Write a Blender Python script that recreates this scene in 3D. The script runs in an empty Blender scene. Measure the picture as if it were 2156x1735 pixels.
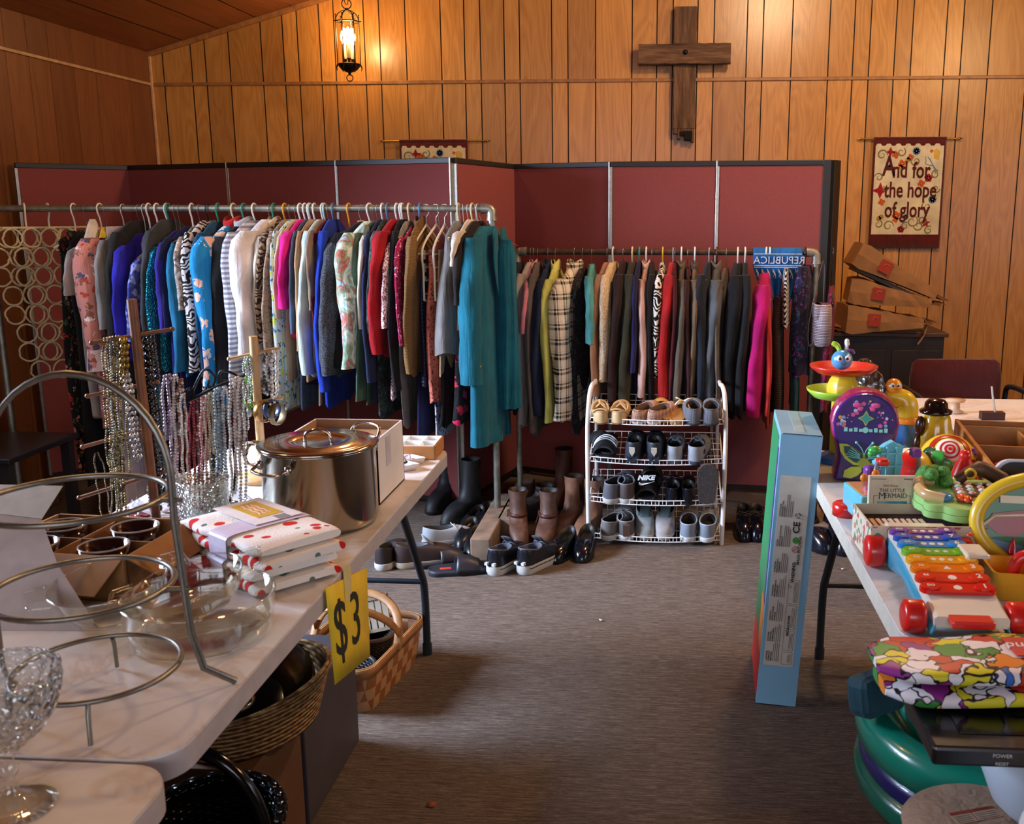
import bpy, math, random
from mathutils import Vector, Matrix, Euler, noise
R = math.radians
PI = math.pi
SC = bpy.context.scene
COL = SC.collection
# ------------------------------------------------------------ camera (sensor 36 mm, 2156 x 1735 frame)
FPX, CX, CY = 2080.0, 1250.0, 867.5
YAW, PITCH, EYE = R(4.04), R(11.6), 1.55
cd = bpy.data.cameras.new('camera'); cam = bpy.data.objects.new('camera', cd); COL.objects.link(cam)
cam.location = (0, 0, EYE); cam.rotation_euler = (PI / 2 - PITCH, 0, YAW)
cd.sensor_fit = 'HORIZONTAL'; cd.sensor_width = 36.0; cd.lens = 36.0 * FPX / 2156.0
cd.shift_x = (1078.0 - CX) / 2156.0; cd.clip_start = 0.02
cd.dof.use_dof = True; cd.dof.focus_distance = 4.4; cd.dof.aperture_fstop = 9.0
SC.camera = cam
SC.view_settings.view_transform = 'Standard'; SC.view_settings.look = 'None'
SC.view_settings.gamma = 1.0; SC.view_settings.use_curve_mapping = False
SC.view_settings.exposure = 0.35
SC.cycles.max_bounces = 10; SC.cycles.transparent_max_bounces = 24; SC.cycles.transmission_bounces = 8
SC.cycles.glossy_bounces = 5; SC.cycles.caustics_reflective = False; SC.cycles.caustics_refractive = False
SC.cycles.sample_clamp_indirect = 6.0

def lin(c):
    if isinstance(c, str):
        c = [int(c[i:i + 2], 16) / 255 for i in (0, 2, 4)]
    return tuple(x / 12.92 if x <= .04045 else ((x + .055) / 1.055) ** 2.4 for x in c) + (1.0,)

w = bpy.data.worlds.new('room_air'); SC.world = w; w.use_nodes = True
w.node_tree.nodes['Background'].inputs[0].default_value = lin('ffe9d2'); w.node_tree.nodes['Background'].inputs[1].default_value = 0.02

def light(kind, name, loc, power, color, size=0.1, size_y=None, look=None):
    d = bpy.data.lights.new(name, kind); d.energy = power; d.color = lin(color)[:3]
    if kind == 'AREA':
        d.shape = 'RECTANGLE'; d.size = size; d.size_y = size_y or size
    else:
        d.shadow_soft_size = size
    o = bpy.data.objects.new(name, d); COL.objects.link(o); o.location = loc
    if look is not None:
        o.rotation_euler = (Vector(look) - Vector(loc)).to_track_quat('-Z', 'Y').to_euler()
    return o
# daylight that comes in through the windows of the two long walls, an added rear bounce fill, the hall's warm ceiling lamps and an added back-wall fill
lw_ = light('AREA', 'left_window_daylight', (-3.5, 3.0, 1.65), 115, 'cfe0ff', 1.5, 1.2, (0.2, 3.75, 0.0)); lw_.data.spread = R(75)
light('AREA', 'right_window_daylight', (4.1, 1.6, 1.6), 32, 'dbe7ff', 2.6, 1.2, (-0.6, 2.6, 0.9))
light('AREA', 'rear_bounce_fill', (-0.2, -3.0, 1.9), 66, 'eef0ff', 3.6, 1.3, (0, 4.0, 1.6))  # soft fill added behind the camera to stand in for room bounce
light('POINT', 'hall_lamp_light_a', (-2.1, 3.0, 2.72), 22, 'ffcf8f', .09)
light('POINT', 'hall_lamp_light_b', (2.8, 3.6, 2.95), 100, 'ffcf8f', .09)
light('POINT', 'back_wall_fill_light', (0.9, 4.6, 3.3), 115, 'ffdcae', .15)  # unseen lamp added to brighten the back wall and the divider tops

# ------------------------------------------------------------ where a photo pixel lies in the room, given one known coordinate
_f = Vector((-math.sin(YAW) * math.cos(PITCH), math.cos(YAW) * math.cos(PITCH), -math.sin(PITCH)))
_r = Vector((math.cos(YAW), math.sin(YAW), 0)); _u = _r.cross(_f)
def _ray(x, y): return _f + _r * ((x - CX) / FPX) - _u * ((y - CY) / FPX)
def atZ(x, y, z=0.0):
    d = _ray(x, y); return Vector((0, 0, EYE)) + d * ((z - EYE) / d.z)
def atY(x, y, Y):
    d = _ray(x, y); return Vector((0, 0, EYE)) + d * (Y / d.y)
def atX(x, y, X):
    d = _ray(x, y); return Vector((0, 0, EYE)) + d * (X / d.x)

# ------------------------------------------------------------ mesh collector
class B:
    def __init__(s):
        s.v = []; s.f = []; s.m = []; s.s = []; s.M = Matrix(); s.mi = 0
    def add(s, vs, fs, smooth=True):
        n = len(s.v); M = s.M
        s.v += [tuple(M @ Vector(p)) for p in vs]
        s.f += [tuple(i + n for i in f) for f in fs]
        s.m += [s.mi] * len(fs); s.s += [smooth] * len(fs)
        return s
    def box(s, x0, x1, y0, y1, z0, z1):
        return s.add([(x0, y0, z0), (x1, y0, z0), (x1, y1, z0), (x0, y1, z0), (x0, y0, z1), (x1, y0, z1), (x1, y1, z1), (x0, y1, z1)],
                     [(0, 3, 2, 1), (4, 5, 6, 7), (0, 1, 5, 4), (1, 2, 6, 5), (2, 3, 7, 6), (3, 0, 4, 7)], False)
    def cb(s, cx, cy, cz, sx, sy, sz):
        return s.box(cx - sx / 2, cx + sx / 2, cy - sy / 2, cy + sy / 2, cz - sz / 2, cz + sz / 2)
    def rings(s, rs, closed=False, cap=True, smooth=True):
        n = len(rs[0]); v = [p for r in rs for p in r]; f = []
        for i in range(len(rs) - (0 if closed else 1)):
            a = i * n; b = ((i + 1) % len(rs)) * n
            f += [(a + j, a + (j + 1) % n, b + (j + 1) % n, b + j) for j in range(n)]
        s.add(v, f, smooth)
        if cap and not closed:
            s.add(rs[0], [tuple(range(n))[::-1]], False); s.add(rs[-1], [tuple(range(n))], False)
        return s
    def grid(s, g, smooth=True):
        n = len(g[0]); v = [p for r in g for p in r]
        return s.add(v, [(i * n + j, i * n + j + 1, (i + 1) * n + j + 1, (i + 1) * n + j) for i in range(len(g) - 1) for j in range(n - 1)], smooth)
    def tube(s, pts, r=.005, n=8, closed=False, flat=1.0, cap=True):
        P = [Vector(p) for p in pts]; k = len(P)
        rr = r if isinstance(r, (list, tuple)) else [r] * k
        T = []
        for i in range(k):
            a = P[i - 1] if (i > 0 or closed) else P[i]; b = P[(i + 1) % k] if (i < k - 1 or closed) else P[i]
            t = (b - a); T.append(t.normalized() if t.length > 1e-9 else Vector((0, 0, 1)))
        up = Vector((0, 0, 1)) if abs(T[0].z) < .9 else Vector((1, 0, 0))
        nn = (up - T[0] * up.dot(T[0])).normalized(); rs = []
        for i in range(k):
            nn = (nn - T[i] * nn.dot(T[i]))
            nn = nn.normalized() if nn.length > 1e-6 else T[i].orthogonal().normalized()
            bb = T[i].cross(nn)
            rs.append([tuple(P[i] + nn * (rr[i] * math.cos(2 * PI * j / n)) + bb * (rr[i] * flat * math.sin(2 * PI * j / n))) for j in range(n)])
        return s.rings(rs, closed, cap)
    def lathe(s, prof, c=(0, 0, 0), n=32, cap=False, sx=1.0, sy=1.0):
        rs = [[(c[0] + r * sx * math.cos(2 * PI * j / n), c[1] + r * sy * math.sin(2 * PI * j / n), c[2] + z) for j in range(n)] for r, z in prof]
        return s.rings(rs, False, cap)
    def ball(s, c, r, n=12, sc=(1, 1, 1)):
        m = max(4, n // 2)
        rs = [[(c[0] + r * sc[0] * math.sin(PI * i / m) * math.cos(2 * PI * j / n), c[1] + r * sc[1] * math.sin(PI * i / m) * math.sin(2 * PI * j / n), c[2] - r * sc[2] * math.cos(PI * i / m)) for j in range(n)] for i in range(m + 1)]
        rs[0] = [(c[0], c[1], c[2] - r * sc[2])] * n; rs[-1] = [(c[0], c[1], c[2] + r * sc[2])] * n
        return s.rings(rs, False, False)
    def prism(s, poly, z0, z1, smooth=False):
        n = len(poly)
        s.add([(x, y, z0) for x, y in poly] + [(x, y, z1) for x, y in poly], [(j, (j + 1) % n, n + (j + 1) % n, n + j) for j in range(n)], smooth)
        s.add([(x, y, z0) for x, y in poly], [tuple(range(n))[::-1]], False)
        return s.add([(x, y, z1) for x, y in poly], [tuple(range(n))], False)
    def obj(s, name, mat, parent=None, bevel=0, sub=0, loc=None, rot=None, solid=0, seg=2):
        me = bpy.data.meshes.new(name); me.from_pydata(s.v, [], s.f)
        ms = mat if isinstance(mat, (list, tuple)) else [mat]
        for x in ms: me.materials.append(x)
        me.polygons.foreach_set('material_index', s.m); me.polygons.foreach_set('use_smooth', s.s)
        me.update()
        o = bpy.data.objects.new(name, me); COL.objects.link(o)
        if parent: o.parent = parent
        if loc is not None: o.location = loc
        if rot is not None: o.rotation_euler = rot
        if solid:
            q = o.modifiers.new('thick', 'SOLIDIFY'); q.thickness = solid; q.offset = 0
        if bevel:
            q = o.modifiers.new('bevel', 'BEVEL'); q.width = bevel; q.segments = seg; q.limit_method = 'ANGLE'; q.angle_limit = R(50); q.use_clamp_overlap = True
        if sub:
            q = o.modifiers.new('sub', 'SUBSURF'); q.levels = sub; q.render_levels = sub
        return o
def weld(o):
    import bmesh
    bm = bmesh.new(); bm.from_mesh(o.data); bmesh.ops.remove_doubles(bm, verts=bm.verts, dist=1e-5); bmesh.ops.recalc_face_normals(bm, faces=bm.faces); bm.to_mesh(o.data); bm.free(); return o
def tag(o, label, cat, group=None, kind=None):
    o['label'] = label; o['category'] = cat
    if group: o['group'] = group
    if kind: o['kind'] = kind
    return o
def thing(name, label, cat, loc=(0, 0, 0), rz=0, group=None, rot=None):
    o = bpy.data.objects.new(name, None); COL.objects.link(o); o.empty_display_size = .05
    o.location = loc; o.rotation_euler = rot if rot is not None else (0, 0, rz)
    return tag(o, label, cat, group)
def struct(o): o['kind'] = 'structure'; return o
def copy_tree(o, parent=None):
    c = o.copy(); COL.objects.link(c)
    if parent: c.parent = parent
    for ch in list(o.children): copy_tree(ch, c)
    return c
def arc(cx, cy, r, a0, a1, n, ry=None):
    return [(cx + r * math.cos(a0 + (a1 - a0) * i / n), cy + (ry or r) * math.sin(a0 + (a1 - a0) * i / n)) for i in range(n + 1)]
def rrect(x0, x1, y0, y1, r, n=5):
    return arc(x1 - r, y1 - r, r, 0, PI / 2, n) + arc(x0 + r, y1 - r, r, PI / 2, PI, n) + arc(x0 + r, y0 + r, r, PI, 1.5 * PI, n) + arc(x1 - r, y0 + r, r, 1.5 * PI, 2 * PI, n)
def smooth_pts(pts, k=6, closed=False):
    P = [Vector(p) for p in pts]; n = len(P); out = []
    for i in range(n if closed else n - 1):
        g = lambda j: P[j % n] if closed else P[max(0, min(n - 1, j))]
        a, b, c, d = g(i - 1), g(i), g(i + 1), g(i + 2)
        for q in range(k):
            t = q / k
            out.append(.5 * ((2 * b) + (-a + c) * t + (2 * a - 5 * b + 4 * c - d) * t * t + (-a + 3 * b - 3 * c + d) * t ** 3))
    if not closed: out.append(P[-1])
    return out

# ------------------------------------------------------------ materials
MATS = {}
class N:
    def __init__(s, name):
        m = bpy.data.materials.new(name); m.use_nodes = True; s.mat = m; s.t = m.node_tree; s.b = s.t.nodes['Principled BSDF']
    def n(s, typ, ins=None, **kw):
        x = s.t.nodes.new(typ)
        for k, v in kw.items(): setattr(x, k, v)
        for k, v in (ins or {}).items(): s.set(x.inputs[k], v)
        return x
    def set(s, sock, v):
        if isinstance(v, bpy.types.NodeSocket): s.t.links.new(v, sock)
        else: sock.default_value = v
    def ramp(s, fac, stops, interp='LINEAR'):
        x = s.n('ShaderNodeValToRGB', {'Fac': fac}); x.color_ramp.interpolation = interp
        e = x.color_ramp.elements
        while len(e) > 1: e.remove(e[-1])
        e[0].position = stops[0][0]; e[0].color = lin(stops[0][1])
        for p, c in stops[1:]:
            q = e.new(p); q.color = lin(c)
        return x.outputs['Color']
    def mix(s, fac, a, b, mode='MIX'):
        x = s.n('ShaderNodeMix', data_type='RGBA', blend_type=mode)
        s.set(x.inputs[0], fac); s.set(x.inputs[6], a if isinstance(a, bpy.types.NodeSocket) else lin(a)); s.set(x.inputs[7], b if isinstance(b, bpy.types.NodeSocket) else lin(b))
        return x.outputs[2]
    def math(s, op, a, b=0.0, c=0.0):
        x = s.n('ShaderNodeMath', operation=op); s.set(x.inputs[0], a); s.set(x.inputs[1], b); s.set(x.inputs[2], c); return x.outputs[0]
    def co(s, scale=(1, 1, 1), kind='Object', loc=(0, 0, 0), rot=(0, 0, 0)):
        c = s.n('ShaderNodeTexCoord'); m = s.n('ShaderNodeMapping', {'Vector': c.outputs[kind], 'Scale': scale, 'Location': loc, 'Rotation': rot}); return m.outputs[0]
    def xyz(s, v): return s.n('ShaderNodeSeparateXYZ', {0: v}).outputs
    def noise(s, v, scale=5, detail=3, rough=.5, dist=0.0):
        return s.n('ShaderNodeTexNoise', {'Vector': v, 'Scale': scale, 'Detail': detail, 'Roughness': rough, 'Distortion': dist}).outputs[0]
    def bump(s, h, st=.3, d=.01):
        x = s.n('ShaderNodeBump', {'Height': h, 'Strength': st, 'Distance': d}); s.set(s.b.inputs['Normal'], x.outputs[0])
    def fin(s, color, rough=.5, metal=0.0, spec=None):
        s.set(s.b.inputs['Base Color'], color if isinstance(color, bpy.types.NodeSocket) else lin(color))
        s.set(s.b.inputs['Roughness'], rough); s.b.inputs['Metallic'].default_value = metal
        if spec is not None: s.b.inputs['Specular IOR Level'].default_value = spec
        return s.mat
def P(color, rough=.5, metal=0.0, var=.06, vs=30, bump=0.0, bs=300, coat=0.0, spec=None):
    """plain material with a little procedural variation"""
    key = ('P', color, rough, metal, var, vs, bump, bs, coat, spec)
    if key in MATS: return MATS[key]
    g = N('plain_' + (color if isinstance(color, str) else 'c')); v = g.co()
    n = g.noise(v, vs, 2)
    c = g.mix(1.0, color, g.ramp(n, [(.3, (1 - var,) * 3), (.7, (1, 1, 1))]), 'MULTIPLY')
    if bump: g.bump(g.noise(v, bs, 2), bump, .003)
    if coat: g.b.inputs['Coat Weight'].default_value = coat
    MATS[key] = g.fin(c, rough, metal, spec); return MATS[key]
def plastic(c, rough=.28): return P(c, rough, 0, .04, 15, 0, 300, .25)
def fabric(c, rough=.92, sheen=0.05):
    key = ('F', c, rough, sheen)
    if key in MATS: return MATS[key]
    g = N('fabric_' + c); v = g.co()
    n = g.noise(v, 9, 3); n2 = g.noise(v, 420, 1)
    col = g.mix(1.0, c, g.ramp(n, [(.25, (.8,) * 3), (.7, (1.0,) * 3)]), 'MULTIPLY')
    fo = g.noise(g.co((34, 34, 4.5)), 1.0, 3, .55, .6); g.bump(g.math('ADD', g.math('ADD', g.math('MULTIPLY', n2, .05), g.math('MULTIPLY', n, .5)), fo), .5, .018)
    g.b.inputs['Sheen Weight'].default_value = sheen; g.b.inputs['Sheen Roughness'].default_value = .5
    MATS[key] = g.fin(col, rough, 0, .25); return MATS[key]
def patt(kind, cols, sc=1.0, rough=.9, seed=0.0, sheen=.03):
    """printed or woven cloth; the pattern lives in the cloth's own coordinates"""
    key = (kind, tuple(cols), sc, rough, seed)
    if key in MATS: return MATS[key]
    g = N('cloth_' + kind); v = g.co(loc=(seed, seed * .7, seed * 1.3)); base = cols[0]
    if kind == 'flower':            # scattered blossoms of several colours with a few leaves
        nz = g.noise(v, 55, 3, .6)
        off = g.n('ShaderNodeVectorMath', {0: v, 1: (0, 0, 0)}, operation='ADD'); g.set(off.inputs[1], g.n('ShaderNodeCombineXYZ', {0: g.math('MULTIPLY', nz, .07), 2: g.math('MULTIPLY', g.noise(v, 47, 2), .07)}).outputs[0])
        vo = g.n('ShaderNodeTexVoronoi', {'Vector': off.outputs[0], 'Scale': 30 * sc, 'Randomness': 1.0})
        msk = g.ramp(vo.outputs['Distance'], [(.0, (1, 1, 1)), (.42, (1, 1, 1)), (.46, (0, 0, 0))])
        rnd = g.xyz(vo.outputs['Color'])[0]
        k = len(cols) - 1
        fc = g.ramp(rnd, [(i / k, cols[1 + i]) for i in range(k)], 'CONSTANT')
        pick = g.math('GREATER_THAN', g.xyz(vo.outputs['Color'])[1], .35)
        c = g.mix(g.math('MULTIPLY', msk, pick), base, fc)
    elif kind == 'stripe':          # horizontal stripes, straight
        z = g.xyz(v)[2]; t = g.math('FRACT', g.math('MULTIPLY', z, 40 * sc))
        c = g.ramp(t, [(i / len(cols), x) for i, x in enumerate(cols)], 'CONSTANT')
    elif kind == 'plaid':
        x = g.xyz(v); a = g.math('ADD', x[0], x[1])
        def lines(q, s_):
            t = g.math('FRACT', g.math('MULTIPLY', q, s_)); return g.ramp(t, [(0, (1, 1, 1)), (.18, (0, 0, 0)), (.3, (1, 1, 1)), (.42, (0, 0, 0)), (.5, (0, 0, 0)), (.52, (.6,) * 3), (.56, (0, 0, 0))], 'CONSTANT')
        m1 = lines(x[2], 14 * sc); m2 = lines(a, 14 * sc)
        c = g.mix(g.math('MULTIPLY', g.math('ADD', m1, m2), .55), base, cols[1])
    elif kind == 'zebra':
        wv = g.n('ShaderNodeTexWave', {'Vector': v, 'Scale': 7 * sc, 'Distortion': 22.0, 'Detail': 2.5, 'Detail Scale': 1.1}, bands_direction='Z').outputs[0]
        c = g.ramp(wv, [(0, cols[0]), (.48, cols[0]), (.52, cols[1]), (1, cols[1])])
    elif kind == 'speck':
        vo = g.n('ShaderNodeTexVoronoi', {'Vector': v, 'Scale': 160 * sc, 'Randomness': 1.0})
        t = g.xyz(vo.outputs['Color'])[0]; c = g.ramp(t, [(i / len(cols), x) for i, x in enumerate(cols)], 'CONSTANT')
    elif kind == 'blotch':
        n = g.noise(v, 12 * sc, 3, .55, 1.2); k = len(cols)
        c = g.ramp(n, [(.3 + .4 * i / max(1, k - 1), x) for i, x in enumerate(cols)])
    elif kind == 'sequin':
        vo = g.n('ShaderNodeTexVoronoi', {'Vector': v, 'Scale': 120 * sc}); t = g.xyz(vo.outputs['Color'])[0]
        c = g.ramp(t, [(0, cols[0]), (1, cols[1])]); g.bump(vo.outputs['Distance'], 1.0, .01); g.b.inputs['Metallic'].default_value = .6; rough = .25
    elif kind == 'chevron':
        x = g.xyz(v); a = g.math('ADD', x[2], g.math('PINGPONG', g.math('ADD', x[1], x[0]), .02)); t = g.math('FRACT', g.math('MULTIPLY', a, 45 * sc))
        c = g.ramp(t, [(0, cols[0]), (.5, cols[1])], 'CONSTANT')
    elif kind == 'knit':
        x = g.xyz(v); wv = g.n('ShaderNodeTexWave', {'Vector': v, 'Scale': 60 * sc, 'Distortion': 1.0}, bands_direction='Z').outputs[0]
        c = g.mix(wv, cols[0], cols[-1]); g.bump(wv, .5, .003)
    else: raise KeyError(kind)
    if kind not in ('sequin', 'knit'): g.bump(g.math('ADD', g.math('MULTIPLY', g.noise(v, 300, 1), .06), g.noise(g.co((34, 34, 4.5)), 1.0, 3, .55, .6)), .5, .018)
    g.b.inputs['Sheen Weight'].default_value = sheen
    MATS[key] = g.fin(c, rough, g.b.inputs['Metallic'].default_value, .25); return MATS[key]
def glass(name='clear_glass', tint='eef3ee', refl=1.0, bump=0.0, bscale=60, rough=.02, edge='c9cfb8'):
    """thin clear glass: a see-through sheet with a Fresnel reflection"""
    key = ('G', name)
    if key in MATS: return MATS[key]
    g = N(name); t = g.t; out = t.nodes['Material Output']
    tr = g.n('ShaderNodeBsdfTransparent'); gl = g.n('ShaderNodeBsdfGlossy', {'Roughness': rough}); gl.inputs['Color'].default_value = (1, 1, 1, 1)
    fr = lw = g.n('ShaderNodeLayerWeight', {'Blend': .5})
    tr_c = g.mix(g.math('POWER', lw.outputs['Facing'], 4.0), tint, edge); t.links.new(tr_c, tr.inputs['Color'])
    mx = g.n('ShaderNodeMixShader', {0: g.math('MINIMUM', g.math('MULTIPLY', g.math('ADD', g.math('MULTIPLY', g.math('POWER', lw.outputs['Facing'], 4.0), .75), .045), refl), 1.0)}); t.links.new(tr.outputs[0], mx.inputs[1]); t.links.new(gl.outputs[0], mx.inputs[2])
    if bump:
        vo = g.n('ShaderNodeTexVoronoi', {'Vector': g.co(), 'Scale': bscale}); bu = g.n('ShaderNodeBump', {'Height': vo.outputs['Distance'], 'Strength': bump, 'Distance': .01})
        for q in (gl, lw): t.links.new(bu.outputs[0], q.inputs['Normal'])
    t.links.new(mx.outputs[0], out.inputs['Surface']); MATS[key] = g.mat; return g.mat
def emit(name, c, st):
    g = N(name); g.b.inputs['Emission Color'].default_value = lin(c); g.b.inputs['Emission Strength'].default_value = st; return g.fin(c)
def lettering(s, size, mat, parent=None, name='lettering', M=None, align='CENTER', ext=.0006, shear=0, sx=1.0, font_off=0.0):
    """text as a thin mesh; local x to the right, local y up"""
    cu = bpy.data.curves.new('t', 'FONT'); cu.body = s; cu.size = size; cu.align_x = align; cu.align_y = 'CENTER'; cu.extrude = ext; cu.shear = shear; cu.offset = font_off; cu.resolution_u = 3
    o = bpy.data.objects.new('t', cu); COL.objects.link(o)
    bpy.context.view_layer.update()
    me = bpy.data.meshes.new_from_object(o.evaluated_get(bpy.context.evaluated_depsgraph_get()))
    bpy.data.objects.remove(o); bpy.data.curves.remove(cu)
    if sx != 1.0: me.transform(Matrix.Diagonal((sx, 1, 1, 1)))
    if M is not None: me.transform(M)
    me.materials.clear(); me.materials.append(mat)
    q = bpy.data.objects.new(name, me); COL.objects.link(q)
    if parent: q.parent = parent
    return q
def join_meshes(name, objs, parent=None):
    import bmesh
    bm = bmesh.new(); mats = []
    for o in objs:
        k = len(bm.faces); bm.from_mesh(o.data); bm.faces.ensure_lookup_table(); m = o.data.materials[0]
        if m not in mats: mats.append(m)
        for f in bm.faces[k:]: f.material_index = mats.index(m)
    me = bpy.data.meshes.new(name); bm.to_mesh(me); bm.free()
    for m in mats: me.materials.append(m)
    for o in objs: bpy.data.objects.remove(o)
    q = bpy.data.objects.new(name, me); COL.objects.link(q)
    if parent: q.parent = parent
    return q
BLACK = P('15130f', .5); WHITE = P('e9e7e2', .4)
CHROME = P('cfcbc4', .12, 1.0, .05); STEEL = P('a8a59c', .35, 1.0)
# ============================================================ THE ROOM
XL, XR, YB, YR = -3.6, 4.3, 7.0, -3.2
def ceil_z(x):                       # ceiling rises from the left eave to a ridge and falls again
    return 2.62 + .274 * (x - XL) if x < .35 else 2.62 + .274 * (XR - x)
def wood_wall(name, grain_axis, cols, dark, rough=.33, gs=1.0):
    g = N(name); v = g.co(); sc = {'x': (22, 22, 1.6), 'y': (22, 22, 1.6), 'c': (1.2, .1, 1.2)}[grain_axis]
    geo = g.n('ShaderNodeNewGeometry'); rnd = geo.outputs['Random Per Island']
    off = g.n('ShaderNodeCombineXYZ', {0: g.math('MULTIPLY', rnd, 37.0), 1: g.math('MULTIPLY', rnd, 11.0), 2: g.math('MULTIPLY', rnd, 53.0)})
    vv = g.n('ShaderNodeVectorMath', {0: v, 1: off.outputs[0]}, operation='ADD').outputs[0]
    if grain_axis == 'c': m1 = (9, .35, 9); m2 = (60, 2, 60)
    else: m1 = (5, 5, .75); m2 = (120, 120, 4)
    a = g.n('ShaderNodeMapping', {'Vector': vv, 'Scale': m1}).outputs[0]; b = g.n('ShaderNodeMapping', {'Vector': vv, 'Scale': m2}).outputs[0]
    big = g.noise(a, 1.0, 2, .5, .8)
    rings = g.math('PINGPONG', g.math('MULTIPLY', big, 26.0 * gs), 1.0)
    fine = g.noise(b, 1.0, 3, .6)
    t = g.math('ADD', g.math('MULTIPLY', rings, .3), g.math('MULTIPLY', fine, .7))
    c = g.ramp(t, [(.2, cols[0]), (.5, cols[1]), (.85, cols[2])])
    tone = g.ramp(rnd, [(0, (.84, .82, .8)), (.5, (.94, .93, .91)), (1, (1.0, .99, .97))])
    c = g.mix(1.0, c, tone, 'MULTIPLY')
    kn = g.n('ShaderNodeTexVoronoi', {'Vector': g.n('ShaderNodeMapping', {'Vector': vv, 'Scale': (3.2, 3.2, 1.7) if grain_axis != 'c' else (3, 1, 3)}).outputs[0], 'Scale': 1.0})
    km = g.ramp(kn.outputs['Distance'], [(0, (1, 1, 1)), (.035, (.9,) * 3), (.09, (0, 0, 0))])
    c = g.mix(g.math('MULTIPLY', km, .75), c, dark)
    g.bump(fine, .12, .002)
    return g.fin(c, rough, 0, .5)
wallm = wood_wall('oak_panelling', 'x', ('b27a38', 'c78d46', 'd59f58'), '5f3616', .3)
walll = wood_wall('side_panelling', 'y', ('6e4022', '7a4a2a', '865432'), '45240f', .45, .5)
ceilm = wood_wall('ceiling_boards', 'c', ('7d4626', '91542f', 'a26238'), '35190c', .4)
groove = P('17100a', .8); trimm = P('a9723f', .4, 0, .2, 20); trimc = P('c9a277', .4, 0, .15, 20)

# grooves of the back wall, read off along the top of the divider
gp = [360, 419, 448, 498, 565.5, 611, 641, 686.6, 717, 778.5, 810, 863.5, 935.7, 984, 1016.7, 1065.7, 1097.4, 1163.6, 1196.8, 1254, 1329, 1380, 1412.7, 1463.4, 1497.3, 1565, 1598, 1657.8, 1734.4, 1785.2, 1818.6, 1870.7, 1904.9, 1974, 2008, 2065, 2145]
gx = [XL] + [atY(p, 337, YB).x for p in gp]
random.seed(3)
while gx[-1] < XR - .2: gx.append(gx[-1] + random.choice((.11, .16, .2, .25)))
gx.append(XR)
b = B(); b.mi = 1; b.box(XL - .1, XR + .1, YB + .006, YB + .12, 0, 4.0); b.mi = 0
for x0, x1 in zip(gx, gx[1:]):
    a0 = x0 + .004; a1 = x1 - .004
    for z0, z1f in ((0, None), (2.405, 1)):
        if z1f is None: b.add([(a0, YB, 0), (a1, YB, 0), (a1, YB, 2.4), (a0, YB, 2.4)], [(0, 1, 2, 3)], False)
        else: b.add([(a0, YB, 2.4), (a1, YB, 2.4), (a1, YB, ceil_z(a1) + .02), (a0, YB, ceil_z(a0) + .02)], [(0, 1, 2, 3)], False)
wb = struct(b.obj('wall_back', [wallm, groove]))
def side_wall(name, x, sgn, m):
    b = B(); b.mi = 1; b.box(min(x + sgn * .008, x + sgn * .12), max(x + sgn * .008, x + sgn * .12), YR, YB, 0, ceil_z(x) + .05); b.mi = 0
    y = YB; random.seed(9)
    while y > YR + .05:
        y2 = max(YR, y - random.choice((.13, .2, .24, .29, .4)))
        for z0, z1 in ((0, 2.4), (2.4, ceil_z(x) + .02)):
            b.add([(x, y - .0015, z0), (x, y2 + .0015, z0), (x, y2 + .0015, z1), (x, y - .0015, z1)], [(0, 1, 2, 3) if sgn < 0 else (3, 2, 1, 0)], False)
        y = y2
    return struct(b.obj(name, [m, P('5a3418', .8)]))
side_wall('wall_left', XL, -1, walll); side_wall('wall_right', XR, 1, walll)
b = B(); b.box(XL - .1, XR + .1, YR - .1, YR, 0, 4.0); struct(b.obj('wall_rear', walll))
# floor: flat-weave carpet tile with broken dark and light threads running across
g = N('carpet'); v = g.co()
s1 = g.noise(g.n('ShaderNodeMapping', {'Vector': v, 'Scale': (11, 150, 1)}).outputs[0], 1.0, 3, .65)
s2 = g.noise(g.n('ShaderNodeMapping', {'Vector': v, 'Scale': (40, 300, 1)}).outputs[0], 1.0, 3, .7)
s3 = g.noise(v, 380, 2, .8)
t = g.math('ADD', g.math('ADD', g.math('MULTIPLY', s1, .42), g.math('MULTIPLY', s2, .34)), g.math('MULTIPLY', s3, .34))
c = g.ramp(t, [(.38, '3c342d'), (.5, '564b42'), (.58, '6d6158'), (.7, '8d8276')])
g.bump(g.math('ADD', s3, s2), .5, .004)
carpet = g.fin(c, .97, 0, .15)
b = B(); b.box(XL - .1, XR + .1, YR - .1, YB + .1, -.05, 0); struct(b.obj('floor', carpet))
# ceiling boards run towards the back wall, one slope each side
b = B(); b.mi = 1
xs = [XL - .1, .35, XR + .1]
b.add([(XL, YR, 2.64), (.35, YR, ceil_z(.35) + .02), (.35, YB, ceil_z(.35) + .02), (XL, YB, 2.64)], [(0, 1, 2, 3)], False)
b.add([(.35, YR, ceil_z(.35) + .02), (XR, YR, 2.64), (XR, YB, 2.64), (.35, YB, ceil_z(.35) + .02)], [(0, 1, 2, 3)], False)
b.mi = 0; x = XL; random.seed(5)
while x < XR - .01:
    x2 = min(x + .262, .35 if x < .35 - 1e-6 else XR)
    y = YB
    while y > YR:
        y2 = max(YR, y - random.uniform(1.6, 3.4))
        b.add([(x + .004, y, ceil_z(x + .004)), (x + .004, y2 + .003, ceil_z(x + .004)), (x2 - .004, y2 + .003, ceil_z(x2 - .004)), (x2 - .004, y, ceil_z(x2 - .004))], [(0, 1, 2, 3)], False); y = y2
    x = x2
struct(b.obj('ceiling', [ceilm, P('c48a58', .6)]))
b = B(); b.box(XL + .012, XR, YB - .012, YB - .001, 2.393, 2.415); struct(b.obj('trim_1', trimm, bevel=.003))
b = B(); b.box(XL + .001, XL + .012, YR, YB - .02, 2.395, 2.413); struct(b.obj('trim_2', trimc, bevel=.003))
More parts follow.
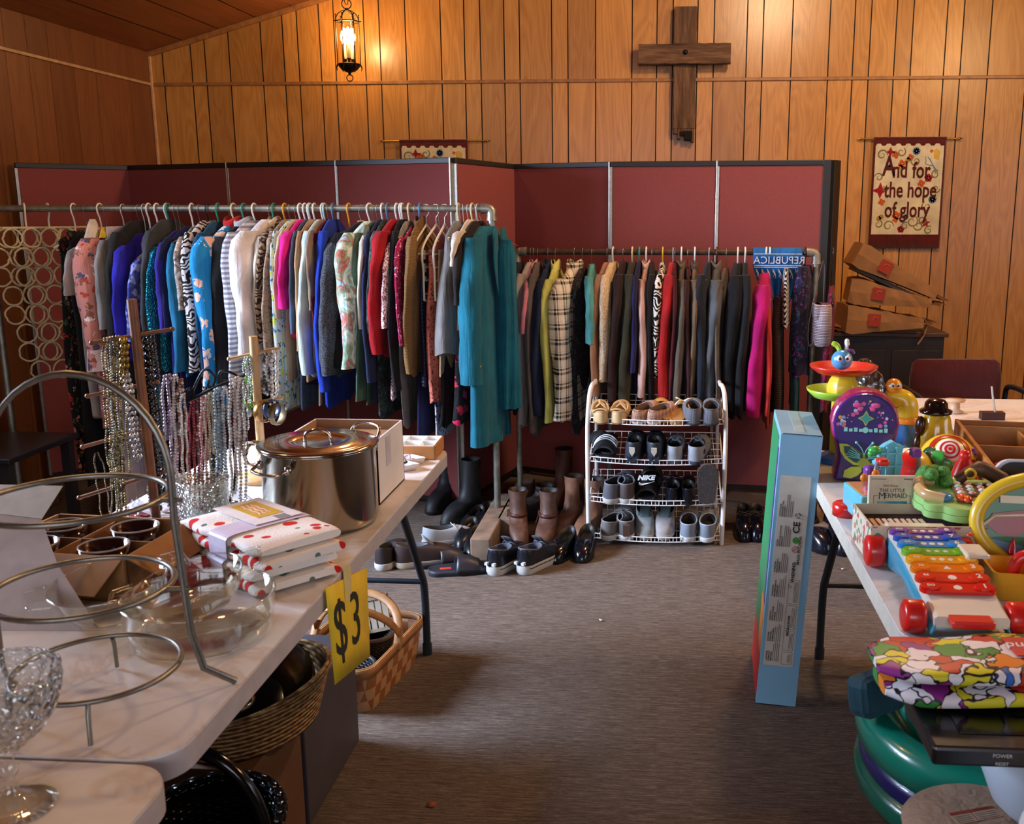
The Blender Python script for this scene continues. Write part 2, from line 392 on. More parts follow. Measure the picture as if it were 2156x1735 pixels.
b = B(); b.box(XL + .001, XL + .02, YB - .02, YB - .001, .02, 2.62); struct(b.obj('trim_3', P('d9a878', .35, 0, .12, 20), bevel=.004))
b = B()
for (x0, x1) in ((XL, .35), (.35, XR)):
    z0, z1 = ceil_z(x0), ceil_z(x1); d = .035
    b.rings([[(x0, YB - .022, z0 - d), (x0, YB - .001, z0 - d), (x0, YB - .001, z0 - .001), (x0, YB - .022, z0 - .001)], [(x1, YB - .022, z1 - d), (x1, YB - .001, z1 - d), (x1, YB - .001, z1 - .001), (x1, YB - .022, z1 - .001)]], smooth=False)
struct(b.obj('trim_4', trimm))
# side windows the daylight comes from, and the frame at the rear bounce fill
def window(name, M, W, H):
    fr = B(); fr.M = M
    for s_ in (-1, 1):
        fr.box(s_ * W / 2 - .03, s_ * W / 2 + .03, -.03, .03, -H / 2, H / 2); fr.box(-W / 2, W / 2, -.03, .03, s_ * H / 2 - .03, s_ * H / 2 + .03)
    fr.box(-.015, .015, -.02, .02, -H / 2, H / 2); fr.box(-W / 2, W / 2, -.02, .02, -.015, .015)
    o = struct(fr.obj(name, P('d8cdb8', .4)))
    p = B(); p.M = M; p.box(-W / 2, W / 2, -.006, .006, -H / 2, H / 2); p.obj('window_pane', glass('window_glass'), o)
window('window_1', Matrix.Translation((XL + .05, 3.2, 1.6)) @ Matrix.Rotation(PI / 2, 4, 'Z'), 1.7, 1.4)
window('window_2', Matrix.Translation((XR - .05, 1.6, 1.6)) @ Matrix.Rotation(PI / 2, 4, 'Z'), 2.7, 1.3)
window('window_3', Matrix.Translation((-.2, YR + .05, 1.9)), 3.7, 1.4)

# ============================================================ THINGS ON AND BY THE BACK WALL
iron = P('2e241c', .45, .7, .2, 40); brass = P('b89448', .3, .9)
bulb_m = emit('lit_bulb', 'ffdfae', 90.0); candle_m = P('d8c39a', .5)
def lantern(loc, label, power):
    t = thing('hanging_lantern', label, 'lantern', loc, .35)
    zc = ceil_z(loc[0]) - loc[2]
    b = B()
    for k in range(int((zc - .47) / .035)):
        z = .47 + .035 * k + .02; a = k % 2 * PI / 2
        b.tube([(.011 * math.cos(q) * math.cos(a), .011 * math.cos(q) * math.sin(a), z + .024 * math.sin(q)) for q in [2 * PI * i / 10 for i in range(10)]], .0028, 5, True)
    b.obj('chain', iron, t)
    b = B(); b.tube([(.03 * math.cos(q), 0, .47 + .03 * math.sin(q)) for q in [2 * PI * i / 16 for i in range(16)]], .0035, 6, True); b.tube([(0, 0, .43), (0, 0, .445)], .012, 8); b.obj('top_loop', iron, t)
    b = B()
    for k in range(6):
        a = k * PI / 3; ca, sa = math.cos(a), math.sin(a)
        b.tube([(.072 * ca, .072 * sa, .09), (.072 * ca, .072 * sa, .37)], .0035, 6)
        pr = [(.072, .36), (.07, .385), (.055, .41), (.03, .427), (0, .435)]
        b.tube([(r * ca, r * sa, z) for r, z in pr], .004, 6)
        b.tube([(.072 * ca, .072 * sa, .365), (.072 * ca, .072 * sa, .40)], [.004, .002], 6); b.ball((.072 * ca, .072 * sa, .404), .005, 6)
        b.tube([(.06 * ca, .06 * sa, .365), (.088 * ca, .088 * sa, .367)], .004, 6)
        b.tube([(.072 * ca, .072 * sa, .1), (.08 * ca, .08 * sa, .08), (.076 * ca, .076 * sa, .06)], [.005, .004, .002], 6)
    b.tube([(.072 * math.cos(q), .072 * math.sin(q), .362) for q in [2 * PI * i / 24 for i in range(24)]], .004, 6, True)
    b.tube([(.072 * math.cos(q), .072 * math.sin(q), .1) for q in [2 * PI * i / 24 for i in range(24)]], .004, 6, True)
    b.obj('cage', iron, t)
    b = B(); b.lathe([(.07, .1), (.066, .085), (.05, .066), (.028, .055), (.01, .05), (.008, .04), (.0, .038)], n=20); b.obj('bottom_bowl', iron, t)
    b = B(); b.tube([(.02 * math.cos(q), 0, .017 + .02 * math.sin(q)) for q in [2 * PI * i / 16 for i in range(16)]], .0032, 6, True); b.obj('pull_ring', iron, t)
    b = B(); b.lathe([(.066, .1), (.067, .36)], n=24); b.obj('glass_cylinder', glass('lantern_glass', 'fff6e4', .8), t)
    for k in range(3):
        a = k * 2 * PI / 3 + .5; x, y = .028 * math.cos(a), .028 * math.sin(a)
        b = B(); b.lathe([(.014, .1), (.016, .105), (.009, .112), (.01, .13), (.017, .135), (.0, .137)], (x, y, 0), 12); b.obj('candle_cup', iron, t)
        b = B(); b.lathe([(.0095, .135), (.0095, .235), (.0, .236)], (x, y, 0), 12); b.obj('candle_sleeve', candle_m, t)
        b = B(); b.lathe([(.008, .236), (.02, .25), (.024, .272), (.018, .298), (.006, .322), (0, .328)], (x, y, 0), 12); b.obj('bulb', bulb_m, t)
    L = light('POINT', 'lantern_light', (0, 0, .3), power, 'ffc07a', .03); L.parent = t
    return t
lp = atY(737, 170, 6.6)
lantern((lp.x, 6.6, lp.z), 'lit wrought iron lantern hanging by the back wall left of the wooden cross', 15)

# rough wooden cross of two lapped beams
cw = N('weathered_beam'); v = cw.co((14, 14, 2.2)); n = cw.noise(v, 1.5, 4, .6); n2 = cw.noise(cw.co((90, 90, 6)), 1, 3, .7)
cc = cw.ramp(cw.math('ADD', cw.math('MULTIPLY', n, .6), cw.math('MULTIPLY', n2, .4)), [(.3, '32211a'), (.48, '5b4232'), (.6, '775a45'), (.75, '8c7059')])
cw.bump(n2, .6, .01); crossm = cw.fin(cc, .85)
cwh = N('weathered_beam_cross'); v = cwh.co((2.2, 14, 14)); n = cwh.noise(v, 1.5, 4, .6); n2 = cwh.noise(cwh.co((6, 90, 90)), 1, 3, .7)
cc = cwh.ramp(cwh.math('ADD', cwh.math('MULTIPLY', n, .6), cwh.math('MULTIPLY', n2, .4)), [(.3, '32211a'), (.48, '5b4232'), (.6, '775a45'), (.75, '8c7059')])
cwh.bump(n2, .6, .01); crossmh = cwh.fin(cc, .85)
t = thing('wooden_cross', 'large weathered wooden cross on the panelled back wall', 'cross', (.12, YB - .001, 1.993))
def rough_beam(b, x0, x1, y0, y1, z0, z1, axis, seed, chip=0):
    random.seed(seed); rs = []; K = 14
    for i in range(K + 1):
        q = i / K; j = lambda: random.uniform(-.0035, .0035)
        if axis == 'z':
            z = z0 + (z1 - z0) * q; rs.append([(x0 + j(), y0 + j(), z), (x1 + j(), y0 + j(), z), (x1 + j(), y1, z), (x0 + j(), y1, z)])
        else:
            x = x0 + (x1 - x0) * q; rs.append([(x, y0 + j(), z0 + j()), (x, y1, z0 + j()), (x, y1, z1 + j()), (x, y0 + j(), z1 + j())])
    b.rings(rs, smooth=False)
b = B(); rough_beam(b, -.075, .073, -.075, 0, .09, .864, 'z', 1)
# splintered foot: uneven stubs of the rotten end
for (x0, x1, zz) in ((-.073, -.045, .055), (-.045, -.022, .02), (-.022, .0, .07), (.0, .022, .035), (.022, .048, .012), (.048, .07, .0)):
    b.box(x0, x1, -.07, -.004, zz, .1)
b.obj('upright_beam', crossm, t, bevel=.004, seg=1)
b = B(); b.box(.0, .058, -.077, -.05, .01, .075); b.box(-.03, .01, -.078, -.06, .04, .07); b.obj('rotten_end', P('14100d', .95, 0, .5, 60, 1.0, 80), t, bevel=.012)
b = B(); rough_beam(b, -.31, .298, -.125, -.06, .497, .626, 'x', 2); b.obj('cross_beam', crossmh, t, bevel=.004, seg=1)
b = B(); b.lathe([(.016, 0), (.016, .006), (.008, .01), (0, .011)], n=10); o = b.obj('bolt', P('171513', .5, .6), t, loc=(.0, -.127, .57), rot=(PI / 2, 0, 0))

# embroidered banners on brass rods
velvet = fabric('5a1414', .95, .5); cream = fabric('e2d6b4', .95)
def blossom(b, x, z, r, k=5, y=-.0095):
    for i in range(k):
        a = i * 2 * PI / k + .3
        px, pz = x + .55 * r * math.cos(a), z + .55 * r * math.sin(a)
        b.add([(px + .48 * r * math.cos(q), y, pz + .48 * r * math.sin(q)) for q in [2 * PI * j / 7 for j in range(7)]], [tuple(range(7))[::-1]], False)
def star4(b, x, z, r, k=4, y=-.0095, inner=.42):
    pts = []
    for i in range(2 * k):
        a = PI / 2 + i * PI / k; q = r if i % 2 == 0 else r * inner; pts.append((x + q * math.cos(a), y, z + q * math.sin(a)))
    n = len(pts); b.add([(x, y, z)] + pts, [(0, 1 + (i + 1) % n, 1 + i) for i in range(n)], False)
def curl(b, x, z, r, s=1, y=-.0095, turn=1.6, ph=0, w=.0032):
    P_ = []
    for i in range(19):
        q = i / 18; a = ph + s * turn * 2 * PI * q * .75; rr = r * (1 - .75 * q)
        P_.append((x + rr * math.cos(a), y, z + rr * math.sin(a)))
    b.tube(P_, [w * (.5 + 1.0 * math.sin(PI * min(1, .15 + q / 18))) for q in range(19)], 5, flat=.3)
def banner(px0, px1, ptop, rodx0, rodx1, label, hgt, text):
    a = atY(px0, ptop, YB - .03); c = atY(px1, ptop, YB - .03); W = c.x - a.x; cx_ = (a.x + c.x) / 2; zt = a.z
    t = thing('embroidered_banner', label, 'wall hanging', (cx_, YB - .03, zt - hgt))
    b = B(); r0 = atY(rodx0, ptop, YB - .03).x - cx_; r1 = atY(rodx1, ptop, YB - .03).x - cx_
    b.tube([(r0, .005, hgt - .004), (r1, .005, hgt - .004)], .0055, 8)
    for q, s_ in ((r0, -1), (r1, 1)):
        b.ball((q, .005, hgt - .004), .009, 8); b.tube([(q + s_ * .004, .005, hgt - .004), (q + s_ * .022, .005, hgt - .002)], [.006, .003], 6)
        b.tube([(q - s_ * .03, .005, hgt - .004), (q - s_ * .03, .029, hgt - .004)], .004, 6)
    b.obj('brass_rod', brass, t)
    b = B()   # velvet backing with scalloped top edge and fringed lower edge
    top = []; n = 44
    g_ = [[(-W / 2 + W * i / n, -.001 + .0015 * math.sin(i * .9), hgt - (hgt) * j / 14 - (0 if j < 14 else .012 * abs(math.sin(i * 1.3)))) for i in range(n + 1)] for j in range(15)]
    b.grid(g_); b.obj('velvet_backing', velvet, t, solid=.004)
    b = B(); b.tube([(-W / 2, .003, hgt - .004), (W / 2, .003, hgt - .004)], .012, 8); b.obj('rod_sleeve', velvet, t)
    m = .014; zt_ = hgt - .05; zb_ = .085
    b = B(); n = 42; pts = [(-W / 2 + m + (W - 2 * m) * i / n, zt_ + (.014 if (i % 6) in (1, 2, 3) else .0) ) for i in range(n + 1)]
    poly = [(-W / 2 + m, zb_), (W / 2 - m, zb_)] + pts[::-1]
    k = len(poly); b.add([(x, -.0075, z) for x, z in poly] + [(x, -.003, z) for x, z in poly], [tuple(range(k))] + [((i + 1) % k, i, k + i, k + (i + 1) % k) for i in range(k)], False)
    b.obj('linen_field', cream, t)
    H = zt_ - zb_; X = lambda u: -W / 2 + m + (W - 2 * m) * u; Z_ = lambda q: zb_ + H * q
    em = {'r': fabric('a3202a'), 'o': fabric('d4622c'), 'b': fabric('6f8fae'), 'y': fabric('dcb455'), 'g': fabric('8a8257')}
    L = {'r': B(), 'o': B(), 'b': B(), 'y': B(), 'g': B()}
    for (u, q, s_) in ((.22, .93, .035), (.1, .5, .055), (.8, .13, .035)): star4(L['r'], X(u), Z_(q), s_, 4 if q > .2 else 5)
    for (u, q, s_) in ((.44, .06, .025), (.8, .64, .028)): blossom(L['r'], X(u), Z_(q), s_)
    for (u, q, s_) in ((.3, .9, .026), (.4, .8, .028), (.52, .87, .024), (.7, .58, .026), (.13, .37, .024), (.36, .22, .03), (.35, .17, .022), (.82, .94, .012)): blossom(L['o'], X(u), Z_(q), s_, 4)
    for (u, q, s_) in ((.6, .94, .026), (.22, .76, .022), (.88, .4, .028), (.5, .2, .02)): blossom(L['b'], X(u), Z_(q), s_, 7)
    for (u, q) in ((.38, .76), (.48, .84), (.14, .2), (.1, .18)): blossom(L['y'], X(u), Z_(q), .02)
    L['y'].add([(X(.86), -.0095, Z_(.86)), (X(.93), -.0095, Z_(.84)), (X(.95), -.0095, Z_(.93)), (X(.9), -.0095, Z_(.97)), (X(.85), -.0095, Z_(.95))], [(0, 1, 2, 3, 4)], False)
    for (x0, q0, x1, q1) in ((.74, .8, .86, .78), (.77, .88, .93, .7), (.8, .86, .9, .7), (.74, .88, .74, .8)): L['b'].tube([(X(x0), -.0095, Z_(q0)), (X((x0 + x1) / 2) + .004, -.0095, Z_((q0 + q1) / 2) - .006), (X(x1), -.0095, Z_(q1))], .0028, 5, flat=.3)
    for (u, q, r, s_, ph) in ((.1, .9, .036, 1, 0), (.38, .93, .03, -1, 1), (.6, .83, .036, 1, 2), (.07, .65, .03, -1, 3), (.9, .68, .03, 1, 1), (.92, .52, .028, -1, 0), (.8, .32, .034, 1, 2), (.6, .15, .04, -1, 1), (.7, .1, .034, 1, 3), (.25, .1, .036, 1, 0), (.1, .12, .03, -1, 2), (.5, .1, .025, 1, 1), (.75, .17, .03, -1, 0), (.85, .05, .03, 1, 1), (.18, .52, .02, 1, 2)):
        curl(L['g'], X(u), Z_(q), r, s_, ph=ph)
    eb = B()
    for mi_, k_ in enumerate('robyg'):
        q_ = L[k_]; eb.mi = mi_; eb.add(q_.v, q_.f, False)
    eb.obj('embroidery_pattern', [em[k_] for k_ in 'robyg'], t)
    if text:
        parts = []; tm = fabric('5b1f20')
        for s_, q, dx, sz in (('A', .765, -.13, .19), ('nd', .725, -.055, .15), ('for', .72, .085, .15), ('the hope', .50, .02, .145), ('of glory', .275, .005, .145)):
            M = Matrix.Translation((dx, -.011, Z_(q))) @ Matrix.Rotation(PI / 2, 4, 'X')
            parts.append(lettering(s_, sz, tm, None, 'x', M, shear=.0, sx=.66, font_off=.0022, ext=.001))
        join_meshes('stitched_lettering', parts, t)
    return t
banner(1840, 1993, 291, 1812, 2021, 'cream and maroon banner reading And for the hope of glory', .72, True)
banner(841, 984, 296, 806, 1025, 'embroidered banner mostly hidden behind the partition, only its flowered top edge showing', .72, False)
# ============================================================ FOLDING PARTITION
maroon = P('85403e', .95, 0, .04, 120, .3, 500); alu = P('b9b6ad', .35, .85, .1, 60); blackrail = P('1d1a19', .45)
HP = 1.80
dp = [(-3.56, 5.34), (-3.13, 5.74), (-2.39, 5.43), (-1.71, 5.22), (-1.05, 4.97), (-.865, 5.72), (-.29, 5.47), (.277, 5.40), (.855, 5.34)]
t = thing('folding_partition', 'maroon fabric folding room divider standing zigzag behind both clothes racks', 'room divider', (0, 5.3, 0))
for i, ((x0, y0), (x1, y1)) in enumerate(zip(dp, dp[1:])):
    a = Vector((x0, y0 - 5.3, 0)); c = Vector((x1, y1 - 5.3, 0)); d = c - a; L = d.length; M = Matrix.Translation(a) @ Matrix.Rotation(math.atan2(d.y, d.x), 4, 'Z')
    b = B(); b.M = M; b.box(.008, L - .008, -.018, .018, .04, HP - .025); pn = b.obj('panel', maroon, t, bevel=.004)
    b = B(); b.M = M; b.box(.0, L, -.022, .022, HP - .028, HP); b.obj('top_rail', blackrail, pn, bevel=.003)
    b = B(); b.M = M; b.box(.0, L, -.022, .022, .02, .045); b.obj('bottom_rail', blackrail, pn)
    if i < 7 or True:
        b = B(); b.M = M; b.box(-.006, .009, -.023, .023, .03, HP - .028); b.obj('edge_strip', alu, pn, bevel=.002)
    b = B(); b.M = M; b.box(L - .04 if i == 7 else L - .008, L, -.024, .024, .03, HP); b.obj('end_frame' if i == 7 else 'edge_strip', blackrail if i == 7 else alu, pn, bevel=.002)
    b = B(); b.M = M; b.box(.03, .07, -.12, .12, .0, .02); b.obj('foot', blackrail, pn, bevel=.004)
b = B(); b.M = Matrix.Translation((.855, .04, 0)) @ Matrix.Rotation(R(60), 4, 'Z'); b.box(.005, .09, -.02, .02, .02, HP); b.obj('folded_end_panel', blackrail, t, bevel=.003)

# ============================================================ PIPE RACKS
galv = P('a5a69a', .42, .75, .2, 25); ironp = P('5a4637', .6, .6, .35, 40); galv2 = P('9d9787', .5, .6, .2, 25)
YL, ZL = 4.65, 1.553; YRK, ZRK = 4.95, 1.343
def elbow(b, x, y, z, s, r=.021):
    b.tube([(x - s * .05, y, z), (x - s * .02, y, z), (x - s * .006, y, z - .004), (x, y, z - .012), (x, y, z - .03), (x, y, z - .055)], [r + .003, r, r, r, r, r + .003], 12)
def rack(name, label, x0, x1, y, z, rodm, postm, elm, r, zdir):
    t = thing(name, label, 'clothes rack', (0, y, 0))
    b = B(); b.tube([(x0 + .02, 0, z + zdir * (x0 - x1) * .5), (x1 - .02, 0, z)], r, 14); b.obj('rail', rodm, t)
    for x, s, zz in ((x0, -1, z + zdir * (x0 - x1) * .5), (x1, 1, z)):
        b = B(); b.tube([(x, 0, .1), (x, 0, zz - .02)], r, 14); b.obj('post', postm, t)
        b = B(); elbow(b, x, 0, zz, s, r + .006); b.obj('elbow', elm, t)
        b = B(); b.box(x - .045, x + .045, -.48, .25, .0, .105); b.obj('foot_beam', P('8a715c', .85, 0, .3, 12), t, bevel=.006)
    return t
rack('pipe_clothes_rack', 'grey galvanised pipe rack on timber feet carrying the long row of clothes', -3.27, -.805, YL, ZL, galv, galv, galv, .0165, 0)
rack('pipe_clothes_rack', 'rusty brown pipe rack in front of the right partition panels', -.735, .742, YRK, ZRK, ironp, galv2, galv2, .015, 0)

# ============================================================ GARMENTS
def garment(spec, Yr, Zr, idx, grp):
    (xc, wpx, yt, ys, yb, mat, label, name, cat) = spec[:9]; o = spec[9] if len(spec) > 9 else {}
    rnd = random.Random(idx * 7 + int(xc)); hw = o.get('hw', .20); rz = R(o.get('rz', rnd.uniform(-11, 1)))
    Yn = Yr - hw * math.cos(rz); p = atY(xc, yt, Yn); X = p.x - math.sin(rz) * hw
    oz = min(p.z + .07, Zr - (.075 if o.get('collar') else .05)); th = max(.012, wpx / 2 * Yn / FPX * .92)
    L = oz - atY(xc, yb, Yn).z; ph = rnd.uniform(0, 6); kind = o.get('kind', 'top'); flare = o.get('flare', 1.0)
    n = 32; body = B(); rs = []
    K = 18
    for k in range(K + 1):
        q = k / K
        if kind in ('skirt', 'pants'): z = -L * q; prof = [(0, .12), (.06, .14), (.3, .17), (1, .19)]; tt = .6 + .4 * q; wv = [a for a in prof]
        else: z = -L * (q ** 1.5)
        if kind in ('skirt', 'pants'):
            wd = .13 + (.06 + .08 * (flare - 1)) * q
        elif kind == 'tank':
            wd = .06 + (.1 * min(1, -z / .05)) if z > -.05 else .16 - .02 * math.sin(min(1, (-z - .05) / .2) * PI) + .03 * q * flare
        else:
            wd = hw * (.30 + .68 * min(1, (-z / .075)) ** .8) if z > -.075 else hw * (.98 - .1 * min(1, (-z - .075) / .2) + (.12 * flare) * q)
        tk = th * (.55 + .45 * min(1, -z / .1)) * (1 + (flare - 1) * .5 * q)
        amp = .10 + .33 * min(1, -z / .6)
        sway = .010 * math.sin(z * 6 + ph) * min(1, -z * 3)
        ring = []
        for j in range(n):
            a = 2 * PI * j / n
            f = 1 + amp * math.sin(a * 5 + ph + z * 2.5) * .6 + amp * .5 * math.sin(a * 3 - ph * 2 + z * 5)
            ca, sa = math.cos(a), math.sin(a)
            ring.append((tk * abs(ca) ** .8 * (1 if ca > 0 else -1) * f + sway, wd * sa * (1 + .04 * amp * math.sin(a * 7 + ph)), z + (.012 * math.sin(a * 4 + ph) * q if k == K else 0)))
        rs.append(ring)
    body.rings(rs, cap=False)
    body.add(rs[-1], [tuple(range(n))], False)
    body.add(rs[0], [tuple(range(n))[::-1]], False)
    root = body.obj(name.replace('_top', '_pullover'), mat)
    root.location = (X, Yr, oz); root.rotation_euler = (0, 0, rz)
    tag(root, label, cat, grp)
    if ys:
        Ls = oz - atY(xc, ys, Yn).z
        for s in (-1, 1):
            b = B(); rs = []; K = 14; m = 16; out = rnd.uniform(.015, .05)
            for k in range(K + 1):
                q = k / K; z = -.05 - (Ls - .05) * q
                y = s * (hw * .80 + hw * .2 * min(1, q * 4) + out * q - (.03 * max(0, q - .6)))
                rx = th * (1.06 - .22 * q) * (.75 if k == 0 else 1); ry = (.062 - .012 * q) * o.get('fat', 1.0) * (.6 if k == 0 else 1)
                if k == K: rx *= 1.03
                ring = []
                for j in range(m):
                    a = 2 * PI * j / m; f = 1 + .10 * math.sin(a * 3 + ph + q * 7) + .05 * math.sin(q * 22 + a + ph)
                    ring.append((rx * math.cos(a) * f + .010 * math.sin(z * 7 + ph + s), y + ry * math.sin(a) * f, z + .35 * (y * s - hw) * .0))
                rs.append(ring)
            b.rings(rs, cap=True); b.obj('sleeve', o.get('smat', mat), root)
            if o.get('cuff'):
                c = rs[-2]; b = B(); b.rings([[(x * 1.07, y, z + .01) for x, y, z in rs[-3]], [(x * 1.07, y, z - .004) for x, y, z in rs[-1]]]); b.obj('cuff', o['cuff'], root)
    if o.get('collar'):
        b = B(); r = .07
        rs = []
        for (q, z) in ((1.0, -.025), (1.05, .018), (.9, .03), (.8, .0)):
            rs.append([(max(.02, th * .8) * q * math.cos(2 * PI * j / 20), r * q * math.sin(2 * PI * j / 20), z + .012 * math.cos(2 * PI * j / 20 * 2)) for j in range(20)])
        b.rings(rs, cap=False); b.obj('collar', o['collar'], root)
    if o.get('waist'):
        b = B(); b.rings([[(x * 1.05, y * 1.04, .004) for x, y, z in body_r(.03, th, .13, n)], [(x * 1.05, y * 1.04, -.035) for x, y, z in body_r(.03, th, .133, n)]]); b.obj('waistband', o['waist'], root)
    # its hanger, hooked over the rail
    hk = o.get('hang', 'wire' if rnd.random() < .45 else 'white')
    HM = {'wire': (.0014, P('a8a39a', .3, .9)), 'white': (.0042, plastic('e9e6dc')), 'green': (.0042, plastic('1f8f78')), 'yellow': (.0042, plastic('e0a02c')), 'cream': (.0042, plastic('d9cfa0')), 'brown': (.0042, plastic('4a3226')), 'blue': (.0042, plastic('4b7fa6')), 'black': (.0042, plastic('1b1a1c')), 'clear': (.002, plastic('cfd2cf')), 'wood': (.0028, P('b98a55', .5)), 'aqua': (.0042, plastic('b7d8d0'))}
    if hk == 'none': return root
    r, hm = HM[hk]; hz = Zr - oz; rr = .0195 + r
    b = B()
    pts = [(0, 0, -.03), (0, 0, max(0, hz - .075)), (0, -.006, hz - .045), (0, -rr * .9, hz - .014)] + [(0, -rr * math.cos(a), hz + rr * math.sin(a)) for a in (0.15, .5, .9, 1.3, 1.7, 2.1, 2.6, 3.1)]
    b.tube(pts, r * (.55 if hk == 'wood' else 1), 7)
    w_ = min(.19, hw * .93) if kind not in ('skirt', 'pants') else .11
    dz = -.075 if kind not in ('skirt', 'pants') else -.015
    b.tube([(0, -w_, dz), (0, -w_ * .4, dz * .4 - .012), (0, 0, -.022), (0, w_ * .4, dz * .4 - .012), (0, w_, dz), (0, w_ * .9, dz - .012), (0, -w_ * .9, dz - .012)], r if hk != 'wood' else .006, 7, True)
    h = b.obj('coat_hanger', hm); h.location = (X, Yr, oz); h.rotation_euler = (0, 0, rz * .6)
    cn = {'wire': 'thin wire', 'white': 'white plastic', 'green': 'green plastic', 'yellow': 'yellow plastic', 'cream': 'cream plastic', 'brown': 'brown plastic', 'blue': 'blue plastic', 'black': 'black plastic', 'clear': 'clear plastic', 'wood': 'wooden', 'aqua': 'pale aqua plastic'}[hk]
    words = label.split()
    tag(h, (cn + ' hanger holding the ' + ' '.join(words))[:400] if len(words) <= 12 else cn + ' hanger holding the ' + ' '.join(words[:12]), 'coat hanger', 'coat hangers on the ' + grp.split(' on the ')[1])
    return root
def body_r(t0, th, wd, n): return [(th * math.cos(2 * PI * j / n), wd * math.sin(2 * PI * j / n), 0) for j in range(n)]
F_ = fabric
fl = lambda base, *c, sc=1.0, s=0.0: patt('flower', (base,) + c, sc, seed=s)
SH = 'shirt'; BL = 'blouse'; JK = 'jacket'; SW = 'sweater'; DR = 'dress'; TR = 'trousers'; SK = 'skirt'
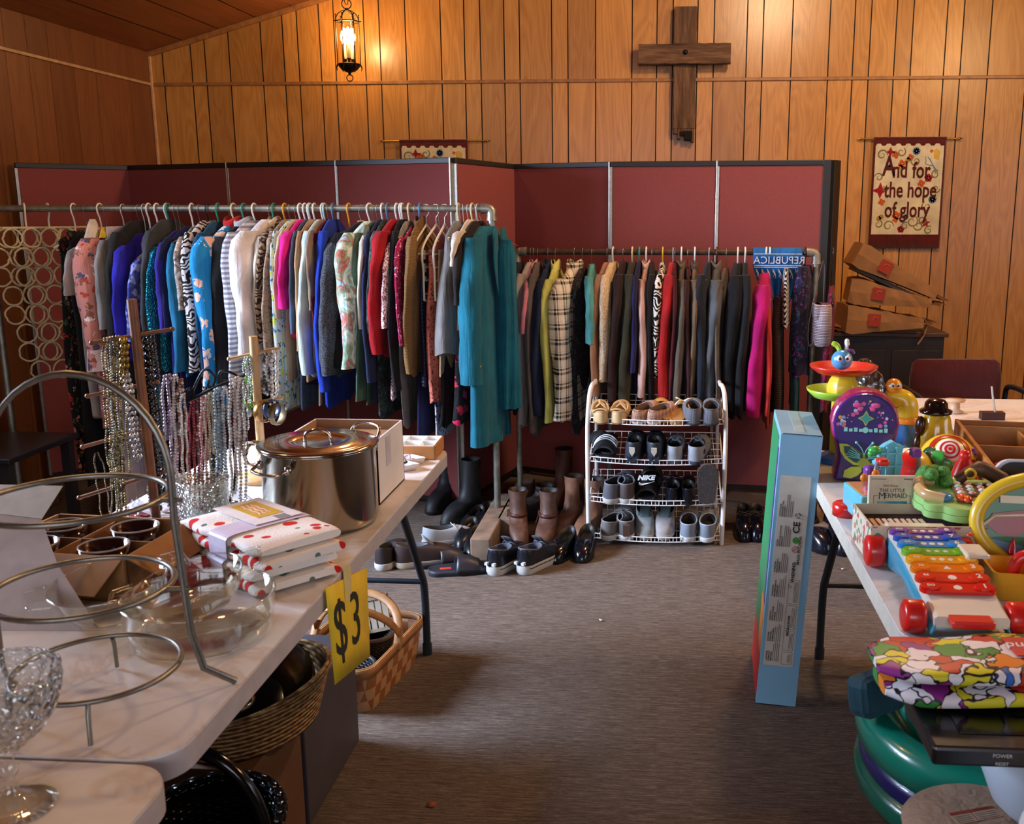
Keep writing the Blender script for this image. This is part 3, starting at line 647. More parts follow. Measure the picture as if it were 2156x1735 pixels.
Ls = [ # near-edge x, width, shoulder y, sleeve end y (0 none), hem y, cloth, label, name, category, options
 (110, 16, 520, 0, 1010, fl('17161a', 'a8332f', '2f5a3f', 'b98d7a', sc=1.3), 'black dress with red and green flowers beside the ring hangers', 'floral_dress', DR, {'kind': 'tank'}),
 (136, 26, 522, 0, 1020, F_('17171a'), 'plain black long dress left of the salmon floral blouse', 'black_dress', DR, {'kind': 'tank', 'flare': 1.3}),
 (158, 16, 530, 620, 880, F_('a9a4a2'), 'long pale grey cardigan tucked behind the salmon blouse', 'cardigan', SW),
 (183, 50, 512, 775, 900, fl('c98478', 'b5452f', 'e3d5cf', '8a5a48', '565068', sc=.9), 'salmon pink floral blouse with gathered white cuffs', 'floral_blouse', BL, {'cuff': P('d8c5c6', .9), 'fat': 1.2, 'rz': 3, 'hang': 'wire'}),
 (206, 20, 510, 0, 1150, F_('cdc6d6'), 'pale lilac trousers hanging low behind the wooden jewelry tree', 'trousers', TR, {'kind': 'pants', 'hang': 'clear'}),
 (213, 26, 515, 690, 760, F_('8b8a86'), 'grey knit top between the salmon blouse and black jacket', 'knit_top', SH, {'hang': 'wire'}),
 (238, 30, 498, 740, 880, F_('202021'), 'black knit jacket left of the royal blue blouse', 'knit_jacket', JK, {'hang': 'wire'}),
 (258, 28, 525, 708, 760, F_('2b27a8'), 'royal blue blouse with a pointed hanging sleeve', 'blue_blouse', BL, {'fat': 1.3, 'hang': 'clear'}),
 (272, 18, 560, 0, 940, F_('c4c9d6'), 'pale grey blue dress behind the jewelry tree', 'pale_dress', DR, {'kind': 'tank'}),
 (284, 22, 555, 715, 870, patt('speck', ('4a55a8', '8a93c8', '37408f'), .35), 'blue violet spotted blouse right of the tree trunk', 'spotted_blouse', BL),
 (296, 16, 500, 0, 900, F_('6b2460'), 'dark magenta top squeezed between blue and charcoal garments', 'magenta_top', SH, {'hang': 'white'}),
 (306, 24, 492, 780, 890, F_('3c3f41'), 'charcoal grey cardigan left of the turquoise sequin top', 'charcoal_cardigan', SW, {'hang': 'green'}),
 (322, 17, 528, 700, 780, patt('sequin', ('0f7c96', '34b2c6')), 'turquoise sequin top glittering in the blue section', 'sequin_top', SH, {'hang': 'wire'}),
 (340, 26, 520, 690, 800, F_('2f2585'), 'indigo sweater right of the turquoise sequin top', 'indigo_sweater', SW, {'hang': 'wire'}),
 (352, 14, 510, 700, 860, F_('1f2450'), 'navy blouse behind the indigo sweater', 'navy_blouse', BL, {'hang': 'clear'}),
 (367, 27, 522, 778, 790, F_('1f6f96'), 'teal blue long sleeved tee with drooping sleeve', 'teal_tee', SH, {'hang': 'white'}),
 (380, 18, 508, 650, 780, patt('blotch', ('d7cec3', '7a6a5c', 'efe9e0'), 1.5), 'white and brown marbled blouse right of the teal blue tee', 'marbled_blouse', BL, {'hang': 'wire'}),
 (398, 32, 498, 778, 860, patt('zebra', ('1c1917', 'c4bdb8'), 1.6), 'black and white paisley blouse beside the bright blue one', 'paisley_blouse', BL, {'hang': 'black'}),
 (418, 26, 500, 790, 830, F_('1d4a66'), 'dark teal jacket behind the bright blue floral blouse', 'teal_jacket', JK, {'hang': 'green'}),
 (437, 44, 476, 805, 860, fl('1d7fb8', 'd9d3cf', 'e0b09a', sc=.55), 'bright blue kimono blouse with sparse pale blossoms', 'blue_kimono', BL, {'fat': 1.9, 'rz': -12, 'hang': 'cream', 'collar': F_('c22a2c')}),
 (462, 40, 508, 800, 880, F_('18171a'), 'black jacket with a pale collar left of the striped shirt', 'black_jacket', JK, {'hang': 'green', 'collar': F_('b6bcc6'), 'rz': -12}),
 (486, 26, 498, 800, 830, patt('stripe', ('c9c8cf', '868693'), 1.1), 'grey and white striped shirt', 'striped_shirt', SH, {'hang': 'white', 'fat': 1.1}),
 (520, 50, 488, 745, 800, F_('e4dfdc'), 'white blouse with a wide hanging sleeve', 'white_blouse', BL, {'fat': 1.7, 'rz': -10, 'hang': 'wire'}),
 (540, 22, 482, 700, 800, F_('d4c8b6'), 'ivory jacket right of the wide white blouse', 'ivory_jacket', JK, {'hang': 'green', 'collar': F_('d8ccb6')}),
 (553, 20, 475, 720, 860, patt('zebra', ('2a2019', '8f7358'), 1.8, seed=2.0), 'brown tiger striped blouse on a bright yellow hanger', 'tiger_blouse', BL, {'hang': 'yellow'}),
 (566, 18, 490, 760, 870, patt('blotch', ('5c4d40', 'a08b76', '2c2520'), 3.0), 'taupe snakeskin print top', 'snakeskin_top', SH, {'hang': 'wire'}),
 (578, 18, 495, 850, 860, fl('cfdcd6', '2b6f6a', '3f86b8', 'd6e24a', sc=1.5, s=3.0), 'white tropical leaf shirt with teal and lime print', 'tropical_shirt', SH, {'hang': 'wire'}),
 (588, 14, 482, 670, 800, F_('cdb192'), 'beige knit top left of the hot pink shirt', 'beige_top', SH, {'hang': 'white'}),
 (602, 26, 486, 648, 710, F_('e01f86'), 'hot pink short sleeved shirt', 'pink_shirt', SH, {'hang': 'white', 'fat': 1.25}),
 (608, 18, 520, 0, 815, F_('23233f'), 'navy and white lettered tank top under the hot pink shirt', 'navy_tank', SH, {'kind': 'tank', 'hang': 'white'}),
 (616, 16, 485, 700, 860, F_('46566e'), 'slate blue tee right of the hot pink shirt', 'slate_tee', SH, {'hang': 'aqua'}),
 (627, 18, 480, 735, 800, F_('b08a66'), 'camel tan cardigan in the middle of the long rack', 'camel_cardigan', SW, {'hang': 'white'}),
 (641, 26, 487, 785, 790, F_('c3d3ce'), 'pale mint long sleeved shirt', 'mint_shirt', SH, {'hang': 'white', 'fat': 1.1}),
 (653, 16, 484, 650, 850, F_('8a7462'), 'taupe brown sweater right of the pale mint shirt', 'taupe_sweater', SW, {'hang': 'aqua'}),
 (661, 12, 500, 690, 800, F_('6e1a24'), 'dark wine red top squeezed beside the royal blue tee', 'wine_top', SH, {'hang': 'wire'}),
 (672, 24, 482, 820, 858, F_('1d3aa6'), 'royal blue long sleeved tee left of the charcoal tweed coat', 'royal_tee', SH, {'hang': 'blue'}),
 (694, 38, 520, 785, 790, patt('speck', ('34353a', '55575c', '26272b', '44464b'), 2.0), 'charcoal tweed jacket with a broad grey sleeve', 'tweed_jacket', JK, {'hang': 'yellow', 'rz': -10, 'fat': 1.4}),
 (708, 36, 500, 770, 780, F_('131214'), 'black blazer with sloping shoulder left of the landscape tee', 'black_blazer', JK, {'hang': 'white', 'rz': -30, 'hw': .21}),
 (738, 46, 500, 770, 774, patt('blotch', ('3f6f8f', 'a9c9c4', 'd8e0d0', '7fa890', 'b0543c', '8fb6c8'), .8, seed=1.0), 'painterly pastel blue and green landscape tee', 'landscape_tee', SH, {'hang': 'wire', 'rz': -14, 'fat': 1.7}),
 (754, 16, 500, 840, 850, F_('4f6c58'), 'sage green sweater sleeve below the landscape tee', 'sage_sweater', SW, {'hang': 'wire'}),
 (763, 17, 505, 690, 745, F_('ddd8c4'), 'cream white tee with dark lower hem', 'cream_tee', SH, {'hang': 'wire'}),
 (774, 20, 490, 800, 850, F_('222a4a'), 'navy long sleeved tee left of the red sweater', 'navy_tee', SH, {'hang': 'white'}),
 (785, 22, 478, 700, 880, patt('blotch', ('171a19', '2c3733', '50605a'), 2.2), 'dark camouflage print top behind the red sweater', 'camouflage_top', SH, {'hang': 'blue'}),
 (797, 34, 492, 742, 748, F_('a3131d'), 'bright red knit sweater', 'red_sweater', SW, {'hang': 'white', 'fat': 1.6, 'rz': -10}),
 (814, 18, 520, 688, 840, patt('speck', ('d7b6bf', '7d3340', 'e8dadb'), 1.2), 'pink and white speckled blouse right of the red sweater', 'speckled_blouse', BL, {'hang': 'white'}),
 (824, 17, 478, 820, 840, F_('161518'), 'black long sleeved top right of the speckled blouse', 'black_top', SH, {'hang': 'white'}),
 (834, 13, 500, 0, 900, F_('8b8780'), 'light grey tunic beside the magenta print top', 'grey_tunic', SH, {'hang': 'cream'}),
 (844, 14, 510, 725, 780, fl('a8184e', 'e8c8d4', '3f6f78', '451828', sc=2.2), 'narrow magenta and white print blouse', 'magenta_blouse', BL, {'hang': 'wire'}),
 (858, 22, 492, 785, 790, patt('knit', ('5c4022', '8b6a3c'), 1.0), 'bronze brown metallic knit cardigan', 'bronze_cardigan', SW, {'hang': 'blue', 'collar': F_('6b4a28')}),
 (880, 30, 628, 0, 812, patt('knit', ('12142a', '20264a'), .3, .4), 'navy satin trousers folded over a cream tiered hanger', 'satin_trousers', TR, {'kind': 'pants', 'hang': 'none'}),
 (872, 18, 830, 0, 925, F_('22254c'), 'deep blue dress hem hanging lowest beside the tray', 'blue_dress', DR, {'kind': 'pants', 'hang': 'none'}),
 (899, 26, 545, 0, 848, fl('c9705f', '3a2420', '8f4a3a', sc=2.4), 'coral dress with black lace overlay', 'lace_dress', DR, {'kind': 'tank', 'hang': 'wire', 'flare': 1.3}),
 (913, 15, 560, 0, 790, F_('b9a17e'), 'tan trousers between the coral lace dress and grey cape', 'tan_trousers', TR, {'kind': 'pants', 'hang': 'none'}),
 (908, 14, 790, 0, 930, fl('c9cfe0', '25307a', '1a2250', sc=2.0), 'white and blue print skirt hanging low left of the black trousers', 'print_skirt', SK, {'kind': 'skirt', 'hang': 'none'}),
 (922, 22, 745, 0, 900, F_('121214'), 'black trousers under the grey cape', 'black_trousers', TR, {'kind': 'pants', 'hang': 'none'}),
 (952, 34, 740, 0, 890, fl('130f14', 'd61f5e', 'b02c40', sc=.8), 'black skirt with hot pink flowers under the grey cape', 'flowered_skirt', SK, {'kind': 'skirt', 'hang': 'none', 'rz': -14, 'flare': 1.4}),
 (938, 28, 500, 0, 744, F_('77736f'), 'grey flared cape blouse above the pink flowered skirt', 'grey_cape', BL, {'hang': 'cream', 'rz': -6, 'kind': 'tank', 'flare': 3.6}),
 (962, 22, 486, 560, 700, F_('d6c8b4'), 'cream satin blouse right of the grey cape', 'cream_blouse', BL, {'hang': 'cream'}),
 (972, 28, 500, 640, 680, F_('241c1b'), 'dark brown jacket left of the teal suit', 'brown_jacket', JK, {'hang': 'clear'}),
]
random.seed(21)
GL = 'clothes on the grey pipe rack'; GR = 'clothes on the rusty pipe rack'
for i, s in enumerate(Ls): garment(s, YL, ZL, i, GL)

# teal suit at the end of the rack, turned towards the aisle: jacket in front, skirt hung behind
teal = F_('0d6579', .85, .1)
def suit(px, py, rz, name, label, hw, L, Ls_, sleeves, mat):
    p = atY(px, py, YL - .05); b = B(); n = 48; K = 26; rs = []
    for k in range(K + 1):
        q = k / K; z = -L * q
        wd = hw * (.25 + .75 * min(1, -z / .07) ** .7) if z > -.07 else hw * (1 - .10 * math.sin(min(1, (-z - .07) / (L * .6)) * PI) + .10 * q)
        tk = .04 + .02 * q
        rs.append([((tk * (1 + .22 * math.sin(j * .9 + q * 3) * q + .04 * math.sin(j * 2.1 + 1))) * math.cos(2 * PI * j / n), wd * math.sin(2 * PI * j / n), z) for j in range(n)])
    b.rings(rs); o = b.obj(name, mat, None); o.location = (p.x, YL, p.z); o.rotation_euler = (0, 0, rz); tag(o, label, JK if sleeves else SK, GL)
    if sleeves:
        for s in (-1, 1):
            b = B(); rs = []
            for k in range(17):
                q = k / 16; z = -.05 - Ls_ * q; y = s * (hw * .88 + .05 * min(1, q * 3) + .02 * q)
                rs.append([(.052 * (.7 + .3 * min(1, q * 5)) * math.cos(2 * PI * j / 18) * (1 + .08 * math.sin(q * 20 + j)) - .0, y + .062 * (1 - .2 * q) * math.sin(2 * PI * j / 18) * (1 + .06 * math.sin(q * 13 + j * 2)), z) for j in range(18)])
            b.rings(rs); sl = b.obj('sleeve', mat, o)
            for zz in (-.05 - Ls_ + .03, -.05 - Ls_ + .055, -.05 - Ls_ + .08):
                b = B(); b.ball((.047, s * (hw * .9 + .06), zz), .009, 8, (.5, 1, 1)); b.obj('gold_button', brass, sl)
        for s in (-1, 1):                                                   # lapels and front edge on the face turned to the room
            b = B(); b.grid([[(.064 + .004 * u, s * (.02 + .075 * u * math.sin(PI * min(1, .25 + v_ * .8))), -.01 - .36 * v_) for u in (0, .35, .7, 1)] for v_ in [k / 8 for k in range(9)]]); b.obj('lapel', mat, o, solid=.004)
        b = B(); b.tube([(.07 + .02 * k / 10, .006, -.33 - (L - .34) * k / 10) for k in range(11)], .0025, 5); b.obj('front_edge', mat, o)
    return o
suit(1020, 476, R(-11), 'teal_suit_jacket', 'long teal blue suit jacket at the right end of the long rack', .19, 1.02, .66, True, teal)
suit(1060, 505, R(-40), 'teal_suit_skirt', 'teal blue skirt hanging behind the post at the rack end', .055, .80, 0, False, teal)
b = B(); hz = .09
b.tube([(0, 0, -.01), (0, 0, .06), (0, -.012, .09)] + [(0, -.02 * math.cos(a), .115 + .02 * math.sin(a)) for a in (0, .5, 1, 1.5, 2, 2.6, 3.1)], .0016, 6)
b.tube([(0, -.18, -.06), (0, 0, .0), (0, .18, -.06), (0, 0, -.075)], .0016, 6, True)
for k, (px, dx) in enumerate(((1013, 0), (1030, 0))):
    p = atY(px, 472, YL); o = b.obj('coat_hanger', P('a8a39a', .3, .9)); o.location = (p.x, YL, ZL - .115); o.rotation_euler = (0, 0, R(-40))
    tag(o, ('thin wire hanger holding the teal suit jacket', 'thin wire hanger at the very end of the long rack beside the elbow')[k], 'coat hanger', 'coat hangers on the grey pipe rack')
# a bundle of clear hangers with teal clips left of the suit
for k in range(5):
    b = B(); x = .0; b.tube([(0, 0, .0), (0, 0, .05), (0, -.015, .07)] + [(0, -.02 * math.cos(a), .09 + .02 * math.sin(a)) for a in (0, .5, 1, 1.5, 2, 2.6, 3.1)], .0014, 6)
    b.tube([(0, -.15, -.04 - .01 * (k % 2)), (0, -.05, -.012), (0, 0, 0), (0, .05, -.012), (0, .15, -.04), (0, 0, -.055)], .004, 7, True)
    p = atY(968 + k * 9, 470, YL); o = b.obj('clear_hanger', plastic('cdd3d0', .12)); o.location = (p.x, YL, ZL - .09); o.rotation_euler = (R(random.uniform(-4, 4)), R(random.uniform(-5, 5)), R(random.uniform(-35, 25)))
    tag(o, ['empty clear hanger nearest the grey cape', 'empty clear hanger tilted in the bunch over the cream blouse', 'middle hanger of the empty clear bunch', 'empty clear hanger just left of the teal suit hooks', 'empty clear hanger touching the teal suit shoulder'][k], 'coat hanger', 'empty clear hangers by the teal suit')
    b = B()
    for s in (-1, 1): b.box(-.009, .009, s * .1 - .012, s * .1 + .012, -.065, -.022)
    b.obj('teal_clips', plastic('2d9c96'), o, bevel=.003)
# cream tiered trouser hangers
tm = plastic('ddd5bd')
for k, (px, rz) in enumerate(((897, 82), (918, 80), (936, 84))):
    b = B(); W = .165; H = .33
    b.tube([(0, 0, 0), (0, 0, .045), (0, -.012, .06)] + [(0, -.02 * math.cos(a), .085 + .02 * math.sin(a)) for a in (0, .5, 1, 1.5, 2, 2.6, 3.1)], .002, 6)
    b.tube(smooth_pts([(-.02, 0, .0), (-W, 0, -.09), (-W, 0, -.2), (-W, 0, -H + .02), (-W + .03, 0, -H), (W - .03, 0, -H), (W, 0, -H + .02), (W, 0, -.2), (W, 0, -.09), (.02, 0, 0), (0, 0, .012)], 4, True), .0055, 8, True)
    p = atY(px, 462, YL); o = b.obj('tiered_trouser_hanger', tm); o.location = (p.x, YL, ZL - .085); o.rotation_euler = (0, 0, R(rz))
    tag(o, ('leftmost of three cream tiered trouser hangers right of the bronze cardigan', 'middle of three cream tiered trouser hangers', 'rightmost of three cream tiered trouser hangers beside the grey cape')[k], 'trouser hanger', 'cream tiered trouser hangers')
    for j in range(4):
        z = -.12 - .06 * j; b = B(); b.tube([(-W, 0, z), (W, 0, z)], .004, 7); br = b.obj('crossbar', tm, o)
        for s in (-1, 1):
            b = B(); b.box(s * .05 - .011, s * .05 + .011, -.012, .012, z - .028, z + .014); b.obj('clip', tm, br, bevel=.003)
# cream ring scarf hangers at the left end
ringm = P('cdbf9a', .5, 0, .1, 60)
for k, (px, rz, hx) in enumerate(((50, 38, 68), (85, 52, 95))):
    t = thing('ring_scarf_hanger', ('nearer cream scarf hanger of bound rings at the left end of the rack', 'cream scarf hanger of rings overlapping behind the leftmost one')[k], 'scarf hanger', (atY(px + 10, 470, YL).x, YL - .02 + k * .05, ZL - .09), R(rz), 'cream ring scarf hangers')
    b = B(); b.tube([(-.21, 0, 0), (.21, 0, 0)], .006, 8); b.obj('bar', ringm, t)
    b = B(); b.tube([(0, 0, 0), (0, 0, .04), (0, -.015, .065)] + [(0, -.022 * math.cos(a), .09 + .024 * math.sin(a)) for a in (0, .5, 1, 1.5, 2, 2.6, 3.1)], .0045, 8); b.obj('hook', plastic('e6e0d0'), t)
    r = .042; row = 0
    layout = [(5, 0), (3, 1), (3, 2), (2, 3), (2, 4), (2, 5), (2, 6), (1, 7)] if k == 0 else [(4, 0), (4, 1), (3, 2), (3, 3), (2, 4), (2, 5), (1, 6), (1, 7)]
    for cnt, row in layout:
        for j in range(cnt):
            x = -.168 + j * .084 + (row % 2) * .02 + row * .02; z = -.048 - row * .092
            b = B(); b.tube([(x + (r + random.uniform(-.003, .003)) * math.cos(a), .004 * math.sin(a * 2 + row + j), z + r * 1.06 * math.sin(a)) for a in [2 * PI * i / 20 for i in range(20)]], .0052, 7, True); b.obj('ring', ringm, t)

Rs = [
 (1078, 22, 572, 860, 870, F_('1d1f2f'), 'dark navy sweater at the left end of the rusty rack', 'navy_sweater', SW, {'hang': 'wire'}),
 (1094, 24, 575, 890, 900, F_('a29792'), 'long beige grey cardigan second from the left post', 'beige_cardigan', SW, {'hang': 'wire'}),
 (1106, 16, 562, 700, 850, F_('c77a86'), 'rose pink blouse between the beige and brown garments', 'rose_blouse', BL, {'hang': 'wire', 'collar': F_('d08a94')}),
 (1117, 20, 572, 905, 920, F_('5d544e'), 'brown grey long sleeved sweater right of the rose pink blouse', 'brown_sweater', SW, {'hang': 'wire'}),
 (1134, 26, 570, 870, 880, F_('1c2740'), 'navy blue hooded sweater left of the lime green one', 'navy_hoodie', SW, {'hang': 'wire', 'collar': F_('1c2740')}),
 (1152, 22, 578, 885, 870, F_('c7c96a'), 'lime yellow hooded shirt with a long sleeve', 'lime_hoodie', SH, {'hang': 'wire', 'collar': F_('cdd06e'), 'rz': -6}),
 (1182, 44, 590, 880, 890, patt('plaid', ('ddd3c0', '1d1918'), 1.0), 'black and cream plaid flannel shirt', 'plaid_shirt', SH, {'hang': 'wire', 'rz': -14, 'fat': 1.3, 'collar': patt('plaid', ('ddd3c0', '1d1918'), 1.0)}),
 (1206, 16, 600, 0, 915, fl('1e1a20', '58303c', '2c4a44', sc=1.6), 'dark floral dress hidden right of the plaid shirt', 'dark_dress', DR, {'hang': 'wire'}),
 (1240, 24, 592, 720, 725, F_('56a3a0'), 'aqua green top over a black skirt', 'aqua_top', SH, {'hang': 'wire', 'fat': 1.1}),
 (1240, 26, 700, 0, 880, F_('0f0f10'), 'black skirt hanging below the aqua green top', 'black_skirt', SK, {'kind': 'skirt', 'hang': 'none'}),
 (1258, 20, 575, 830, 840, F_('a5785c'), 'tan brown sweater right of the aqua green top', 'tan_sweater', SW, {'hang': 'wire'}),
 (1272, 26, 566, 800, 800, patt('speck', ('c9b08d', 'b39a78', 'd6c2a4'), 1.5), 'fuzzy oatmeal cardigan over the shoe rack', 'oatmeal_cardigan', SW, {'hang': 'white'}),
 (1298, 24, 578, 850, 860, F_('2c1916'), 'dark chocolate brown sweater behind the shoe rack', 'chocolate_sweater', SW, {'hang': 'wire'}),
 (1322, 32, 575, 870, 880, F_('353120'), 'dark olive green sweater', 'olive_sweater', SW, {'hang': 'cream'}),
 (1336, 16, 562, 780, 820, F_('1f1c45'), 'indigo blouse right of the dark olive sweater', 'indigo_blouse', BL, {'hang': 'green'}),
 (1353, 22, 570, 832, 840, F_('d0a79a'), 'pale peach pink long sleeved sweater', 'peach_sweater', SW, {'hang': 'white', 'collar': F_('d3ab9e')}),
 (1371, 18, 570, 840, 860, F_('19161a'), 'black blouse with white dots right of the peach sweater', 'black_blouse', BL, {'hang': 'wire'}),
 (1388, 20, 578, 780, 800, patt('zebra', ('12110f', 'd8cfc0'), 1.5, seed=4.0), 'black and cream zebra print blouse', 'zebra_blouse', BL, {'hang': 'yellow'}),
 (1405, 30, 588, 832, 838, F_('a81c1c'), 'scarlet red long sleeved sweater', 'scarlet_sweater', SW, {'hang': 'clear', 'rz': -8}),
 (1418, 14, 575, 840, 850, F_('4c1218'), 'burgundy sweater right of the scarlet red one', 'burgundy_sweater', SW, {'hang': 'wire'}),
 (1433, 22, 575, 850, 860, F_('5b5145'), 'grey brown hooded sweater', 'greybrown_hoodie', SW, {'hang': 'white', 'collar': F_('5b5145')}),
 (1449, 16, 600, 840, 860, F_('3a1c20'), 'dark plum top between two grey brown sweaters', 'plum_top', SH, {'hang': 'wire'}),
 (1461, 20, 582, 850, 860, F_('6c5843'), 'taupe sweater with a darker neckband', 'taupe_pullover', SW, {'hang': 'white', 'collar': F_('4c3d30')}),
 (1480, 26, 572, 860, 870, F_('1b212c'), 'dark slate navy jacket left of the grey cardigan', 'slate_jacket', JK, {'hang': 'clear'}),
 (1503, 30, 580, 860, 860, F_('55585a'), 'mid grey knit cardigan with folded collar', 'grey_cardigan', SW, {'hang': 'brown', 'collar': F_('5c564e'), 'rz': -6}),
 (1517, 14, 600, 840, 850, F_('5d5248'), 'brown wool sweater sleeve behind the grey cardigan', 'wool_sweater', SW, {'hang': 'wire'}),
 (1546, 34, 590, 860, 880, F_('0e0e10'), 'black coat left of the narrow black jacket', 'black_coat', JK, {'hang': 'white', 'rz': -8}),
 (1568, 24, 585, 870, 880, F_('17181a'), 'narrow black wool jacket left of the magenta sweater', 'wool_jacket', JK, {'hang': 'white'}),
 (1601, 40, 610, 872, 875, F_('b00c60'), 'magenta pink long sleeved sweater below the bandana', 'magenta_sweater', SW, {'hang': 'white', 'rz': -12, 'fat': 1.3}),
 (1620, 14, 630, 870, 900, F_('b0281c'), 'orange red blouse peeking out right of the magenta sweater', 'orange_blouse', BL, {'hang': 'white'}),
 (1642, 30, 660, 0, 880, patt('knit', ('2c1f19', '46352b'), .6), 'brown pleated long skirt', 'pleated_skirt', SK, {'kind': 'skirt', 'hang': 'none'}),
 (1655, 18, 600, 0, 690, patt('chevron', ('14131a', 'c8c2ba'), 1.0), 'black and white chevron scarf', 'chevron_scarf', 'scarf', {'kind': 'skirt', 'hang': 'none'}),
 (1676, 20, 700, 0, 880, F_('2c5c5e'), 'dusty teal dress below the purple floral scarf', 'dusty_dress', DR, {'kind': 'skirt', 'hang': 'none'}),
 (1680, 44, 596, 0, 795, fl('1c1a30', '6b3a78', '2d4a72', '3a2a55', sc=1.6), 'dark purple floral scarf draped over a black hanger', 'floral_scarf', 'scarf', {'kind': 'skirt', 'hang': 'black', 'rz': -16}),
 (1748, 20, 640, 0, 870, fl('6b1430', '1f4a38', '9c2a52', '2a1030', sc=.9), 'wine red dress with green leaves at the right end', 'leafy_dress', DR, {'kind': 'tank', 'hang': 'black'}),
]
for i, s in enumerate(Rs): garment(s, YRK, ZRK, 200 + i, GR)
# blue bandana folded over the rail, its lettering seen from the back
bm_ = F_('1d5fa0'); a = atY(1586, 524, YRK - .02); c_ = atY(1690, 524, YRK - .02); W = c_.x - a.x
t = thing('bandana', 'blue paisley bandana with white lettering folded over the rail', 'bandana', (a.x, YRK, ZRK))
b = B(); g_ = []
for j in range(19):
    q = j / 18
    if j < 5: an = PI * (1 - j / 4) * .5 + PI * .0; y = .022 * math.cos(PI - PI * j / 4 * 1.0) * -1; z = .022 * math.sin(PI * j / 4)
    else: y = -.023 - .006 * math.sin(q * 5); z = -.24 * (j - 4) / 14
    g_.append([(W * i / 24 * (1 - .75 * max(0, q - .5)) + .11 * max(0, q - .45), y - .05 * math.sin(i * 1.5 + q * 4) * max(0, q - .45) - .02 * max(0, q - .45), z - .03 * math.sin(i * .8) * max(0, q - .5)) for i in range(25)])
b.grid(g_); b.obj('cloth', bm_, t, solid=.002)
wt = fabric('d8dbe0', .9)
M = Matrix.Translation((W * .53, -.0335, -.038)) @ Matrix.Rotation(PI / 2, 4, 'X') @ Matrix.Diagonal((-1, 1, 1, 1))
lettering('REPUBLICA', .050, wt, t, 'printed_lettering', M, sx=1.0, ext=.0005)
b = B()
for z in (-.008, -.064, -.072): b.box(.004, W - .004, -.0345, -.033, z, z + .003)
for i in range(9):
    x = .015 + i * .027; b.tube([(x, -.036, -.08), (x + .012, -.037, -.1), (x + .016, -.038, -.125), (x + .004, -.038, -.118), (x + .010, -.037, -.1), (x, -.036, -.09)], .0016, 4)
b.obj('paisley_print', wt, t)
# small striped handbag on the end hanger
p = atY(1731, 670, YRK - .15); sil = patt('stripe', ('9a8f92', '5c5058', 'b5abab', '6a4a52'), 1.6, .35)
t = thing('small_handbag', 'small silver grey striped handbag hanging at the rack end', 'handbag', (p.x, YRK - .15, p.z - .13))
b = B(); b.rings([[(.045 * s_ * math.cos(a), .085 * s_ * math.sin(a), z) for a in [2 * PI * j / 20 for j in range(20)]] for z, s_ in ((.0, .8), (.015, 1), (.1, 1.02), (.19, .95), (.2, .8))]); b.obj('pouch', sil, t)
b = B(); b.box(-.046, .0, -.07, .07, .13, .2); b.obj('flap', sil, t, bevel=.01)
b = B(); b.tube(smooth_pts([(0, -.05, .19), (-.03, -.04, .05), (-.06, -.03, .0), (-.065, -.02, .1), (-.03, .0, .3), (.0, .02, .4), (.01, .05, .2)], 5), .004, 6, flat=.4); b.obj('strap', P('5a4a48', .5), t)
# low black side table at the left edge
t = thing('low_black_table', 'low black table partly in view at the left edge beside the rack', 'table', (-2.95, 4.05, 0))
b = B(); b.box(-.5, .28, -.3, .2, .52, .545); b.obj('tabletop', P('16161a', .3), t, bevel=.004)
for x, y in ((-.46, -.26), (.24, -.26), (-.46, .16), (.24, .16)):
    b = B(); b.box(x - .02, x + .02, y - .02, y + .02, 0, .52); b.obj('leg', P('141316', .5), t)

# small odds and ends on the long rack
t = thing('paper_price_tag', 'small yellow paper tag wired to the bare stretch of the long rail', 'tag', (atY(762, 452, YL).x, YL - .02, ZL - .065)); b = B(); b.box(-.016, .016, -.001, .001, -.014, .010); b.obj('tag_card', P('d8a84a', .6), t); b = B(); b.tube([(0, 0, .01), (-.01, 0, .045), (0, .0, .082), (.004, .02, .084)], .001, 4); b.obj('wire_loop', STEEL, t)
for k, (px, py, r, c, l, nm) in enumerate(((196, 482, .05, 'd9d0c2', 'cream cloth bundle stuffed over a hanger beside the salmon blouse', 'cream_cloth'), (219, 490, .028, 'd6b83a', 'bright yellow knotted cloth beside the cream bundle', 'yellow_cloth'), (770, 492, .045, '7d8f86', 'sage grey soft cap perched above the landscape tee', 'cap'))):
    b = B(); random.seed(k + 5); rs = []
    for i in range(9):
        q = i / 8; f = .30 + .75 * q ** .8; rs.append([(r * .62 * f * math.cos(a) * (1 + .22 * math.sin(3 * a + q * 5)), r * 1.1 * f * math.sin(a) * (1 + .25 * math.sin(4 * a + q * 3)), r * (.9 - 1.7 * q)) for a in [2 * PI * j / 20 for j in range(20)]])
    b.rings(rs, cap=True); o = b.obj(nm, F_(c)); p = atY(px, py, YL - .12); o.location = (p.x, YL - .12, p.z); tag(o, l, 'cap' if k == 2 else 'cloth')
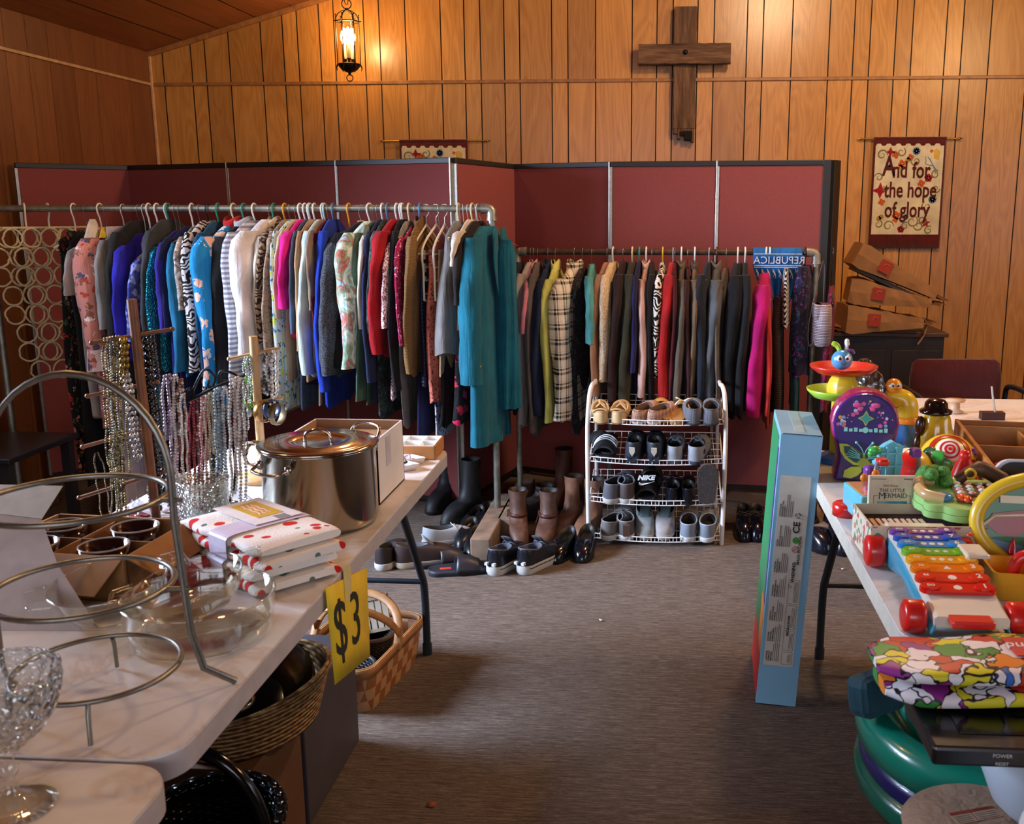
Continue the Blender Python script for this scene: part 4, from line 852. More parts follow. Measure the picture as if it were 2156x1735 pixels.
# ============================================================ SHOE RACK AND SHOES
wire_m = P('e6e4e2', .35); YS = 4.47
def foot_outline(L, W, toe=2.2, heel=.78, n=18):
    pts = []
    for k in range(n + 1):
        s = (1 - math.cos(PI * k / n)) / 2
        if s < .15: f = heel * math.sqrt(max(0, 1 - ((.15 - s) / .15) ** 2))
        elif s < .66: q = (s - .15) / .51; f = heel + (1 - heel) * q * q * (3 - 2 * q)
        else: f = max(0, 1 - ((s - .66) / .34) ** toe) ** (1 / toe)
        pts.append((f * W / 2, s * L))
    right = pts; left = [(-x, y) for x, y in pts[1:-1]][::-1]
    return right + left          # starts at the heel, goes round by the toe
def shoe(label, name, M, upper, sole, lining=BLACK, L=.27, W=.095, sh=.025, zo=.085, oc=.30, ol=.30, ow=.36, toe=2.2, group=None, laces=None, shaft=0, shaft_w=1.0, heel=0, extra=None, tongue=None, open_side=None, cat='shoe', low=.0, topline=None):
    if shaft: ow *= 1.22; ol *= 1.25
    t = thing(name, label, cat, group=group); t.matrix_world = M
    o = foot_outline(L, W, toe); n = len(o)
    rise = lambda y: heel * max(0, 1 - y / (L * .55)) ** 1.0 if heel else 0.0
    b = B(); b.rings([[(x * .94, (y - L / 2) * .97 + L / 2, rise(y)) for x, y in o], [(x * 1.03, (y - L / 2) * 1.02 + L / 2, rise(y) + sh * .3) for x, y in o], [(x * 1.03, (y - L / 2) * 1.02 + L / 2, rise(y) + sh) for x, y in o]], cap=True)
    if heel: b.prism([(x * .7, y * .9 + .01) for x, y in foot_outline(L * .24, W * .72, 2)], 0, heel)
    b.obj('sole', sole, t)
    cy = oc * L; top = []
    for i, (x, y) in enumerate(o):
        a = math.atan2((y - cy) / L, x / W * 1.2 + 1e-9)
        tx = ow * W * math.cos(a); ty = cy + ol * L * math.sin(a)
        tz = zo + .018 * max(0, -math.sin(a)) - low * max(0, abs(math.cos(a))) + rise(ty) * .9
        top.append((tx, ty, tz))
    rs = []
    for j in range(9):
        q = j / 8; h = q ** 1.5; zf = math.sin(q * PI / 2) ** .8
        rs.append([(x * (1 - h) + tx * h, y * (1 - h) + ty * h, (rise(y) + sh) * (1 - zf) + tz * zf) for (x, y), (tx, ty, tz) in zip(o, top)])
    if shaft:
        for j in range(1, 7):
            q = j / 6; k_ = 1 - .12 * math.sin(q * PI) * 1 + (shaft_w - 1) * q
            rs.append([(tx * k_ * (1 + .04 * math.sin(j * 2 + i)), cy - .01 + (ty - cy) * k_ * (1 - .25 * q) - .01 * q, tz * (1 - q) + (zo + shaft) * q + .008 * math.sin(j * 2.2)) for i, (tx, ty, tz) in enumerate(top)])
    b = B(); b.rings(rs, cap=False); b.obj('upper', upper, t)
    tp = rs[-1]
    b = B(); cx_ = 0
    inn = [[(x * k_, cy + (y - cy) * k_, z - d) for x, y, z in tp] for k_, d in ((1.0, -.001), (.93, .0), (.9, .035 + shaft * .5))]
    b.rings(inn, cap=False); b.add(inn[-1], [tuple(range(n))], False); b.obj('lining', lining, t)
    if topline:
        b = B(); b.tube([(x, y, z) for x, y, z in tp], .0035, 5, True); b.obj('topline', topline, t)
    if laces:
        b = B(); y0 = cy + ol * L
        for k_ in range(4):
            yy = y0 + .006 + k_ * .014; z = zo - .002 - k_ * .007 + .004
            b.tube([(-.022, yy, z - .005), (-.008, yy + .006, z + .004), (.008, yy - .002, z + .004), (.022, yy + .004, z - .005)], .0026, 5)
        b.tube(smooth_pts([(0, y0 + .002, zo + .004), (-.02, y0 - .004, zo + .012), (-.035, y0 + .01, zo - .005), (-.012, y0 + .006, zo + .006)], 4), .002, 5); b.tube(smooth_pts([(0, y0 + .002, zo + .004), (.02, y0 - .006, zo + .012), (.034, y0 + .012, zo - .008), (.01, y0 + .006, zo + .006)], 4), .002, 5)
        b.obj('laces', laces, t)
    if tongue:
        y0 = cy + ol * L; b = B(); b.grid([[(x, y0 + .03 - .055 * q, zo - .012 + .05 * q + .004 * math.cos(x * 60)) for x in (-.024, -.012, 0, .012, .024)] for q in (0, .33, .66, 1)]); b.obj('tongue', tongue, t, solid=.005)
    if extra: extra(t, L, W, sh, zo)
    return t
def slide(label, name, M, bed, strap, L=.27, W=.10, group=None, toe=2.3, wrap=(.52, .84), mark=None, extra=None, zz=.055, cat='slipper'):
    t = thing(name, label, cat, group=group); t.matrix_world = M; o = foot_outline(L, W, toe, .82)
    b = B(); b.rings([[(x * .95, y, 0) for x, y in o], [(x * 1.02, y, .012) for x, y in o], [(x, y, .028) for x, y in o], [(x * .88, (y - L / 2) * .94 + L / 2, .022) for x, y in o]], cap=True); b.obj('footbed', bed, t)
    if strap:
        b = B(); g_ = []
        for k in range(9):
            q = wrap[0] + (wrap[1] - wrap[0]) * k / 8; y = q * L; hw = W / 2 * 1.04 * (1 if q < .75 else 1 - (q - .75) * 1.2)
            g_.append([(hw * math.cos(a), y + .02 * math.sin(a) * (.5 - k / 8), .012 + (zz + .012 * math.sin(k / 8 * PI)) * math.sin(a) * (1 - .35 * k / 8)) for a in [PI * j / 12 for j in range(13)]])
        b.grid(g_); b.obj('strap', strap, t, solid=.005)
    if mark: b = B(); b.box(-.012, .012, .05, .1, .0225, .0235); b.obj('printed_mark', mark, t)
    if extra: extra(t, L, W)
    return t
# ---- the white wire rack
x0 = atY(1240, 1140, YS).x; x1 = atY(1519, 1143, YS).x; XC = (x0 + x1) / 2; HWR = (x1 - x0) / 2
rk = thing('shoe_rack', 'white wire shoe rack with four bowed shelves full of shoes', 'shoe rack', (XC, YS, 0))
for s in (-1, 1):
    b = B(); zt = .72
    b.tube(smooth_pts([(s * HWR, 0, .0), (s * (HWR + .004), 0, .2), (s * (HWR + .006), 0, .55), (s * (HWR - .002), .01, .70), (s * (HWR - .01), .05, .745), (s * (HWR - .016), .12, .745)], 4), .0105, 10); b.obj('front_post', wire_m, rk)
    b = B(); b.tube([(s * (HWR - .018), .26, 0), (s * (HWR - .018), .26, .70), (s * (HWR - .018), .2, .745), (s * (HWR - .018), .11, .745)], .009, 8); b.obj('back_post', wire_m, rk)
tiers = []
for k, (yl, yb) in enumerate(((884, 845), (966, 918), (1050, 1000), (1126, 1080))):
    zf = atY(1240, yl, YS).z; zb = zf + .055; tiers.append((zf, zb)); b = B(); W = HWR - .006
    bow = lambda x: -.055 * (1 - (x / W) ** 2)
    xs = [-W + 2 * W * i / 20 for i in range(21)]
    for dz, r in ((-.022, .0028), (.0, .0028)):
        b.tube([(x, bow(x) + 0, zf + .012 + dz) for x in xs], r, 6)
    for x in [-W + 2 * W * (i + .5) / 18 for i in range(18)]: b.tube([(x, bow(x) - .001, zf - .01), (x, bow(x) - .001, zf + .012)], .0018, 5)
    for q in (.28, .55, .8, 1.0): b.tube([(-W, .26 * q, zf - .01 + .055 * q), (W, .26 * q, zf - .01 + .055 * q)], .002, 5)
    for i in range(1, 18):
        x = -W + 2 * W * i / 18; b.tube([(x, bow(x), zf - .01), (x, .26, zf - .01 + .055), (x, .262, zf + .075)], .0016, 5)
    b.tube([(-W, .262, zf + .075), (W, .262, zf + .075)], .0022, 5)
    for s in (-1, 1): b.tube([(s * W, 0, zf + .012), (s * W, .26, zf + .075)], .0028, 5); b.tube([(s * W, 0, zf - .01), (s * W, .26, zf + .045)], .0028, 5)
    b.obj('wire_shelf', wire_m, rk)
def onshelf(k, px, heel_y=.0, turn=0, away=True, roll=0):
    zf = tiers[k][0]; tilt = math.atan(.055 / .26); X = atY(px, 1000 if k > 1 else 880, YS - .03).x
    # heel (away) or toe (facing) near the front lip
    M = Matrix.Translation((X, YS - .045 + heel_y, zf - .008 + .0035 + (heel_y - .045) * .055 / .26)) @ Matrix.Rotation(tilt, 4, 'X') @ Matrix.Rotation(R(turn), 4, 'Z')
    if not away: M = M @ Matrix.Translation((0, .27, 0)) @ Matrix.Rotation(PI, 4, 'Z')
    if roll: M = M @ Matrix.Rotation(R(roll), 4, 'Y')
    return M
tan = P('c9a878', .6); tans = P('b99762', .6); gr = fabric('6b6b70'); grl = P('8d8f94', .7); navy = P('1d2430', .55); wsole = P('c9c4bb', .5); dk = P('1a1b1f', .45)
def sandal_straps(t, L, W, sh, zo):
    b = B()
    b.tube([(W * .42 * math.cos(a), .035 + .03 * math.sin(a), .05 + .03 * max(0, -math.sin(a))) for a in [2 * PI * i / 18 for i in range(18)]], .003, 5, True); b.obj('ankle_loop', tan, t); b = B()
    b.tube([(-.03, .12, .03), (0, .13, .055), (.03, .12, .03)], .004, 5, flat=2); b.tube([(0, .13, .055), (0, .17, .055)], .004, 5, flat=2); b.obj('toe_strap', tan, t)
for k, (px, tn) in enumerate(((1267, 6), (1300, -4))):
    shoe(['tan strappy flat at the left end of the top shelf', 'second tan strappy flat from the left on the top shelf'][k], 'tan_flat', onshelf(0, px, .0, tn), tan, P('8f6f48', .6), P('b5925c', .7), L=.25, W=.088, sh=.01, zo=.045, oc=.36, ol=.34, ow=.43, toe=1.9, group='pair of tan flats', extra=sandal_straps, topline=tan)
pl = patt('plaid', ('b08a72', '6e4a40'), 2.4, .8)
for k, (px, tn) in enumerate(((1337, -24), (1368, -30))):
    shoe(['brown plaid slip on shoe tucked behind its mate on the top shelf', 'brown plaid slip on shoe in front of its mate on the top shelf'][k], 'plaid_slip_on', onshelf(0, px, .01, tn), pl, P('d7cfc6', .6), P('5b4335', .8), L=.245, W=.085, sh=.014, zo=.05, oc=.36, ol=.30, ow=.38, toe=1.9, group='pair of brown plaid slip ons')
def thong(t, L, W):
    b = B(); cr = P('d9cdb0', .6)
    b.tube(smooth_pts([(-.045, .13, .02), (-.02, .16, .055), (0, .185, .05), (.02, .16, .055), (.045, .13, .02)], 5), .0045, 6); b.tube(smooth_pts([(0, .185, .05), (.03, .17, .07), (.03, .2, .05), (0, .185, .05), (-.03, .17, .07), (-.035, .2, .05)], 4), .0035, 5); b.obj('bow_strap', cr, t)
slide('tan leather thong sandal with a cream bow strap', 'thong_sandal', onshelf(0, 1422, .0, -12), P('b07f42', .5), P('b8853f', .5), L=.235, W=.082, wrap=(.66, .98), extra=thong, zz=.03, group='pair of tan sandals')
slide('tan sandal lying under its bow strapped mate', 'thong_sandal', onshelf(0, 1403, .03, 8), P('a07238', .5), P('b8853f', .5), L=.235, W=.08, wrap=(.66, .98), zz=.03, group='pair of tan sandals')
for k, (px, tn) in enumerate(((1460, 0), (1494, -6))):
    shoe(['grey felt clog slipper left of its mate on the top shelf', 'grey felt clog slipper at the right end of the top shelf'][k], 'felt_slipper', onshelf(0, px, .0, tn), gr, P('3c3c40', .8), P('2a2422', .9), L=.255, W=.1, sh=.014, zo=.062, oc=.34, ol=.31, ow=.36, toe=2.4, group='pair of grey felt slippers', topline=gr)
def stripes3(t, L, W):
    b = B()
    for k in range(3):
        y = .145 + .022 * k
        b.tube([(W / 2 * 1.1 * math.cos(a), y - .012 * math.sin(a) + .01 * math.cos(a), .014 + .064 * math.sin(a)) for a in [R(20) + R(140) * j / 10 for j in range(11)]], .0045, 4, flat=.35)
    b.obj('three_white_stripes', P('e6e6e8', .5), t)
slide('black slide with three white stripes on the second shelf', 'striped_slide', onshelf(1, 1268, .02, -5, away=False), dk, P('17181c', .6), L=.26, W=.105, wrap=(.45, .86), extra=stripes3, group='pair of striped slides')
slide('black slide turned over behind the white striped one', 'striped_slide', onshelf(1, 1284, .07, 20), dk, P('17181c', .6), L=.25, W=.1, wrap=(.45, .86), group='pair of striped slides')
def heel_badge(c, c2):
    def f(t, L, W, sh, zo):
        b = B(); M = Matrix.Translation((0, -.006, sh + .045)) @ Matrix.Rotation(PI / 2 + .1, 4, 'X')
        b.M = M; b.prism([(-.013, .022), (.013, .022), (.013, -.002), (.0, -.024), (-.013, -.002)][::-1], -.001, .003); b.obj('heel_patch', c, t, bevel=.002)
        b = B(); b.M = Matrix.Translation((0, -.004, sh + .006)) @ Matrix.Rotation(PI / 2, 4, 'X'); b.prism([(-.024, .016), (-.008, .002), (0, -.006), (.008, .002), (.024, .016), (.02, -.012), (-.02, -.012)], 0, .004); b.obj('heel_guard', c2, t)
    return f
for k, px in enumerate((1332, 1378)):
    shoe(['dark trail shoe with a pale heel patch beside the striped slide', 'dark trail shoe with a pale heel patch in the middle of the second shelf'][k], 'trail_shoe', onshelf(1, px, .0, -6 + 4 * k), navy, P('23262c', .6), BLACK, L=.27, W=.1, sh=.026, zo=.092, oc=.27, ol=.24, ow=.34, group='pair of dark trail shoes', laces=P('121214', .6), extra=heel_badge(P('c9c0ae', .5), P('2a3140', .4)), tongue=dk)
def cutouts(t, L, W, sh, zo):
    for s in (-1, 1):
        b = B(); b.ball((s * W * .40, .06, sh + .03), .016, 10, (.35, 1, .75)); b.obj('side_opening', BLACK, t)
    b = B(); b.tube([(-.04, .13, .055), (0, .14, .075), (.04, .13, .055)], .008, 6, flat=1.6); b.tube(smooth_pts([(0, .12, .08), (.02, .10, .10), (0, .09, .085), (-.02, .1, .1), (0, .12, .08)], 3), .0022, 5); b.obj('toggle_strap', P('56585e', .7), t)
for k, px in enumerate((1420, 1462)):
    shoe(['grey sport sandal shoe with bungee lace left of its mate', 'grey sport sandal shoe at the right of the second shelf'][k], 'sport_sandal', onshelf(1, px, .0, -4 - 8 * k), grl, P('3a4454', .6), P('101216', .8), L=.26, W=.095, sh=.022, zo=.075, oc=.30, ol=.28, ow=.38, group='pair of grey sport sandals', extra=cutouts)
gsn = P('55555c', .75); 
for k, (px, tn) in enumerate(((1278, -28), (1318, 0))):
    shoe(['grey and white sneaker angled left at the end of the third shelf', 'brown grey sneaker with pale sole second on the third shelf'][k], 'grey_sneaker', onshelf(2, px, .0, tn), [gsn, P('4a3e3c', .7)][k], wsole, P('1a1718', .9), L=.265, W=.098, sh=.03, zo=.085, oc=.29, ol=.26, ow=.39, group='pair of grey brown sneakers', laces=P('3c3c42', .7), topline=P('77777e', .7))
# slide with lettering and swoosh
def white_print(t, L, W):
    wm = P('eceae6', .4)
    M = Matrix.Translation((0, L * .70, .082)) @ Matrix.Rotation(PI, 4, 'Z') @ Matrix.Rotation(R(28), 4, 'X')
    lettering('NIKE', .036, wm, t, 'printed_lettering', M @ Matrix.Translation((.0, .018, 0)), shear=.25, font_off=.002)
    b = B(); b.M = M @ Matrix.Translation((0, -.012, .0))
    up_ = [(-.032, .008), (-.036, -.004), (-.030, -.012), (-.018, -.012), (0, -.006), (.042, .01)]; lo = [(.0, -.0), (-.016, -.003), (-.025, -.002)]
    b.prism(up_ + [(.01, .001)] + lo, -.001, .001); b.obj('printed_swoosh', wm, t)
slide('black slide with white lettering and swoosh on the third shelf', 'lettered_slide', onshelf(2, 1362, .0, 3, away=False), dk, P('0f1012', .6), L=.26, W=.11, wrap=(.48, .88), extra=white_print, zz=.062, group='pair of lettered slides')
slide('black slide standing behind the lettered one', 'lettered_slide', onshelf(2, 1372, .10, 0), dk, P('0f1012', .6), L=.25, W=.1, wrap=(.48, .88), group='pair of lettered slides')
patent = P('0d0f16', .18)
for k, px in enumerate((1416, 1448)):
    shoe(['black patent loafer right of the lettered slide', 'black patent loafer left of the upright grey insole'][k], 'patent_loafer', onshelf(2, px, .0, -3), patent, P('15161a', .4), BLACK, L=.26, W=.082, sh=.014, zo=.07, oc=.27, ol=.26, ow=.38, toe=1.9, group='pair of black patent loafers', laces=P('2b2b30', .5) if k == 0 else None)
t = thing('sandal_sole', 'grey brown sandal standing sole outwards at the right of the third shelf', 'sandal'); t.matrix_world = Matrix.Translation((atY(1487, 1050, YS).x, YS - .03, tiers[2][0] + .002)) @ Matrix.Rotation(R(102), 4, 'X')
b = B(); o_ = foot_outline(.205, .094, 2.3, .84); b.rings([[(x, y, 0) for x, y in o_], [(x * 1.03, y, .008) for x, y in o_], [(x, y, .018) for x, y in o_]], cap=True); b.obj('outsole', P('433a36', .9, 0, .2, 80, .6, 200), t)
b = B(); b.grid([[(.046 * math.cos(a), y, -.002 - .04 * math.sin(a)) for a in [PI * j / 8 for j in range(9)]] for y in (.11, .14, .17)]); b.obj('strap', P('3a322e', .8), t, solid=.004)
for k, (px, tn, c, l) in enumerate(((1272, -30, '6a6663', 'grey sneaker with white sole angled left on the bottom shelf'), (1320, 4, '54504f', 'grey and brown sneaker with white sole second on the bottom shelf'))):
    shoe(l, 'court_sneaker', onshelf(3, px, .0, tn), P(c, .8), P('dcd9d4', .5), P('1c1a1b', .9), L=.265, W=.1, sh=.03, zo=.082, oc=.29, ol=.26, ow=.39, group='pair of grey court sneakers', laces=P('8a8784', .7), topline=P('8b8886', .7), extra=(lambda t, L, W, sh, zo: (B().box(-.016, .016, -.004, .012, sh, zo + .006).obj('heel_strip', P('5a3f33', .7), t))) if k else None)
for k, (px, tn) in enumerate(((1362, 4), (1398, -4))):
    shoe(['pale grey running shoe with raised heel tab left of its mate', 'pale grey pink running shoe in the middle of the bottom shelf'][k], 'running_shoe', onshelf(3, px, -.0, tn, away=False), P(['8f9491', '97908c'][k], .75), P('b5afa6', .6), P('15181b', .9), L=.26, W=.098, sh=.028, zo=.08, oc=.30, ol=.26, ow=.38, group='pair of pale running shoes', laces=P('6d8286', .6), tongue=P('55666a', .7))
for k, px in enumerate((1450, 1489)):
    shoe(['silver grey leather sneaker left of its mate on the bottom shelf', 'silver grey leather sneaker at the right end of the bottom shelf'][k], 'leather_sneaker', onshelf(3, px, .0, -4 * k - 4), P('7c858f', .35), P('dedcd8', .4), P('2a2322', .9), L=.26, W=.096, sh=.028, zo=.075, oc=.31, ol=.29, ow=.4, group='pair of silver grey sneakers', topline=P('a6adb4', .4))

# ---- footwear on the floor
def onfloor(px, py, turn, roll=0, lift=0):
    p = atZ(px, py, 0); return Matrix.Translation((p.x, p.y, .001 + lift)) @ Matrix.Rotation(R(turn), 4, 'Z') @ Matrix.Rotation(R(roll), 4, 'Y')
def run_marks(t, L, W, sh, zo):
    b = B(); b.rings([[(x * 1.0, y, z) for x, y in foot_outline(L, W * 1.07)] for z in (.028, .032)], cap=False); b.obj('sole_line', P('17181a', .5), t)
    b = B()
    for s in (-1, 1): b.box(s * .018 - .007, s * .018 + .007, -.012, .004, .05, .062)
    b.obj('reflective_marks', P('dfe3e8', .2, .3), t)
for k, (px, py, tn) in enumerate(((1034, 1214, -22), (1096, 1212, -26))):
    shoe(['black running shoe with chunky white sole left of its mate on the carpet', 'black running shoe with chunky white sole right of its mate on the carpet'][k], 'black_running_shoe', onfloor(px, py, tn), P('14171f', .3), P('c4c2bd', .5), P('4a4a56', .9), L=.29, W=.105, sh=.042, zo=.10, oc=.27, ol=.25, ow=.36, group='pair of black running shoes', laces=P('5c5f6c', .6), topline=P('565866', .7), tongue=P('33353f', .7), extra=run_marks)
for k, (px, py, tn) in enumerate(((868, 1196, -62), (902, 1211, -72))):
    slide(['dark slide sandal farther from the camera beside the rack foot', 'dark slide sandal nearest the left table leg'][k], 'dark_slide', onfloor(px, py, tn), P('20212a', .6), P('26232a', .45), L=.27, W=.105, mark=P('c0392f', .6), wrap=(.42, .86), zz=.06, group='pair of dark slides')
shoe('dark brown sneaker with thick white sole lying side on', 'brown_sneaker', onfloor(832, 1196, -66), P('32201b', .6), P('c9bda6', .6), P('5a585c', .8), L=.29, W=.10, sh=.03, zo=.095, oc=.26, ol=.25, ow=.34, group='pair of brown sneakers', tongue=P('8a8a90', .7))
shoe('dark brown sneaker with white sole half hidden by the table leg', 'brown_sneaker', onfloor(800, 1204, -10), P('2a1f1f', .6), P('d6d4cf', .6), P('1c1a1b', .8), L=.28, W=.10, sh=.032, zo=.09, oc=.26, ol=.25, ow=.34, group='pair of brown sneakers')
shoe('pale grey canvas sneaker behind the brown sneaker', 'canvas_sneaker', onfloor(890, 1150, -58), P('a3abb2', .7), P('d5d2cb', .6), P('2a2a2e', .8), L=.26, W=.095, sh=.022, zo=.075, oc=.30, ol=.28, ow=.36, laces=P('c8ccd0', .6))
for k, (px, py, tn, l) in enumerate(((968, 1160, 176, 'black shoe with its white edged mate left of the timber foot'), (991, 1180, 182, 'black shoe standing against the timber foot'), (975, 1130, 170, 'black shoe with a cream stripe at the back of the floor pile'), (1006, 1122, 176, 'black shoe with a cream stripe near the steel post'))):
    M = onfloor(px, py, tn) @ Matrix.Translation((0, -.26, 0))
    shoe(l, 'black_shoe', M, P('0f1116', .35), P('c9bea2', .5) if k > 1 else P('131419', .4), BLACK, L=.265, W=.088, sh=.016, zo=.07, oc=.3, ol=.28, ow=.38, toe=2, group='black shoes left of the timber foot')
br = P('5b3c2e', .55, 0, .2, 40); brd = P('4a2018', .4)
def ankle_strap(t, L, W, sh, zo):
    b = B(); b.tube([(.042 * math.cos(a), L * .27 + .052 * math.sin(a), zo + .03) for a in [2 * PI * i / 24 for i in range(24)]], .011, 6, True, .4); b.obj('ankle_strap', brd, t)
    b = B(); b.tube([(.05 + .003 * i, .03 + .01 * i, zo + .03 - .012 * i) for i in range(5)], .004, 5); b.box(.04, .052, .04, .065, zo + .018, zo + .042); b.obj('buckle', P('8a7a60', .3, .8), t)
for k, (px, py, tn) in enumerate(((1094, 1160, 190), (1140, 1162, 176))):
    M = onfloor(px, py, tn) @ Matrix.Translation((0, -.25, 0))
    shoe(['brown suede boot with wine ankle strap beside the timber foot', 'brown suede boot with wine ankle strap left of the tan boots'][k], 'strapped_boot', M, br, P('2c1f19', .7), BLACK, L=.255, W=.095, sh=.018, zo=.095, oc=.28, ol=.2, ow=.40, shaft=.14, shaft_w=.98, group='pair of brown strapped boots', extra=ankle_strap, cat='boot')
tb = P('7c533b', .5, 0, .15, 30)
for k, (px, py, tn) in enumerate(((1172, 1140, 160), (1212, 1148, 158))):
    M = onfloor(px, py, tn) @ Matrix.Translation((0, -.25, 0))
    shoe(['smooth tan ankle boot left of its mate', 'smooth tan ankle boot against the shoe rack post'][k], 'tan_boot', M, tb, P('3a281e', .7), BLACK, L=.26, W=.092, sh=.012, zo=.10, oc=.27, ol=.19, ow=.40, shaft=.17, shaft_w=1.06, heel=.03, group='pair of tan ankle boots', cat='boot')
for k, (px, py, tn) in enumerate(((1166, 1186, 164), (1224, 1184, 176))):
    M = onfloor(px, py, tn) @ Matrix.Translation((0, -.25, 0))
    shoe(['black patent clog left of its mate on the open carpet', 'black patent clog right beside the rack foot'][k], 'patent_clog', M @ Matrix.Translation((0, .02, 0)), P('0b0c12', .15), P('17181c', .4), BLACK, L=.25, W=.095, sh=.016, zo=.078, oc=.3, ol=.28, ow=.38, heel=.015, group='pair of black patent clogs')
for k, (px, py) in enumerate(((1568, 1142), (1594, 1142))):
    M = onfloor(px, py, 178) @ Matrix.Translation((0, -.27, 0))
    shoe(['glossy black oxford shoe right of the shoe rack', 'glossy black oxford shoe beside the tall blue box'][k], 'black_oxford', M, P('0c0f1a', .14), P('14151b', .3), BLACK, L=.28, W=.088, sh=.02, zo=.10, oc=.27, ol=.22, ow=.38, group='pair of glossy black oxfords', laces=P('26262b', .5))
for k, (px, py, tn, l) in enumerate(((1742, 1168, 200, 'dark glossy boot under the toy table left'), (1778, 1172, 185, 'dark glossy boot under the toy table right'), (1730, 1120, 160, 'dark wine boot behind the two under the toy table'))):
    M = onfloor(px, py, tn) @ Matrix.Translation((0, -.27, 0))
    shoe(l, 'dark_boot', M, [P('11141f', .2), P('10131d', .2), P('3a1519', .4)][k], P('14151b', .3), BLACK, L=.28, W=.1, sh=.025, zo=.10, oc=.27, ol=.2, ow=.42, shaft=.08, shaft_w=.95, group='dark boots under the toy table', cat='boot')
for k, (px, py, tn, c, l, sf) in enumerate(((1068, 1098, 120, '241914', 'dark brown hiking boot lying behind the steel post', .06), (1165, 1075, 170, '5a2c17', 'rust brown boot deep in the shade under the clothes', .18), (935, 1110, 150, '101012', 'black boot in the dark under the long rack', .2), (1350, 1105, 175, '1c1614', 'dark brown shoe behind the white rack', 0), (905, 1085, 165, '131216', 'black ankle boot left of the rack post', .12))):
    shoe(l, 'shaded_boot', onfloor(px, py, tn) @ Matrix.Translation((0, -.27, 0)), P(c, .6), P('120f0e', .7), BLACK, L=.28, W=.1, sh=.02, zo=.10, oc=.27, ol=.2, ow=.40, shaft=sf, shaft_w=1, cat='boot')
# litter on the carpet
def leaf(px, py, s, c, label, name, cat):
    p = atZ(px, py, 0); b = B(); random.seed(int(px)); n = 14
    b.add([(0, 0, .006)] + [(s * (.6 + .5 * random.random()) * math.cos(2 * PI * i / n), s * (.4 + .4 * random.random()) * math.sin(2 * PI * i / n), .003 + .005 * random.random()) for i in range(n)], [(0, 1 + i, 1 + (i + 1) % n) for i in range(n)])
    o = b.obj(name, P(c, .8), None, solid=.001); o.location = (p.x, p.y, 0); tag(o, label, cat)
leaf(909, 1697, .016, '9a4a2c', 'small dry russet leaf on the carpet', 'dry_leaf', 'leaf')
leaf(1265, 1308, .008, 'd8d4cc', 'tiny curled white paper scrap in the middle of the carpet', 'paper_scrap', 'scrap')
leaf(1774, 1200, .008, 'd8d4cc', 'small white paper scrap on the carpet near the toy table', 'paper_scrap', 'scrap')
# ============================================================ LEFT TABLES
g = N('speckled_tabletop'); v = g.co()
n1 = g.noise(v, 3.5, 4, .6, 1.5); c = g.ramp(n1, [(.35, 'd2cdc8'), (.5, 'dad6d2'), (.56, 'cbbfb4'), (.6, 'd8d3ce')]); topm = g.fin(c, .32, 0, .5)
tedge = P('b9b2b4', .5); legm = P('3a4450', .35, .6)
def folding_table(label, x0, x1, y0, y1, legs, legmat=legm, z=.74, edge=tedge, top=topm, ang=0):
    t = thing('folding_table', label, 'table', ((x0 + x1) / 2, (y0 + y1) / 2, 0), ang); W = (x1 - x0) / 2; L = (y1 - y0) / 2
    b = B(); b.prism(rrect(-W + .001, W - .001, -L + .001, L - .001, .07, 8), z - .006, z); b.obj('tabletop', top, t, bevel=.003)
    b = B(); b.prism(rrect(-W, W, -L, L, .07, 8), z - .045, z - .0055, True); b.obj('table_edge', edge, t, bevel=.005)
    for s in legs:
        yb = s * (L - .05); yt = s * (L - .32)
        for sx in (-1, 1):
            b = B(); b.tube(smooth_pts([(sx * (W - .12), yt, z - .05), (sx * (W - .115), yt + s * .05, z - .12), (sx * (W - .1), yb - s * .05, z - .40), (sx * (W - .095), yb - s * .01, z - .5), (sx * (W - .095), yb, 0.012)], 4), .0135, 10)
            b.tube([(sx * (W - .095), yb, 0), (sx * (W - .095), yb, .04)], .017, 10); b.obj('folding_leg', legmat, t)
        b = B(); b.tube([(-W + .1, yb - s * .02, z - .46), (W - .1, yb - s * .02, z - .46)], .010, 8); b.obj('leg_crossbar', legmat, t)
    return t
folding_table('left folding table loaded with glassware, pot and jewelry stands', -1.49, -.725, 1.295, 3.27, (1,))
b = B(); b.tube([(-.28, -.82, .7), (-.28, -.82, .01)], .0135, 10); b.obj('folding_leg', legm, [o for o in bpy.data.objects if str(o.get('label')).startswith('left folding table')][0])
folding_table('near left folding table corner under the cut glass goblet', -1.475, -.705, -.30, 1.285, (-1,))

# ---- three tier wire dish stand
wm = P('8d8a80', .38, .85, .12, 60); sx_, sy_ = -.925, 1.455
t = thing('tiered_plate_stand', 'pewter wire three ring plate stand with a tall hoop handle', 'plate stand', (sx_, sy_, .74))
def ringp(cx_, cy_, z, r, n=48): return [(cx_ + r * math.cos(2 * PI * i / n), cy_ + r * math.sin(2 * PI * i / n), z) for i in range(n)]
c1 = atY(155, 1050, 1.5); c2 = atY(175, 1235, 1.5); tp = atY(190, 792, 1.5); hr = atY(389, 1100, 1.5)
hw = .172; hx = -.952 - sx_
for nm, c_, r in (('bottom_ring', None, .128), ('middle_ring', c2, .142), ('top_ring', c1, .145)):
    b = B()
    if c_ is None: b.tube(ringp(0, 0, .068, r), .0048, 8, True)
    else:
        b.tube(ringp(c_.x - sx_, c_.y - sy_, c_.z - .74, r), .0052, 8, True)
        for s in (-1, 1): b.tube([(c_.x - sx_ + s * r, c_.y - sy_, c_.z - .74), (hx + s * hw, .045, c_.z - .74 + .002)], .0042, 6)
    b.obj(nm, wm, t)
